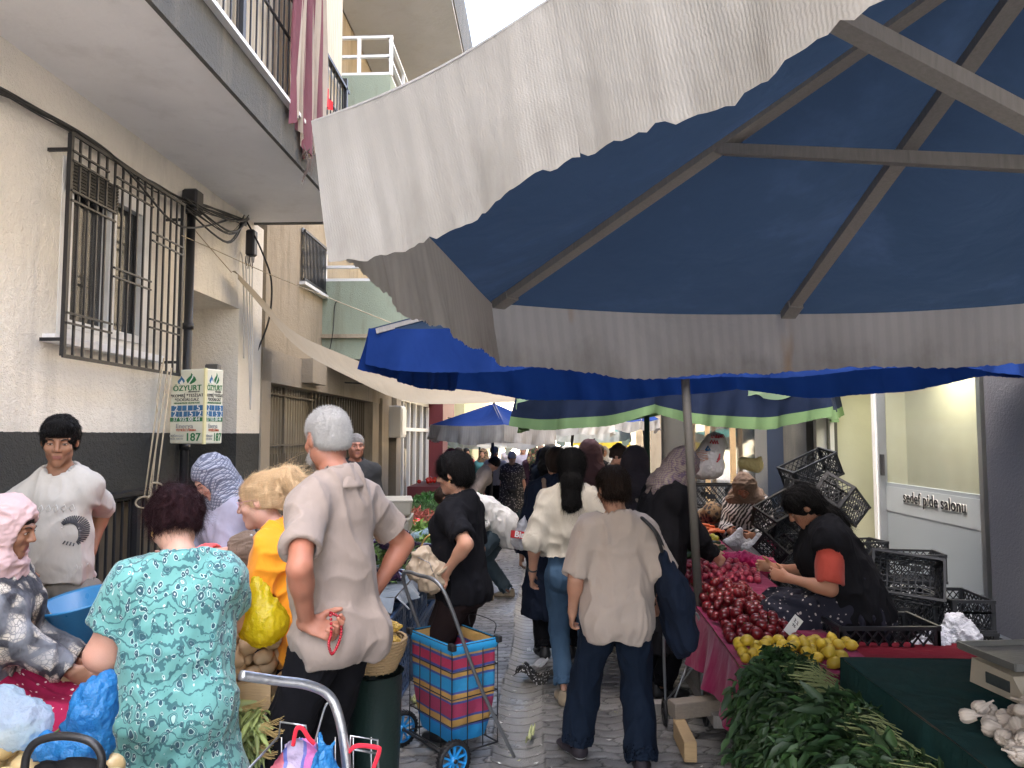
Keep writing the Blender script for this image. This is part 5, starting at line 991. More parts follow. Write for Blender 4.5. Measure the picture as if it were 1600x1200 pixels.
# --- remaining near stall people ---
r, root = person((at(372, 680, 3.8).x-.46, 3.8, gz(3.8)), -90, 'woman in a coral top with a white hair clip, bent low behind the blonde woman', h=1.56, build=1.1, lean=58, hp=25, hy=12, pelvis=(0,0,.80), ptilt=10, L=dict(to=(-.15,.5,.85)), Rr=dict(to=(.1,.55,.9), hint=(.5,-.4,-1)))
body(r, root, SK['fair'], hres=.004); cloth_obj('top', torso_cloth(r, .013, .6, neckr=.07, sleeve=.8), C_['coral'], root, amp=.009); cloth_obj('trousers', trousers(r), C_['navy'], root); q = q_(r); hair_short(r, root, HGB, t=.014, back=-.05, amp=.008, extra=[ell(q(0,-.09,.03), np.array([.045,.04,.045])*r.hs, r.Rh, .03)]); shoes(r, root, DK, DK)
w = MB()
for k in range(2): w.box(q(.02,-.12+.0*k,.065-.03*k), (.03,.012,.012), r.Rh and None if False else None, bev=.004)
w.build('hair_clip', [SOLE], root)
r, root = person(gp(372, 4.3, .1), 132, 'woman in a blue and white checked headscarf looking down before the brown shutter', h=1.545, build=1.05, lean=10, hp=30, hy=5, L=dict(to=(-.1,.35,1.0)), Rr=dict(to=(.1,.35,1.0)))
body(r, root, SK['fair'], hres=.004); cloth_obj('blouse', torso_cloth(r, .02, .7, sleeve=1.9, st=.02), C_['lilac'], root); cloth_obj('skirt', skirt(r, .95, .1, .15, .25), C_['navy'], root); scarf(r, root, C_['check'], t=.02, res=.006, face=(.062,.078), drape=.14); shoes(r, root, DK, DK)
r, root = person(gp(320, 4.75, .1), 200, 'seated old woman in multicoloured headscarf, hand over her mouth, below the advertising box', h=1.52, build=1.0, lean=8, hp=14, hy=6, pelvis=(0,0,.60), L=dict(to=(-.07,.17,1.13), hint=(-.5,.2,-1), dir=(.5,-.1,.8), palm=(.3,-1,0), curl=1.0), Rr=dict(to=(.1,.4,.62)), LF=dict(to=(-.12,.42,0)), RF=dict(to=(.12,.42,0)))
body(r, root, SK['tan'], hres=.004); cloth_obj('blouse', torso_cloth(r, .02, .45, sleeve=1.9, st=.018), C_['floralscarf'], root); cloth_obj('skirt', skirt(r, .62, .1, .2, .3, knees=True, t=.025), C_['maroon'], root); scarf(r, root, C_['floralscarf'], t=.018, res=.006, face=(.064,.085), drape=.12); shoes(r, root, DK, DK)
r, root = person(gp(556, 7.4, .1), 205, 'grey haired man in a dark shirt in front of the barred gate, looking this way', h=1.70, build=1.0, female=False, hp=4, hy=0)
body(r, root, SK['red'], hres=.0045, res=.011); cloth_obj('shirt', torso_cloth(r, .014, .8, sleeve=1.9, st=.016, res=.011), C_['charcoal'], root); cloth_obj('trousers', trousers(r, res=.011), C_['blacktr'], root); hair_short(r, root, hairmat('dark_grey_hair', (.12,.11,.10)), t=.006, res=.006); shoes(r, root, DK, DK)
# --- right side ---
r, root = person(gp(1018, 5.45), -72, 'woman in black with brown plaid headscarf leaning over the tomatoes beside the umbrella pole', h=1.70, build=1.1, lean=20, hp=24, L=dict(to=(-.1,.45,.98), hint=(-.3,-.5,-1)), Rr=dict(to=(.12,.42,.95), hint=(.5,-.4,-1)))
body(r, root, SK['mid'], hres=.004); cloth_obj('coat', torso_cloth(r, .022, .35, sleeve=1.9, st=.02, loose=(.04,.01), flare=.06), C_['black'], root, amp=.012); cloth_obj('trousers', trousers(r, res=.011), C_['blacktr'], root); scarf(r, root, C_['plaid'], t=.026, res=.006, face=(.062,.082), drape=.18, amp=.009); shoes(r, root, DK, DK)
r, root = person(gp(992, 6.6), -20, 'woman in a dark grey headscarf and rose print blouse, back turned, beyond the plaid scarf', h=1.66, build=1.05, hp=6)
body(r, root, SK['mid'], far=True, res=.012); cloth_obj('blouse', torso_cloth(r, .022, .6, sleeve=1.9, st=.02, res=.011), C_['roses'], root); cloth_obj('skirt', skirt(r, .95, .1, .15, .22, res=.012), C_['purple'], root); scarf(r, root, C_['greyscarf'], t=.03, res=.008, drape=.26, wide=1.1); shoes(r, root, DK, DK, res=.01)
r, root = person(gp(962, 9.0), -118, 'young woman with tied up dark hair and white top looking down, beyond the grey headscarf', h=1.70, build=.9, hp=22)
body(r, root, SK['mid'], hres=.006, res=.012); cloth_obj('top', torso_cloth(r, .014, .8, sleeve=.8, res=.011), C_['white'], root); cloth_obj('trousers', trousers(r, res=.012), C_['blacktr'], root); q = q_(r); hair_short(r, root, HBR, res=.007, t=.014, extra=[ell(q(0,-.05,.11), np.array([.04,.04,.035])*r.hs, r.Rh, .02)]); shoes(r, root, DK, DK, res=.01)
r, root = person(gp(921, 7.4), 6, 'woman in a dusty mauve headscarf walking away, beyond the ponytail', h=1.72, build=1.0, hp=2)
body(r, root, SK['mid'], far=True, res=.012); cloth_obj('coat', torso_cloth(r, .022, .4, sleeve=1.9, st=.02, res=.012, flare=.05), C_['taupe'], root); scarf(r, root, C_['mauve'], t=.03, res=.008, drape=.28, wide=1.1); shoes(r, root, DK, DK, res=.01); cloth_obj('trousers', trousers(r, res=.012), C_['blacktr'], root)
r, root = person(gp(869, 6.3), 8, 'woman in a long navy coat carrying a white carrier bag, just left of the ponytail', h=1.66, build=1.1, hp=4, L=dict(to=(-.28,.05,.82)))
body(r, root, SK['mid'], hres=.006, res=.011); cloth_obj('coat', torso_cloth(r, .024, .35, sleeve=1.93, st=.03, res=.011, flare=.06, loose=(.03,.01)), C_['coat'], root, amp=.014); hair_short(r, root, HBR, res=.007, t=.02, back=-.08); shoes(r, root, DK, DK, res=.01); cloth_obj('trousers', trousers(r, res=.012), C_['blacktr'], root)
w = MB(); w.tube(bez([r.nb+np.array([-.10,.06,.0]), r.nb+np.array([-.115,-.05,.035]), r.nb+np.array([-.12,-.11,-.06]), r.nb+np.array([-.13,-.14,-.16])], 5), .022, 8); w.build('scarf_end', [C_['taupe']], root)
# sellers on the right
r, root = person((at(1168, 680, 7.9).x, 7.9, gz(7.9)), 150, 'seated seller in a beaded taupe headscarf and zebra print blouse behind the right stall', h=1.58, build=1.12, lean=16, hp=30, hy=6, pelvis=(0,0,.72), L=dict(to=(-.12,.36,.86), curl=.8), Rr=dict(to=(.1,.34,.88), curl=.8), LF=dict(to=(-.12,.42,0)), RF=dict(to=(.12,.42,0)))
body(r, root, SK['tan'], hres=.0045, res=.01); cloth_obj('blouse', torso_cloth(r, .022, .68, sleeve=1.9, st=.022, res=.01), C_['zebra'], root); cloth_obj('skirt', skirt(r, .85, .1, .2, .3, knees=True, t=.03, res=.012), C_['maroon'], root); sc_ = scarf(r, root, C_['taupe'], t=.024, res=.007, face=(.06,.078), drape=.24, wide=1.5, amp=.012); shoes(r, root, DK, DK, res=.01)
w = MB(); V = np.array([v.co for v in sc_.data.vertices], float); lowz = V[V[:,1] > r.nb[1]]
for k in range(34):
    a = math.pi*(k/33)-.0; tgt = r.nb+np.array([.19*math.cos(a), .10, -.14-.14*math.sin(a)]); i = np.abs(lowz-tgt).sum(1).argmin(); p = lowz[i]+np.array([0,.008,0]); w.lathe([(0,-.006),(.006,0),(0,.006)], p, 6)
w.build('bead_trim', [SOLE], sc_)
r, root = person((at(1105, 680, 8.3).x, 8.3, gz(8.3)), 178, 'seated person in a tan and black patterned headscarf bent low over the vegetables', h=1.5, build=1.0, lean=38, hp=40, pelvis=(0,-.1,.55), L=dict(to=(-.12,.5,.75)), Rr=dict(to=(.14,.5,.75)), LF=dict(to=(-.12,.35,0)), RF=dict(to=(.12,.35,0)))
body(r, root, SK['tan'], far=True, res=.01); cloth_obj('blouse', torso_cloth(r, .022, .5, sleeve=1.8, st=.022, res=.01), C_['greyfloral'], root); cloth_obj('skirt', skirt(r, .65, .1, .2, .3, knees=True, t=.03, res=.012), C_['maroon'], root); scarf(r, root, C_['tanscarf'], t=.02, res=.007, drape=.1); shoes(r, root, DK, DK, res=.01)
r, root = person((at(1322, 680, 4.72).x, 4.72, gz(4.7)), 74, 'seated black haired seller in red-orange top, black vest and small floral skirt', h=1.62, build=1.2, lean=24, hp=16, hy=10, pelvis=(0,0,.74), L=dict(to=(-.20,.36,.94), hint=(-.5,-.3,-1)), Rr=dict(to=(.1,.45,.95)), LF=dict(to=(-.15,.42,.2)), RF=dict(to=(.12,.42,.2)))
body(r, root, SK['tan'], hres=.004); cloth_obj('top', torso_cloth(r, .014, .75, sleeve=.9, st=.026, res=.008), C_['redtop'], root); F = torso_cloth(r, .028, .60, sleeve=.12, st=.02, res=.0085, loose=(.03,.012), neckr=.07); cloth_obj('vest', F, C_['black2'], root, amp=.012)
cloth_obj('skirt', skirt(r, .98, .14, .2, .3, knees=True, t=.045, res=.010), C_['smallfloral'], root, amp=.014, sc=(7,7,5)); shoes(r, root, DK, DK)
q = q_(r); ho = hair_short(r, root, HB_, t=.022, back=-.09, amp=.008, extra=[Prim(q(0,-.07,-.03), q(0,-.10,-.14), .06, .055, 1.15, .8, k=.03), Prim(q(0,-.10,-.14), q(0,-.13,-.24), .055, .03, 1.2, .8, k=.03)]); lay_hair(r, ho, HB_, 6000, .06, 10, spread=.3, lift=.2, curl=.008)
# --- far couple and crowd ---
r, root = person(gp(800, 15.2), 184, 'woman in white cap and grey floral dress with a black waist bag, walking this way', h=1.56, build=1.12, hp=14, L=dict(to=(-.27,.08,.78)))
body(r, root, SK['fair'], hres=.006, res=.012); cloth_obj('dress', torso_cloth(r, .02, .42, sleeve=.8, res=.011, flare=.10, neckr=.07, v=.08, loose=(.03,0)), C_['greyfloral'], root); q = q_(r); hair_short(r, root, HBR, res=.008, t=.015)
F, q = headfield(r, .018, .007); F.cut(q(0,0,.035), r.Rh@np.array([0,-.1,-1.])); F.add(Prim(q(0,.08,.045), q(0,.14,.035), .055, .045, 1.1, .16, r.Rh@np.array([1.,0,0]), .01)); cloth_obj('cap', F, C_['white'], root, amp=.002); shoes(r, root, SOLE, SOLE, res=.01); w = MB(); w.box((.0,.20,.86), (.2,.08,.12), bev=.03); w.tube([(-.17,.0,1.0),(-.1,.17,.9),(.1,.18,.9),(.17,0,1.0)], .012, 6); w.build('waist_bag', [DK], root); cloth_obj('trousers', trousers(r, res=.012), C_['greyjean'], root)
r, root = person(gp(774, 15.9), 172, 'old man in grey flat cap and pale checked shirt beside the woman in white cap', h=1.66, build=.95, female=False, hp=14, lean=4)
body(r, root, SK['red'], hres=.006, res=.012); cloth_obj('shirt', torso_cloth(r, .016, .9, sleeve=1.9, st=.016, res=.011, v=.05), C_['shirtcheck'], root); cloth_obj('trousers', trousers(r, res=.012), C_['blacktr'], root); hair_short(r, root, HG, res=.008, t=.008); F, q = headfield(r, .02, .007); F.cut(q(0,0,.05), r.Rh@np.array([0,-.1,-1.])); F.add(Prim(q(0,.06,.06), q(0,.12,.045), .055, .04, 1.1, .2, r.Rh@np.array([1.,0,0]), .01)); cloth_obj('cap', F, fabric('grey_cap', (.16,.18,.19)), root, amp=.002); shoes(r, root, DK, DK, res=.01)
CR = 'shoppers in the far crowd'
def far(px, Y, hd, label, top, low='blacktr', hair=None, sc=None, h=1.65, sk='mid', sleeve=.8, dress=False, female=True, cap=None, **kw):
    r, root = person(gp(px, Y), hd, label, CR, h=h, female=female, **kw); rs_ = .013 if Y < 20 else .016
    body(r, root, SK[sk], far=True, res=rs_, hres=.01)
    cloth_obj('dress' if dress else 'top', torso_cloth(r, .018, .35 if dress else .78, sleeve=sleeve, st=.02, res=rs_, flare=.08 if dress else 0), C_[top], root)
    cloth_obj('trousers', trousers(r, res=rs_), C_[low], root)
    if sc: scarf(r, root, C_[sc], t=.026, res=.010, drape=.2)
    elif hair: hair_short(r, root, hair, res=.010, t=.016)
    shoes(r, root, DK, DK, res=.014)
far(706, 14.6, 150, 'woman in a maroon headscarf behind the far left stall', 'smallfloral', sc='maroon', h=1.62, hp=20, sleeve=1.9)
far(742, 13.2, -70, 'dark haired person in a grey shirt leaning over the far left stall', 'polo', hair=HB_, h=1.6, lean=35, hp=20, sleeve=1.9)
far(833, 16.5, 10, 'person in dark patterned clothes walking away in the middle of the street', 'purple', sc='floralscarf', h=1.66, sleeve=1.9, dress=True)
far(855, 11.5, -5, 'person in a black headscarf and dark coat walking away left of the ponytail', 'coat', sc='black', h=1.66, sleeve=1.9, dress=True)
far(848, 14, 0, 'person in a dark coat close behind the black headscarf', 'smallfloral', sc='greyscarf', h=1.62, sleeve=1.9, dress=True)
far(817, 20, 175, 'man with a bare head in a blue-grey shirt above the white cap', 'lilac', hair=HBR, h=1.72, female=False)
far(878, 22, 180, 'person in a white top in the sunlit background', 'white', hair=HB_, h=1.68)
far(900, 19, 180, 'person in a pale headscarf in front of the sunlit background', 'taupe', sc='white', h=1.68, sleeve=1.9)
far(944, 17, 180, 'woman in a white headscarf behind the mauve headscarf', 'white', sc='white', h=1.66, sleeve=1.9)
far(866, 27, 180, 'tiny distant person in an orange top', 'orange', hair=HB_, h=1.7)
far(832, 25, 0, 'tiny distant person in white walking away', 'white', hair=HBR, h=1.72, female=False)
far(755, 18.5, 170, 'person in teal behind the old man in the flat cap', 'teal2', sc='tanscarf', h=1.6, sleeve=1.9)
far(729, 19.5, -150, 'person in a coral top at the back of the far left stall', 'coral', hair=HB_, h=1.62)
far(976, 20, 180, 'distant woman in ecru among the right hand crowd', 'ecru', sc='pink', h=1.66, sleeve=1.9)
far(1003, 16, 90, 'distant person in a tan headscarf near the stone columns', 'taupe', sc='taupe', h=1.6, sleeve=1.9)
far(792, 30, 180, 'tiny distant person in lilac in the sunlit street', 'lilac', hair=HB_, h=1.7)
for px, Y, hd, lab, top, scf, hr_ in ((886,13,175,'woman in a white headscarf and navy coat facing this way beyond the ponytail','coat','white',None),(935,12,-10,'person with brown hair and a black jersey walking away near the mauve headscarf','black',None,HBR),(985,14,170,'woman in a rose blouse and beige headscarf near the stone columns','roses','pink',None),(915,24,180,'distant man in a pale shirt below the yellow umbrella','white',None,HBR),(845,21,5,'distant woman in a tan headscarf and teal clothes walking away','teal2','taupe',None),(870,17.5,180,'person in a red-orange top in front of the sunlit wall','redtop',None,HB_),(770,22,180,'distant person in a white shirt behind the old man with the flat cap','white',None,HBR),(818,26,0,'tiny distant woman with a white headscarf','lilac','white',None),(955,27,180,'tiny distant person in a check shirt','shirtcheck',None,HB_),(716,17,120,'person in a grey shirt behind the maroon headscarf','charcoal',None,HBR)): far(px, Y, hd, lab, top, hair=hr_, sc=scf, h=1.6+.02*(px%6), sleeve=1.9 if scf else .8)
far(905, 33, 0, 'tiny distant person in a red top', 'redtop', hair=HBR, h=1.7)
# ================= umbrellas =================
def cloth(name, col, trans=.45, dirt=(.2,.18,.15), edge=None, stripes=0, rough=.85, weave=0):
    m = NT(name); c = m.co(); base = m.mix(m.noise(c, 2.2, 6, .65), dk(col, .85), dk(col, 1.1)); tu = m.n("ShaderNodeSeparateXYZ"); m.set(tu.inputs[0], m.n("ShaderNodeTexCoord").outputs['UV'])
    if stripes:
        f = m.ma('FRACT', m.ma('MULTIPLY', tu.outputs[0], stripes)); base = m.mix(m.ramp(f, [(.35,.0),(.55,.22),(.85,.22),(1,0)]), base, dk(col, .66))
        base = m.mix(m.ramp(m.ma('MULTIPLY_ADD', m.noise(m.co(scale=(1,1,.5)), 4, 5, .7), .75, m.ma('MULTIPLY', tu.outputs[1], .30)), [(.55,0),(.85,.55)]), base, dk(dirt, .9))
        base = m.mix(m.ramp(m.noise(m.co(scale=(1,1,.3)), 3.1, 3), [(.68,0),(.76,.5)]), base, (.38,.22,.08))
    else: base = m.mix(m.ramp(m.noise(c, 1.1, 6, .7), [(.55,0),(.8,.5)]), base, dirt if isinstance(dirt, tuple) else dk(col,.5))
    if edge: base = m.mix(m.ma('GREATER_THAN', tu.outputs[1], edge[0]), base, edge[1])
    h = m.ma('ADD', m.ma('MULTIPLY', m.noise(m.co(warp=.35, wscale=2, scale=(1,1,.6)), 3.2, 4, .45), 1.6), m.ma('MULTIPLY', m.n("ShaderNodeTexWave", Vector=m.co('UV'), Scale=45.0, Distortion=3.0).outputs[1], .02))
    return m.fin(base, rough, m.bump(h, .022, .8), trans, Specular_IOR_Level=.2)
U = {'blue': cloth('blue_canvas', (.020,.037,.069), .27, (.05,.08,.15)), 'white': cloth('white_striped_canvas', (.45,.435,.41), .35, stripes=16), 'bright': cloth('bright_blue_canvas', (.009,.038,.19), .36, (.02,.05,.2)), 'paleblue': cloth('faded_blue_canvas', (.20,.36,.58), .4), 'navygreen': cloth('navy_canvas_green_edge', (.006,.013,.036), .12, (.01,.02,.05), edge=(.74, (.12,.20,.09))), 'navy': cloth('navy_canvas', (.006,.013,.036), .06, (.01,.02,.05)), 'beige': cloth('beige_canvas', (.36,.31,.23), .3, (.25,.19,.12)), 'teal': cloth('teal_canvas', (.15,.45,.42), .4), 'yellow': cloth('yellow_canvas', (.75,.62,.10), .4), 'plainwhite': cloth('white_canvas', (.62,.62,.60), .35), 'green': cloth('pale_green_canvas', (.38,.55,.34), .45)}
def umbrella(label, verts, hub, drop, top, val, base=None, ribs=None, runner=None, sag=.05, wavy=.03, vsag=.06, seed=1, rw=.05, fray=.006, polew=.04, tilt=.12, dropf=None, group=None, polemat=None, rib_name='rib'):
    verts = [Vector(v) for v in verts]; vn = None; hub = Vector(hub); n = len(verts); root = empty('market_umbrella', (base or (hub.x, hub.y, gz(hub.y))), 0, label, 'umbrella', group); o = Vector(root.location); rs = random.Random(seed)
    cen = sum(verts, Vector())/n
    def edge(i, u): a, b = verts[i], verts[(i+1)%n]; p = a.lerp(b, u); inw = (cen-p); inw.z = 0; L = (b-a).length; k = math.sin(math.pi*u); return p+inw.normalized()*(sag*L*.8*k)-Vector((0,0,sag*.6*L*k))
    w = MB()
    for i in range(n):
        w.grid(lambda u, v: edge(i, u).lerp(hub, v)-Vector((0,0,.10*math.sin(math.pi*u)*math.sin(math.pi*min(v,.999))))-o, 24, 16)
    w.build('canopy', [top], root)
    EN = [Vector(((verts[(k+1)%n]-verts[k]).y, -(verts[(k+1)%n]-verts[k]).x, 0)).normalized() for k in range(n)]; EN = [e if e.dot((verts[k]+verts[(k+1)%n])/2-cen) > 0 else -e for k, e in enumerate(EN)]; NV = [(EN[k-1]+EN[k]).normalized() for k in range(n)]
    w = MB(); acc = 0
    for i in range(n):
        L = (verts[(i+1)%n]-verts[i]).length; m_ = max(24, int(L*60)); a0 = acc; o1 = NV[i]; o2 = NV[(i+1)%n]
        def f(u, v):
            p = edge(i, u); out = o1.lerp(o2, u); s_ = a0+u*L; dfa = dropf or [1]*(n+1); d = (dfa[i]*(1-u)+dfa[(i+1)%n]*u)*drop*(1+.07*math.sin(2.1*s_+seed)+.03*math.sin(7*s_))+vsag*L*.5*(math.sin(math.pi*u)**.8); s_ = a0+u*L
            fr = fray*(vnoise(np.array([s_*70, i, 3.]))+.6*vnoise(np.array([s_*190, i, 9.]))) if v > .99 else 0
            wv = wavy*v*(math.sin(s_*9+seed)+.6*math.sin(s_*21+2*v))+.002*v*math.sin(s_*60+3*v)
            return p+out*(tilt*drop*v+wv)-Vector((0,0,d*v+fr-.005))-o
        w.grid(f, m_, 12, uvf=lambda u, v: (a0+u*L, v)); acc += L
    w.build('valance', [val], root)
    for i in (ribs if ribs is not None else range(n)):
        w = MB(); v = verts[i]; d = (hub-v).normalized(); dn = Vector((0,0,-.03)); w.bar(v+dn+d*.07-o, hub+dn*1.3-o, rw, rw*.6); w.bar(v+dn*1.2+d*.065-o, v+dn*1.2+d*.20-o, rw*1.25, rw*.7); w.build(rib_name, [M['wood_pole']], root)
        if runner:
            w = MB(); m_ = v.lerp(hub, .56)+dn*1.6; w.bar(m_-o, Vector((hub.x, hub.y, runner))+(m_-hub)*.03-o, rw*.95, rw*.6); w.build('strut', [M['wood_pole']], root)
    w = MB(); b = Vector(base or (hub.x, hub.y, gz(hub.y))); w.tube([b-o, hub+Vector((0,0,.05))-o], polew, 14)
    if runner: w.tube([Vector((hub.x,hub.y,runner-.05))-o, Vector((hub.x,hub.y,runner+.05))-o], polew*1.8, 12)
    w.build('pole', [polemat or M['wood_pole']], root); w = MB(); w.bar(b+Vector((-.45,0,.04))-o, b+Vector((.45,0,.04))-o, .09, .07); w.bar(b+Vector((0,-.45,.115))-o, b+Vector((0,.45,.115))-o, .09, .07); w.build('foot', [M['wood_pole']], root)
    return root
zA = 2.45; H1 = at(1744, -219, 1.94); UG = 'umbrellas over the market street'
umbrella('huge blue umbrella with a striped white valance filling the upper right', [onz(486,192,zA), onz(862,-2,zA), (.40,.64,zA+.02), (.95,-.3,zA), (2.2,-.9,zA), (3.55,.6,zA), (3.5,2.9,2.40), onz(1640,471,2.42), onz(1225,491,2.42), onz(768,474,zA)], (1.47,1.94,H1.z), .33, U['blue'], U['white'], base=(1.50,1.98,gz(2)), ribs=[0,2,4,6,8,9], runner=2.42, sag=.03, wavy=.014, seed=2, rw=.064, fray=.012, vsag=.0, tilt=-.20, dropf=[.92,.80,.84,1,1,1,1,1,1,1.05], group=UG)
z2 = 2.47
umbrella('second umbrella with a bright blue valance, its wooden pole standing beside the tomato stall', [onz(576,514,z2), (.0,4.95,z2), (2.6,4.9,z2), (3.8,5.5,z2), at(1535,540,6.3), at(1150,564,7.4), at(720,562,7.3)], (.915,5.1,3.0), .27, U['blue'], U['bright'], base=(1.04,5.04,gz(5)), runner=2.25, sag=.03, wavy=.03, seed=5, rw=.05, polew=.028, group=UG, polemat=paint('weathered_pole', (.10,.095,.085), .7))
umbrella('navy umbrella with a green scalloped edge behind the bright blue one', [at(808,612,8.8), at(1022,598,8.5), at(1292,598,8.8), at(1310,598,10.8), at(1060,600,11.6), at(830,608,11)], (1.35,9.9,2.85), .37, U['navy'], U['navygreen'], base=(1.36,9.9,gz(10)), sag=.02, vsag=.11, wavy=.05, seed=8, rw=.05, polew=.035, group=UG, polemat=paint('green_pole', (.02,.06,.05), .5))
umbrella('blue umbrella with a frayed white valance over the far left stall', [at(672,664,13.6), at(788,664,12.2), at(868,672,13.3), at(850,672,15.5), at(740,668,16.2), at(690,668,15.5)], tuple(at(772,630,13.8)), .24, U['bright'], U['white'], base=(at(765,680,13.8).x,13.8,gz(13.8)), sag=.02, wavy=.04, seed=11, rw=.05, polew=.03, group=UG, polemat=M['black_metal'])
umbrella('beige umbrella behind the green edged one, right of the far blue one', [at(838,662,15.6), at(905,664,14.6), at(960,662,15.5), at(955,664,18), at(850,664,18)], tuple(at(900,636,16)), .16, U['beige'], U['plainwhite'], base=(at(878,680,16).x,16,gz(16)), sag=.02, wavy=.04, seed=12, rw=.05, polew=.03, group=UG, polemat=M['black_metal'])
umbrella('small blue umbrella with a white valance beside the stone columns', [at(960,655,19), at(1000,658,17.5), at(1030,655,18.5), at(1025,655,21), at(970,655,21.5)], tuple(at(1005,640,19.5)), .2, U['bright'], U['plainwhite'], base=(at(1010,680,19.5).x,19.5,gz(19.5)), seed=13, polew=.03, group=UG, polemat=M['black_metal'])
umbrella('teal and white umbrella far down the street', [at(868,674,21), at(930,672,19.5), at(985,672,20.5), at(980,676,26), at(880,676,26)], tuple(at(930,664,23)), .22, U['teal'], U['plainwhite'], base=(at(920,680,23).x,23,gz(23)), seed=14, polew=.035, group=UG, polemat=M['black_metal'])
umbrella('yellow umbrella low in the distance at the end of the market', [at(895,690,29), at(940,688,27), at(985,690,28), at(985,688,34), at(900,688,34)], tuple(at(940,682,30)), .25, U['yellow'], U['yellow'], base=(at(943,680,30).x,30,gz(30)), seed=15, polew=.035, group=UG, polemat=M['black_metal'])
umbrella('green umbrella at the far left under the blue one', [at(700,686,24), at(745,686,22), at(800,688,23), at(800,688,28), at(700,688,28)], tuple(at(750,676,25)), .2, U['teal'], U['plainwhite'], base=(at(748,680,25).x,25,gz(25)), seed=16, polew=.035, group=UG, polemat=M['black_metal'])
def sheet(name, label, top, bot, mat, nv=16, n=14, amp=.03, cat='awning cloth'):
    T, B = bez(top, n), bez(bot, n); w = MB(); L = len(T)-1
    def f(u, v): i = min(L, int(round(u*L))); return T[i].lerp(B[i], v)+Vector((amp*math.sin(u*11+v*3), 0, amp*.6*math.sin(v*6+u*17)))
    w.grid(f, L, nv); return tag(w.build(name, [mat]), label, cat)
sheet('awning_cloth', 'long beige cloth slung from the left wall cables across to the blue umbrellas', [at(362,424,6.9), at(400,462,7.4), at(470,522,8.2), at(560,565,9), at(640,592,9.6), at(720,603,10), at(822,604,10.5)], [at(370,434,6.9), at(412,480,7.2), at(478,552,7.9), at(560,600,8.6), at(640,625,9.1), at(720,633,9.5), at(824,626,10.2)], U['beige'])
sheet('awning_cloth', 'crumpled pale green cloth end above the shop door frame', [at(1165,606,8.6), at(1220,600,8.6), at(1270,598,8.6), at(1284,602,8.6)], [at(1165,620,8.7), at(1220,622,8.7), at(1268,612,8.7), at(1286,616,8.7)], U['green'])
sheet('awning_cloth', 'pale green and white cloth bunched at the left tip of the navy umbrella', [at(800,606,8.6), at(830,604,8.5), at(900,606,8.6), at(960,612,8.8)], [at(806,640,8.6), at(828,622,8.5), at(900,616,8.6), at(955,613,8.8)], U['green'])
sheet('awning_cloth', 'grey white cloth hanging under the far blue umbrella', [at(700,676,17), at(760,672,16.5), at(820,680,16), at(868,676,16)], [at(702,690,17), at(760,694,16.5), at(820,702,16), at(864,692,16)], U['plainwhite'])
# ================= produce =================
PROD = {}
def blob(name, prof, mat, seg=12, sx=1, sy=1, lump=0, stem=None):
    w = MB(); w.lathe(prof, (0,0,0), seg, sx=sx, sy=sy)
    if lump: w.v = [tuple(Vector(p)*(1+lump*(vnoise(np.array(p), 40, 5)-.5))) for p in w.v]
    if stem: w.tube([(0,0,prof[-1][1]-.002), (.002,.001,prof[-1][1]+stem[0])], [stem[1], stem[1]*.7], 6, m=1)
    return w.build(name, mat)
def ball(r, n=8, sq=1, tip=0): return [(r*math.sin(math.pi*k/n)*(1 if k else 0)+1e-5, -r*sq*math.cos(math.pi*k/n)+(tip if k == n else -tip if k == 0 else 0)) for k in range(n+1)]
def fruitmat(name, col, rough=.3, var=.25): m = NT(name); c = m.n("ShaderNodeObjectInfo").outputs['Random']; b = m.mix(c, dk(col, 1-var), dk(col, 1+var)); b = m.mix(m.ma('MULTIPLY', m.noise(m.co(), 40, 4), .35), b, dk(col, .55)); return m.fin(b, rough, m.bump(m.noise(m.co(), 150, 2), .0005))
GREEN = fruitmat('green_stalk', (.07,.14,.03), .6)
SRC = {}
def src(kind, ob): ob.hide_render = False; SRC[kind] = [ob, False]; return ob
def put(kind, loc, rot=(0,0,0), s=1.0, label=None, cat=None, group=None):
    o, used = SRC[kind]
    if used: c = copy_tree(o)
    else: c = o; SRC[kind][1] = True
    c.location = loc; c.rotation_euler = rot; c.scale = (s, s, s); tag(c, label, cat, group)
    for k in ('label',): 
        if label: c[k] = label
    return c
def heap(kind, quad, n, r, label, cat, group, seed=1, zmax=.2, flat=False, dome=0, elong=False, cand=6):
    """drops n round things one after another on a tilted quad (four points) so that each rests on the ones below"""
    rs = random.Random(seed); a, b, c, d = [Vector(q) for q in quad]; P = []
    for i in range(n):
        best = None
        for k in range(cand):
            u, v = rs.random(), rs.random(); p = a.lerp(b, u).lerp(d.lerp(c, u), v); z = p.z+r*.85
            for q in P:
                dd = (q.x-p.x)**2+(q.y-p.y)**2; L = (1.72*r)**2
                if dd < L: z = max(z, q.z+math.sqrt(L-dd))
            sc = z-p.z-dome*math.sin(math.pi*u)*math.sin(math.pi*v)
            if best is None or sc < best[0]: best = (sc, Vector((p.x, p.y, z)))
        P.append(best[1]); put(kind, best[1], (rs.uniform(-.5,.5) if flat else rs.uniform(0,6), rs.uniform(-.5,.5) if flat else rs.uniform(0,6), rs.uniform(0,6)), rs.uniform(.85,1.12), label, cat, group)
    return P
src('tomato', blob('tomato', ball(.035, 9, .82), [fruitmat('ripe_tomato', (.13,.006,.010), .28), GREEN], 14, stem=(.006,.003)))
src('redtomato', blob('tomato', ball(.036, 8, .82), [fruitmat('bright_tomato', (.62,.02,.012), .2), GREEN], 12, stem=(.006,.003)))
src('lemon', blob('lemon', ball(.030, 9, 1.15, .006), [fruitmat('lemon_skin', (.62,.43,.04), .4)], 12)); src('smalllemon', blob('lemon', ball(.03, 7, 1.1, .004), [fruitmat('yellow_lemon', (.66,.58,.05), .4)], 9))
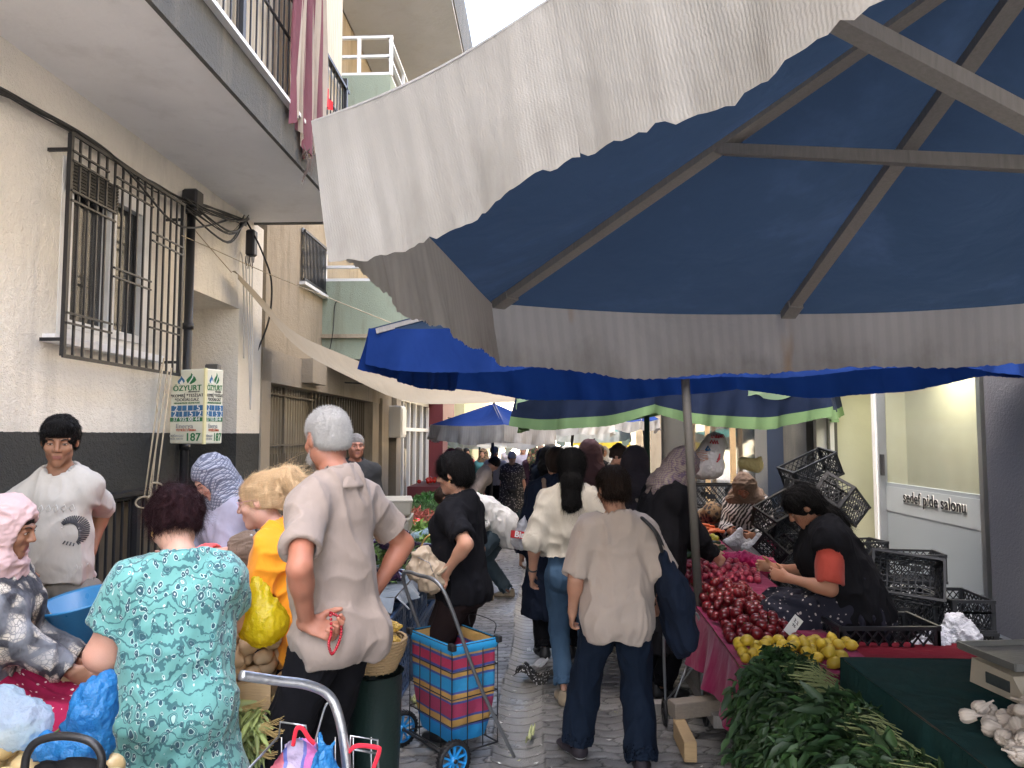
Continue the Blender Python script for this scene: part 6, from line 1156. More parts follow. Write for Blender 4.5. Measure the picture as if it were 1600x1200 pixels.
src('radish', blob('radish', ball(.026, 7, 1.0), [fruitmat('pink_radish', (.34,.03,.06), .4)], 9)); src('potato', blob('potato', ball(.040, 9, 1.25), [fruitmat('potato_skin', (.52,.36,.21), .8)], 12, sy=.85, lump=.35)); src('onion', blob('onion', ball(.042, 9, .9, .006), [fruitmat('onion_skin', (.62,.46,.22), .35), GREEN], 14, stem=(.02,.004)))
src('cucumber', blob('cucumber', [(.001,-.085),(.013,-.078),(.017,-.05),(.018,0),(.017,.05),(.012,.078),(.001,.086)], [fruitmat('cucumber_skin', (.035,.09,.03), .4)], 8, lump=.1)); src('carrot', blob('carrot', [(.001,-.08),(.006,-.07),(.012,0),(.018,.07),(.010,.08),(.001,.081)], [fruitmat('carrot_skin', (.62,.13,.03), .5)], 8))
src('eggplant', blob('eggplant', [(.001,-.09),(.026,-.08),(.038,-.04),(.033,.02),(.020,.07),(.012,.09),(.001,.092)], [fruitmat('eggplant_skin', (.018,.008,.022), .15), GREEN], 12, stem=(.03,.006)))
src('pepper', blob('pepper', [(.001,-.06),(.014,-.04),(.024,0),(.028,.04),(.018,.055),(.001,.05)], [fruitmat('red_pepper', (.55,.02,.01), .2), GREEN], 10, sx=.9, lump=.3, stem=(.025,.004)))
w = MB()
for k in range(9):
    a = k*2*math.pi/9; w.lathe([(.001,-.022),(.011,-.014),(.014,.0),(.009,.016),(.003,.030)], (.013*math.cos(a), .013*math.sin(a), 0), 8)
w.lathe([(.001,-.018),(.022,-.014),(.025,0),(.014,.020),(.005,.034),(.003,.056),(.004,.064)], (0,0,0), 12)
src('garlic', w.build('garlic_bulb', [fruitmat('garlic_skin', (.60,.52,.44), .6, .12)]))
def tz(Y): return .60+.053*(Y-3.9)-.045
def tq(x0, x1, y0, y1): return [(x0,y0,tz(y0)),(x1,y0,tz(y0)),(x1,y1,tz(y1)),(x0,y1,tz(y1))]
heap('tomato', tq(1.03,1.40,4.25,5.4), 135, .035, 'deep red tomato in the big heap beside the umbrella pole', 'tomato', 'tomatoes heaped on the right hand stall', 3, cand=10, dome=.04)
heap('lemon', tq(1.02,1.50,3.90,4.18), 46, .031, 'yellow lemon at the front corner of the maroon covered stall', 'lemon', 'lemons at the front of the right hand stall', 4)
for i, (px, py) in enumerate(((1255,1003),(1275,1000),(1292,1005),(1300,998),(1310,1007),(1322,1003),(1283,1012),(1330,1008),(1268,1010))): put('lemon', onz(px, py, .60), (i, i*2, 0), 1, 'yellow lemon lying loose on the dark red cloth behind the herbs', 'lemon', 'loose lemons on the dark red cloth')
heap('radish', tq(1.03,1.62,5.62,6.25), 130, .026, 'small pinkish red radish in the heap behind the tomatoes', 'radish', 'radishes behind the tomatoes', 6, dome=.05)
heap('smalllemon', tq(1.15,1.62,7.1,7.5), 52, .03, 'bright yellow lemon in the far heap beyond the cucumbers', 'lemon', 'lemons beyond the cucumbers', 7, dome=.05)
rs = random.Random(9)
def lay(kind, quad, n, label, cat, group, layers=3, rz=0, spread=.5, h=.016):
    a, b, c, d = [Vector(q) for q in quad]
    for i in range(n): u, v = rs.random(), rs.random(); p = a.lerp(b, u).lerp(d.lerp(c, u), v); p.z += h+h*1.7*int(layers*rs.random()*math.sin(math.pi*u)*1.3); put(kind, p, (math.pi/2+rs.uniform(-.15,.15), rs.uniform(-.3,.3), rz+rs.uniform(-spread,spread)), rs.uniform(.85,1.15), label, cat, group)
lay('cucumber', tq(1.03,1.55,6.38,6.95), 80, 'small dark green cucumber in the heap between radishes and lemons', 'cucumber', 'cucumbers on the right hand stall', 4, 1.2, .6)
lay('carrot', tq(1.15,1.75,7.6,7.85), 26, 'orange carrot at the back of the right hand stall', 'carrot', 'carrots at the back of the stall', 3, 1.4, .3); lay('pepper', tq(1.1,1.5,7.75,8.05), 22, 'shiny red pepper at the back of the right hand stall', 'pepper', 'red peppers on the right hand stall', 3, 0, 3, .03)
# stalls
def drape(name, x0, x1, y0, y1, ztop, zbot, mat, root, sides='LNRF', seed=0, tiltf=None):
    w = MB(); zt = (lambda y: tiltf(y)) if tiltf else (lambda y: ztop)
    w.grid(lambda u, v: Vector((x0+(x1-x0)*u, y0+(y1-y0)*v, zt(y0+(y1-y0)*v)+.004*math.sin(u*20+v*13))), 20, 30)
    def side(fx, n, seed_):
        def f(u, v): p, nx, ny, zt_ = fx(u); k = (.004+.05*v)*(1+math.sin(u*n+seed_))*.6+.010*v*(1+math.sin(u*n*2.7)); return Vector((p[0]+nx*(k+.02*v+.004), p[1]+ny*(k+.02*v+.004), zt_+(zbot(p[0],p[1])-zt_)*v))
        return f
    if 'L' in sides: w.grid(side(lambda u: ((x0, y0+(y1-y0)*u), -1, 0, zt(y0+(y1-y0)*u)), (y1-y0)*14, seed), int((y1-y0)*40), 12)
    if 'R' in sides: w.grid(side(lambda u: ((x1, y0+(y1-y0)*u), 1, 0, zt(y0+(y1-y0)*u)), (y1-y0)*14, seed+2), int((y1-y0)*40), 12)
    if 'N' in sides: w.grid(side(lambda u: ((x0+(x1-x0)*u, y0), 0, -1, zt(y0)), (x1-x0)*14, seed+4), int((x1-x0)*40)+4, 12)
    if 'F' in sides: w.grid(side(lambda u: ((x0+(x1-x0)*u, y1), 0, 1, zt(y1)), (x1-x0)*14, seed+5), int((x1-x0)*40)+4, 12)
    return w.build(name, [mat], root)
def table(name, label, x0, x1, y0, y1, z, mat, zbot, sides='LN', tiltf=None, seed=0, wood_='wood'):
    root = empty(name, ((x0+x1)/2, (y0+y1)/2, gz((y0+y1)/2)), 0, label, 'stall table'); o = Vector(root.location)
    for (x, y) in ((x0+.05,y0+.06),(x1-.05,y0+.06),(x0+.05,y1-.06),(x1-.05,y1-.06)):
        zt = (tiltf(y) if tiltf else z)-.03; w = MB(); w.box(Vector((x, y, (zt+gz(y))/2))-o, (.06,.06,zt-gz(y))); w.build('leg', [M[wood_]], root)
    w = MB(); zt0, zt1 = (tiltf(y0), tiltf(y1)) if tiltf else (z, z); w.add([Vector(p)-o for p in ((x0,y0,zt0-.03),(x1,y0,zt0-.03),(x1,y1,zt1-.03),(x0,y1,zt1-.03),(x0,y0,zt0-.008),(x1,y0,zt0-.008),(x1,y1,zt1-.008),(x0,y1,zt1-.008))], BX); w.build('table_top', [M[wood_]], root)
    d = drape('tablecloth', x0-.01, x1+.01, y0-.01, y1+.01, z, zbot, mat, None, sides, seed, tiltf); tag(d, label.replace('stall table', '').split(',')[0]+' cloth draped over it', 'tablecloth'); return root, d
MAG = fabric('magenta_cloth', (.22,.012,.06)); DKG = fabric('dark_green_cloth', (.010,.038,.036)); DRED = fabric('dark_red_cloth', (.17,.012,.022))
t1, d1 = table('stall_table', 'long sloping stall table carrying the tomatoes and radishes on the right', 1.0, 1.66, 3.86, 8.1, .6, MAG, lambda x, y: .20+.10*math.sin(y*1.3+x*2), 'LNR', tiltf=tz, wood_='wood_light'); d1['label'] = 'magenta cloth hanging over the edge of the tomato stall'
t2, d2 = table('stall_table', 'low table behind the herbs, spread with dark red cloth', 1.68, 2.72, 3.72, 4.4, .56, DRED, lambda x, y: .25, 'N', wood_='wood_light'); d2['label'] = 'wrinkled dark red cloth spread behind the green covered table'
t3, d3 = table('stall_table', 'dark green covered table holding the garlic and the scale, bottom right corner', 1.31, 3.0, 1.5, 3.42, .75, DKG, lambda x, y: gz(y)+.02, 'LNF', seed=3); d3['label'] = 'dark green cloth over the garlic table'
t4, d4 = table('stall_table', 'lower table under the heap of green herbs', .99, 1.28, 2.2, 3.72, .53, DKG, lambda x, y: gz(y)+.02, 'LNF', seed=6); d4['label'] = 'dark green cloth hanging below the herbs'
# herbs
def leafmat(name, col): m = NT(name); b = m.mix(m.n("ShaderNodeNewGeometry").outputs['Random Per Island'], dk(col, .45), dk(col, 1.5)); return m.fin(b, .55, None, .25)
def leaves(name, n, pos, size, mat, seed=1, droop=.3, dirf=None, wl=.45, jit=.45, stems=0, sdir=(1,0,0)):
    r_ = np.random.RandomState(seed); P = pos(r_, n); sc = size*(.6+.8*r_.rand(n)); d = (dirf(P, r_) if dirf else r_.randn(n, 3)); d += r_.randn(n, 3)*jit; d /= np.linalg.norm(d, axis=1)[:, None]; up = np.tile([0,0,1.], (n,1))+r_.randn(n, 3)*.5; s_ = np.cross(d, up); s_ /= np.linalg.norm(s_, axis=1)[:, None]; nn = np.cross(s_, d)
    pr = [(0,0,0),(.3,.8,.10),(.65,.75,.08),(1,0,-.15)]; k = sc[:, None]
    V = np.stack([P, P+d*.3*k+s_*wl*.42*k+nn*.08*k, P+d*.7*k+s_*wl*.36*k, P+d*k-nn*droop*k, P+d*.7*k-s_*wl*.36*k, P+d*.3*k-s_*wl*.42*k+nn*.08*k, P+d*.55*k-nn*.06*k], 1).reshape(-1, 3); b = (np.arange(n)*7)[:, None]
    F = np.concatenate([np.stack([b[:,0]+i, b[:,0]+j, b[:,0]+6], 1) for i, j in ((0,1),(1,2),(2,3),(3,4),(4,5),(5,0))]); return V, F
HERB = leafmat('herb_leaf', (.026,.062,.017)); BIGL = leafmat('big_leaf', (.045,.095,.03)); STEM = paint('herb_stem', (.22,.25,.10), .6)
def herbpos(r_, n):
    y = 2.25+1.45*r_.rand(n); x = .90+.39*r_.rand(n)**.9; x = x-.05*np.sin(y*9); top = .54+.15*np.sin(np.pi*np.clip((x-.84)/.50, 0, 1))+.05*np.sin(y*11); z = top*(1-.45*r_.rand(n)**2)+(r_.rand(n)-.5)*.03; z = np.where(x < .97, z-.26*r_.rand(n)*(1.0-x)/.13, z); return np.stack([x, y, z], 1)
hb = empty('herb_pile', (1.05,3.0,.55), 0, 'big heap of dark green leafy herb bunches on the low table in front', 'herbs'); hb['kind'] = 'stuff'
_bn = [(random.Random(k+50).uniform(-.05,.05), random.Random(k+90).uniform(-.045,.05), random.Random(k+20).uniform(-.5,.5)) for k in range(24)]
for g, (nL, sz, cl, jt, sd) in enumerate(((9000,.036,HERB,.5,3),(3200,.060,leafmat('spinach_leaf', (.032,.074,.02)),.45,7),(900,.095,leafmat('chard_leaf', (.024,.058,.02)),.3,9))):
    def hp(r_, n):
        P = herbpos(r_, n); k = ((P[:,1]-2.25)/.115).astype(int) % 24; b_ = np.array(_bn)[k]; ph = ((P[:,1]-2.25)/.115) % 1; P[:,2] += b_[:,1]-.045*np.abs(2*ph-1)**2; P[:,0] += b_[:,0]; return P
    def dr(P, r_):
        k = ((P[:,1]-2.25)/.115).astype(int) % 24; b_ = np.array(_bn)[k]; return np.stack([-1.0+.5*r_.rand(len(P)), -.4+b_[:,2]+.3*r_.rand(len(P)), .2-.5*(P[:,0] < 1.0)+.3*r_.randn(len(P))], 1)
    V, F = leaves('h', nL, hp, sz, cl, sd, jit=jt, wl=(.45,.5,.38)[g], dirf=dr); mkmesh('foliage', V-np.array(hb.location), F, [cl], hb, smooth=g > 0)
w = MB(); rs = random.Random(4)
for i in range(420):
    y = 2.3+1.4*rs.random(); z = .58+.10*rs.random(); x = 1.04+.1*rs.random(); e = Vector((1.24+.10*rs.random(), y+rs.uniform(-.08,.02), z-.02-.05*rs.random())); w.tube([Vector((x,y,z+.03))-hb.location, Vector(((x+e.x)/2, y-.01, z+.02))-hb.location, e-hb.location], .0018, 4, cap=False)
w.build('stems', [STEM], hb)
def bigpos(r_, n): return np.stack([1.02+.2*r_.rand(n), 2.30+.2*r_.rand(n), .64+.05*r_.rand(n)], 1)
V, F = leaves('b', 12, bigpos, .17, BIGL, 5, jit=.15, dirf=lambda P, r_: np.stack([.9+.3*r_.rand(len(P)), -.5*np.ones(len(P)), 0*P[:,0]], 1)); tag(mkmesh('leaf_bunch', V, F, [BIGL], smooth=True), 'large broad green leaves lying at the near end of the herb heap', 'leaves')
# garlic, scale
heap('garlic', [(1.345,2.1,.755),(1.65,2.1,.755),(1.85,2.80,.755),(1.42,2.74,.755)], 95, .028, 'whole white garlic bulb on the dark green cloth', 'garlic', 'garlic bulbs on the green table', 5, cand=8, dome=.06)
sc = empty('kitchen_scale', (1.86,2.98,.757), R(8), 'beige electronic scale with a steel pan on the green covered table', 'scale'); SB = paint('scale_beige', (.42,.37,.29), .5)
w = MB(); w.add([(-.17,-.15,0),(.17,-.15,0),(.17,.15,0),(-.17,.15,0),(-.165,-.07,.085),(.165,-.07,.085),(.165,.14,.095),(-.165,.14,.095)], BX); w.build('housing', [SB], sc)
w = MB(); w.box((0,.02,.125), (.40,.30,.008)); 
for (x, y, dx, dy) in ((-.2,.02,.008,.3),(.2,.02,.008,.3),(0,-.13,.4,.008),(0,.17,.4,.008)): w.box((x,y,.137), (dx,dy,.024))
w.box((0,.02,.105), (.1,.1,.03)); w.build('pan', [paint('dull_steel', (.20,.20,.19), .4, metal=.5)], sc); w = MB(); w.box((-.1695,.0,.045), (.004,.12,.04)); w.build('side_plate', [paint('dark_plate', (.05,.06,.06), .5)], sc)
q_rot = math.atan2(.085, .08)
w = MB(); w.box((-.02,-.119,.045), (.16,.004,.05), rot=(-(math.pi/2-q_rot),0,0)); w.build('display', [M['dark']], sc)
w = MB()
for i in range(7):
    for j in range(3): w.box((.085+i*.012-.0, -.139+j*.013+.003, .018+j*.015), (.008,.003,.009), rot=(-(math.pi/2-q_rot),0,0))
w.build('keypad', [M['s_grey']], sc)
# price sign, papers, bags
ps = empty('price_sign', tuple(onz(1240,992,.62)), R(12), 'small handwritten white price card stuck in the lemons', 'price sign'); w = MB(); w.box((0,0,.05), (.062,.003,.11), rot=(0,.72,0)); w.build('card', [M['s_white']], ps); w = MB(); Q_ = Euler((0,.72,0)).to_matrix()
for P in ([(-.018,.036),(-.008,.030),(-.014,.022),(-.004,.020)],[(.004,.034),(.012,.026),(.006,.020),(.018,.018)],[(-.012,.006),(-.004,.010),(-.006,-.004)],[(.0,.004),(.008,.008),(.004,-.004),(.014,-.002)]): w.tube([Q_@Vector((x, -.003, z))+Vector((0,0,.05)) for x, z in P], .0022, 5)
w.build('handwriting', [M['dark']], ps)
def bagF(name, label, prims, mat, cat='bag', amp=.012, res=.009, sc=(24,24,4), lum=None, origin=None, off=0, extra=None):
    lo, hi = bounds(prims, .03); F = Field(lo, hi, res).add(prims); V, Q = F.mesh(); V = displ(V, Q, .75*amp*folds(V, sc, off, .5)+amp*.3*folds(V, (46,46,12), off+4)); return tag(mkmesh(name, V, Q, [mat]), label, cat)
BLP = plastic('blue_plastic', (.04,.26,.58), .12, trans=.45, alpha=.86, crinkle=.016); CLP = plastic('clear_plastic', (.50,.66,.78), .08, alpha=.45, trans=.35, crinkle=.016); YLP = plastic('yellow_plastic', (.72,.58,.02), .15, trans=.5, alpha=.93, crinkle=.010); WHP = plastic('white_plastic', (.62,.62,.64), .3, trans=.3, crinkle=.012); PKP = plastic('pink_plastic', (.75,.06,.25), .25, trans=.4, crinkle=.012)
P_ = lambda a, b, ra, rb, su=1, sv=1, k=.03: Prim(tuple(a), tuple(b), ra, rb, su, sv, (1,0,0), k)
def pl(px, py, Y): return np.array(at(px, py, Y))
bagF('plastic_bag', 'yellow plastic carrier bag full of vegetables held by the blonde woman', [P_(pl(405,925,3.0), pl(412,970,3.0), .03, .075, 1, .8), P_(pl(412,970,3.0), pl(408,975,3.0), .085, .08, 1.05, .9), P_(pl(398,905,3.0), pl(405,930,3.0), .012, .03)], YLP, amp=.014)
bagF('plastic_bag', 'tied clear bluish bag at the lower left edge above the onions', [P_(pl(-5,1120,1.98), pl(45,1135,2.0), .055, .05), P_(pl(10,1095,2.0), pl(30,1125,2.0), .03, .06), P_(pl(2,1082,2.0), pl(5,1095,2.0), .01,.02)], CLP)
bagF('plastic_bag', 'large blue plastic bag standing beside the teal dress', [P_(pl(140,1090,2.12), pl(135,1165,2.12), .045, .075, 1, .7), P_(pl(165,1060,2.14), pl(150,1110,2.12), .02, .05)], BLP, amp=.016)
bagF('plastic_bag', 'crumpled blue bag lying among the onions behind the black handle', [P_(pl(65,1168,1.98), pl(120,1172,1.98), .03, .035, 1, .6)], BLP, amp=.02)
wb = bagF('plastic_bag', 'white carrier bag with red letters hanging in the hand beside the navy coat', [P_(pl(817,818,6.0), pl(814,845,6.0), .03, .075, 1, .6), P_(pl(820,806,6.0), pl(817,820,6.0), .008, .035)], WHP)
w = MB(); w.box(at(813,836,5.90), (.15,.006,.058), rot=(0,.12,0), bev=.003); w.build('red_label', [paint('red_label', (.5,.015,.02), .5)], wb); text('Bim', .062, M['s_white'], wb, at(814,836,5.892), (math.pi/2,.12,0), bold=.002, ext=.001)
sk = bagF('sack', 'large white printed sack standing on a black crate behind the stall', [P_(pl(1106,718,9.1), pl(1117,692,9.1), .17, .12, 1, .8), P_(pl(1112,728,9.1), pl(1098,730,9.1), .15, .14, 1, .8), P_(pl(1122,692,9.1), pl(1124,686,9.1), .09, .06)], plastic('woven_white', (.52,.50,.48), .5, crinkle=.01), 'sack', amp=.02, res=.014)
V = np.array([v.co for v in sk.data.vertices], float); w = MB(); rs = random.Random(2); RP = paint('sack_print', (.45,.05,.06), .6)
def on_sack(px, py): t_ = at(px, py, 8.9); i = (np.abs(V[:,0]-t_.x)+np.abs(V[:,2]-t_.z)+(V[:,1] > 9.1)*9).argmin(); return tuple(V[i]+np.array([0,-.006,0]))
for k in range(6): w.tube([on_sack(1114+k*3.4, 684-k*.2), on_sack(1116+k*3.4, 679), on_sack(1117+k*3.4, 684)], .008, 5)
for k in range(3): w.tube([on_sack(1113+k*4, 693), on_sack(1116+k*4, 688), on_sack(1118+k*4, 694)], .009, 5)
for k in range(3): w.tube([on_sack(1122+k*2, 722-k*3), on_sack(1128, 716-k*3)], .009, 5)
for k in range(7): w.tube([on_sack(1091+j*3.4, 721-k*2.6-j*.4) for j in range(6)], .0035, 5, m=2)
w.tube([on_sack(1105,703), on_sack(1109,697), on_sack(1112,704), on_sack(1105,703)], .012, 5, m=1)
w.build('printing', [RP, M['s_blue'], paint('orange_print', (.5,.20,.09), .6)], sk)
bagF('plastic_bag', 'yellowish bag on the ledge above the taupe headscarf', [P_(pl(1162,724,9.3), pl(1182,728,9.3), .07, .08, 1, .7), P_(pl(1183,722,9.3), pl(1188,716,9.3), .05, .02)], plastic('pale_yellow', (.6,.5,.22), .4, trans=.3, crinkle=.012), res=.012)
bagF('plastic_bag', 'bright pink plastic spread between the cucumbers and radishes', [P_((1.35,6.28,tz(6.3)+.05), (1.62,6.2,tz(6.2)+.07), .03, .045, 1.5, .9), P_((1.6,6.3,tz(6.2)+.05), (1.75,6.0,tz(6)+.05), .03, .05)], PKP, amp=.02)
for i, (px, py, Y, lab) in enumerate(((1128,800,8.1,'white plastic bag standing between the two seated sellers'),(1150,812,8.0,'lilac tinted plastic bags heaped in front of the taupe headscarf'),(1180,846,7.4,'white plastic bag of garlic right of the yellow lemons'),(1150,838,7.5,'clear plastic bag beside the small lemon heap'))):
    bagF('plastic_bag', lab, [P_(pl(px,py+8,Y), pl(px+6,py-8,Y), .07, .03), P_(pl(px-12,py+12,Y), pl(px+16,py+12,Y), .06, .06, 1, .8)], WHP if i != 1 else plastic('lilac_plastic', (.35,.33,.52), .25, trans=.4, crinkle=.012), res=.012, off=i*3)
bagF('crumpled_paper', 'crumpled white paper and plastic lying beside the grey pillar', [P_(pl(1450,1005,4.5), pl(1500,985,4.6), .05, .07, 1, .8), P_(pl(1490,975,4.6), pl(1515,1000,4.5), .05, .06), P_(pl(1430,1015,4.4), pl(1470,1020,4.4), .03, .05)], plastic('white_paper', (.66,.67,.72), .5, crinkle=.02), 'paper', amp=.035, sc=(16,16,16))
# ================= crates =================
def crate(col, name='crate', L=.52, W_=.33, H=.25, t=.012, cell=.055):
    m = plastic(name+'_plastic', col, .45); w = MB()
    for z in (.008, H-.008): 
        for s in (-1, 1): w.box((0, s*(W_/2-t/2), z), (L, t*1.6, .02)); w.box((s*(L/2-t/2), 0, z), (t*1.6, W_, .026)); w.box((s*(L/2-t/2), 0, H*.62), (t, W_-.03, .014))
    for sx in (-1, 1):
        for sy in (-1, 1): w.box((sx*(L/2-.018), sy*(W_/2-.01), H/2), (.036, .016, H)); w.box((sx*(L/2-.01), sy*(W_/2-.02), H/2), (.016, .036, H))
    w.box((0,0,H*.55), (.1, W_-.004, .035)) if False else None
    def lat(n, fn):
        for i in range(n):
            for j in range(3):
                a = (i/n, j/3); b = ((i+1)/n, (j+1)/3); w.bar(fn(*a), fn(*b), .009, .007); w.bar(fn(b[0], a[1]), fn(a[0], b[1]), .009, .007)
    for s in (-1, 1):
        lat(8, lambda u, v: Vector((-L/2+.03+u*(L-.06), s*(W_/2-.008), .02+v*(H-.04)))); lat(5, lambda u, v: Vector((s*(L/2-.008), -W_/2+.03+u*(W_-.06), .02+v*(H-.04))))
        w.box((0, s*(W_/2-.004), H*.5), (.09, .010, .05))
    for i in range(9): w.box((-L/2+.05+i*(L-.1)/8, 0, .006), (.008, W_-.02, .008))
    for i in range(6): w.box((0, -W_/2+.04+i*(W_-.08)/5, .0065), (L-.02, .008, .008))
    return w.build('crate', [m])
src('crate', crate((.015,.017,.021))); src('bluecrate', crate((.05,.10,.20), 'blue_crate')); rs = random.Random(12)
CG = 'black lattice crates piled by the shop door'
cols = [(2.72,8.2,4,0), (2.85,7.55,3,1), (3.25,8.0,3,2), (3.35,7.2,3,3), (3.42,6.5,2,4), (2.95,6.6,2,5), (3.0,5.75,1,6)]
cn = ['left rear column of the pile', 'column just behind the seated seller', 'column against the door frame', 'column before the frosted panel', 'column nearest the panel foot', 'column hidden behind the seller', 'low stack behind the red cloth']
for (x, y, n_, k) in cols:
    for i in range(n_): put('crate', (x+rs.uniform(-.03,.03), y+rs.uniform(-.03,.03), gz(y)+i*.252), (0,0,rs.uniform(-.2,.2)+(1.57 if k in (4,) else 0)), 1, 'black lattice crate, number %s from the ground in the %s' % (('one','two','three','four')[i], cn[k]), 'crate', CG)
for (px, py, Y, rot, lab) in ((1272,738,8.1,(.15,-.42,.15),'topmost black crate, tipped up against the door frame at the very top'), (1303,782,7.7,(.5,.45,.9),'black crate fallen on its side just under the topmost one'), (1262,775,7.95,(.1,.25,-.35),'black crate with a leaf on its rim, left under the topmost one'), (1408,893,6.35,(1.2,.12,-.25),'black crate tilted on its side with white paper behind its mesh'), (1216,802,6.9,(.5,-.35,.5),'small black crate tilted in front of the seated seller, upper one'), (1214,842,6.7,(.75,-.3,.75),'small black crate tilted in front of the seated seller, lower one')):
    put('crate', at(px, py+14, Y), rot, .8 if px < 1220 else 1, lab, 'crate', CG)
for i in range(2): put('crate', (1.90, 4.50, .395 if i else .115), (0,0,.05), 1.08, ('lower black crate under the seated seller','upper black crate that the seated seller sits on')[i], 'crate', CG)
put('crate', (at(1107,760,9.2).x, 9.25, .86), (0,0,0), 1.1, 'black crate under the white sack', 'crate'); 
for i in range(3): put('crate', (at(1107,760,9.2).x+.02, 9.25, gz(9)+i*.30-.02), (0,0,.05*i), 1.15, 'black crate at height %s in the column below the white sack' % ('one','two','three')[i], 'crate')
for i in range(2):
    for j in range(3): put('bluecrate', (-1.18-.36*i, 5.35+.55*j, gz(5.5)+.01), (0,0,1.57), 1.3, 'dusty blue crate in the %s row under the vegetable stall, %s from the street end' % (('front','back')[i], ('nearest','middle','farthest')[j]), 'crate', 'blue crates under the left stall')
for j in range(3): put('bluecrate', (-1.16, 5.1+.5*j, gz(5.5)+.345), (0,0,1.57), 1.15, 'upper dusty blue crate of the left stall, %s along the row' % ('nearest','middle','farthest')[j], 'crate', 'blue crates under the left stall')
# ================= left vegetable stall =================
t5, d5 = table('stall_table', 'long left stall table heaped with greens and aubergines behind the woman in black', -2.1, -.98, 5.0, 12.6, .66, fabric('grey_plastic_cloth', (.16,.19,.22), rough=.4), lambda x, y: .58, 'RN'); d5['label'] = 'grey plastic sheet under the vegetables of the left stall'
sq = lambda x0, x1, y0, y1, z=.67: [(x0,y0,z),(x1,y0,z),(x1,y1,z),(x0,y1,z)]
rs = random.Random(22)
for (x0, x1, y0, y1, col, n, sz, lab, g) in ((-1.95,-1.02,10.2,12.4,(.05,.15,.03),5200,.09,'mixed dark green leafy bunches at the far end of the left stall',1), (-1.9,-1.05,8.9,10.2,(.09,.17,.06),2600,.10,'heap of pale green beans behind the salmon coloured beans',1), (-1.75,-1.25,8.7,9.3,(.50,.16,.12),900,.09,'heap of salmon pink beans in the middle of the left stall',1), (-1.9,-1.1,7.2,8.4,(.14,.24,.05),2600,.07,'light green parsley and lettuce around the red tomatoes',1), (-1.8,-1.05,5.4,6.6,(.12,.2,.05),500,.10,'green stalks scattered among the aubergines',1)):
    def pf(r_, n, a=(x0,x1,y0,y1)): u, v = r_.rand(n), r_.rand(n); return np.stack([a[0]+(a[1]-a[0])*u, a[2]+(a[3]-a[2])*v, .69+.13*np.sin(np.pi*u)*np.sin(np.pi*v)*r_.rand(n)+.03*r_.rand(n)], 1)
    mm = leafmat(lab.split()[2]+'_leaf', col); V, F = leaves('x', n, pf, sz, mm, int(y0*7), wl=.16 if 'bean' in lab or 'stalk' in lab else .5); tag(mkmesh('vegetable_heap', V, F, [mm], smooth=False), lab, 'vegetables', kind='stuff')
heap('redtomato', sq(-1.62,-1.32,7.9,8.4,.74), 22, .036, 'bright red tomato on the left stall', 'tomato', 'tomatoes on the left stall', 4, dome=.05)
lay('eggplant', sq(-1.75,-1.03,5.2,7.0,.68), 46, 'glossy dark aubergine on the left stall', 'aubergine', 'aubergines on the left stall', 3, .5, 1.5, .035)
bagF('plastic_bag', 'clear plastic bag between the tomatoes and the aubergines on the left stall', [P_((-1.25,7.3,.72), (-1.02,7.7,.74), .05, .07), P_((-1.1,8.3,.73), (-1.02,8.9,.73), .05, .06)], CLP, amp=.02)
for i in range(3): 
    w = MB(); w.box((0,0,.07), (.42,.5,.14), bev=.015, taper=1.05); w.box((0,0,.14), (.45,.53,.02), bev=.005); o = w.build('plastic_tray', [paint('beige_tray', (.36,.33,.26), .5)]); o.location = (at(606,780,7.3).x, 7.35, .62+.17*i); o.rotation_euler = (0,0,.1*i); tag(o, 'beige plastic tray, %s in the stack beside the green beans' % ('lowest','middle','top')[i], 'tray', 'beige trays stacked on the left stall')
w = MB(); w.box((-1.85,13.6,.4),(.9,1.6,.9)); tag(w.build('display_counter', [M['maroon']]), 'dark red counter under the far blue umbrella', 'counter')
heap('redtomato', [(-2.2,13.0,.86),(-1.45,13.0,.86),(-1.45,14.3,.86),(-2.2,14.3,.86)], 26, .05, 'red fruit on the far left counter', 'fruit', 'red fruit under the far blue umbrella', 8)
# corn basket on bin
w = MB(); bx = at(586, 680, 3.55).x
tag(w.v and None or (lambda: (w.lathe([(.11,0),(.125,.35),(.13,.66),(.14,.67),(.13,.66),(.12,.6)], (bx,3.6,gz(3.6)), 20), w.build('bin', [paint('green_bin', (.012,.026,.022), .4)]))[1])(), 'dark green bin supporting the wicker basket of yellow corn', 'bin')
bk = empty('wicker_basket', (bx,3.6,.62), 0, 'round wicker basket filled with yellow corn beside the man in the polo shirt', 'basket')
w = MB()
for k in range(11): r_ = .115+.055*math.sin(k/10*1.5); w.tube([(r_*math.cos(t)*(1+.02*math.sin(t*20+k*3.14)), r_*math.sin(t)*(1+.02*math.sin(t*20+k*3.14)), .012+k*.016) for t in [i*math.pi/30 for i in range(60)]], .009, 6, closed=True)
for k in range(20): a = k*math.pi/10; w.tube([(.112*math.cos(a), .112*math.sin(a), 0), (.172*math.cos(a), .172*math.sin(a), .18)], .006, 5)
w.build('weave', [M['wood_light']], bk); bk.scale = (.85,.85,.85)
_m = NT('corn_kernels'); CORN = _m.fin(_m.mix(_m.ramp(_m.vor(_m.co(), 110), [(.3,0),(.6,.8)]), (.70,.47,.09), (.35,.2,.03)), .4, _m.bump(_m.vor(_m.co(), 110), .004)); HUSK = leafmat('husk', (.30,.36,.12)); HUSKP = fabric('pale_husk', (.40,.42,.20))
w = MB(); w.lathe([(.001,-.10),(.018,-.09),(.025,-.04),(.024,.03),(.016,.085),(.004,.105)], (0,0,0), 14); cm = w.build('corn_cob', [CORN])
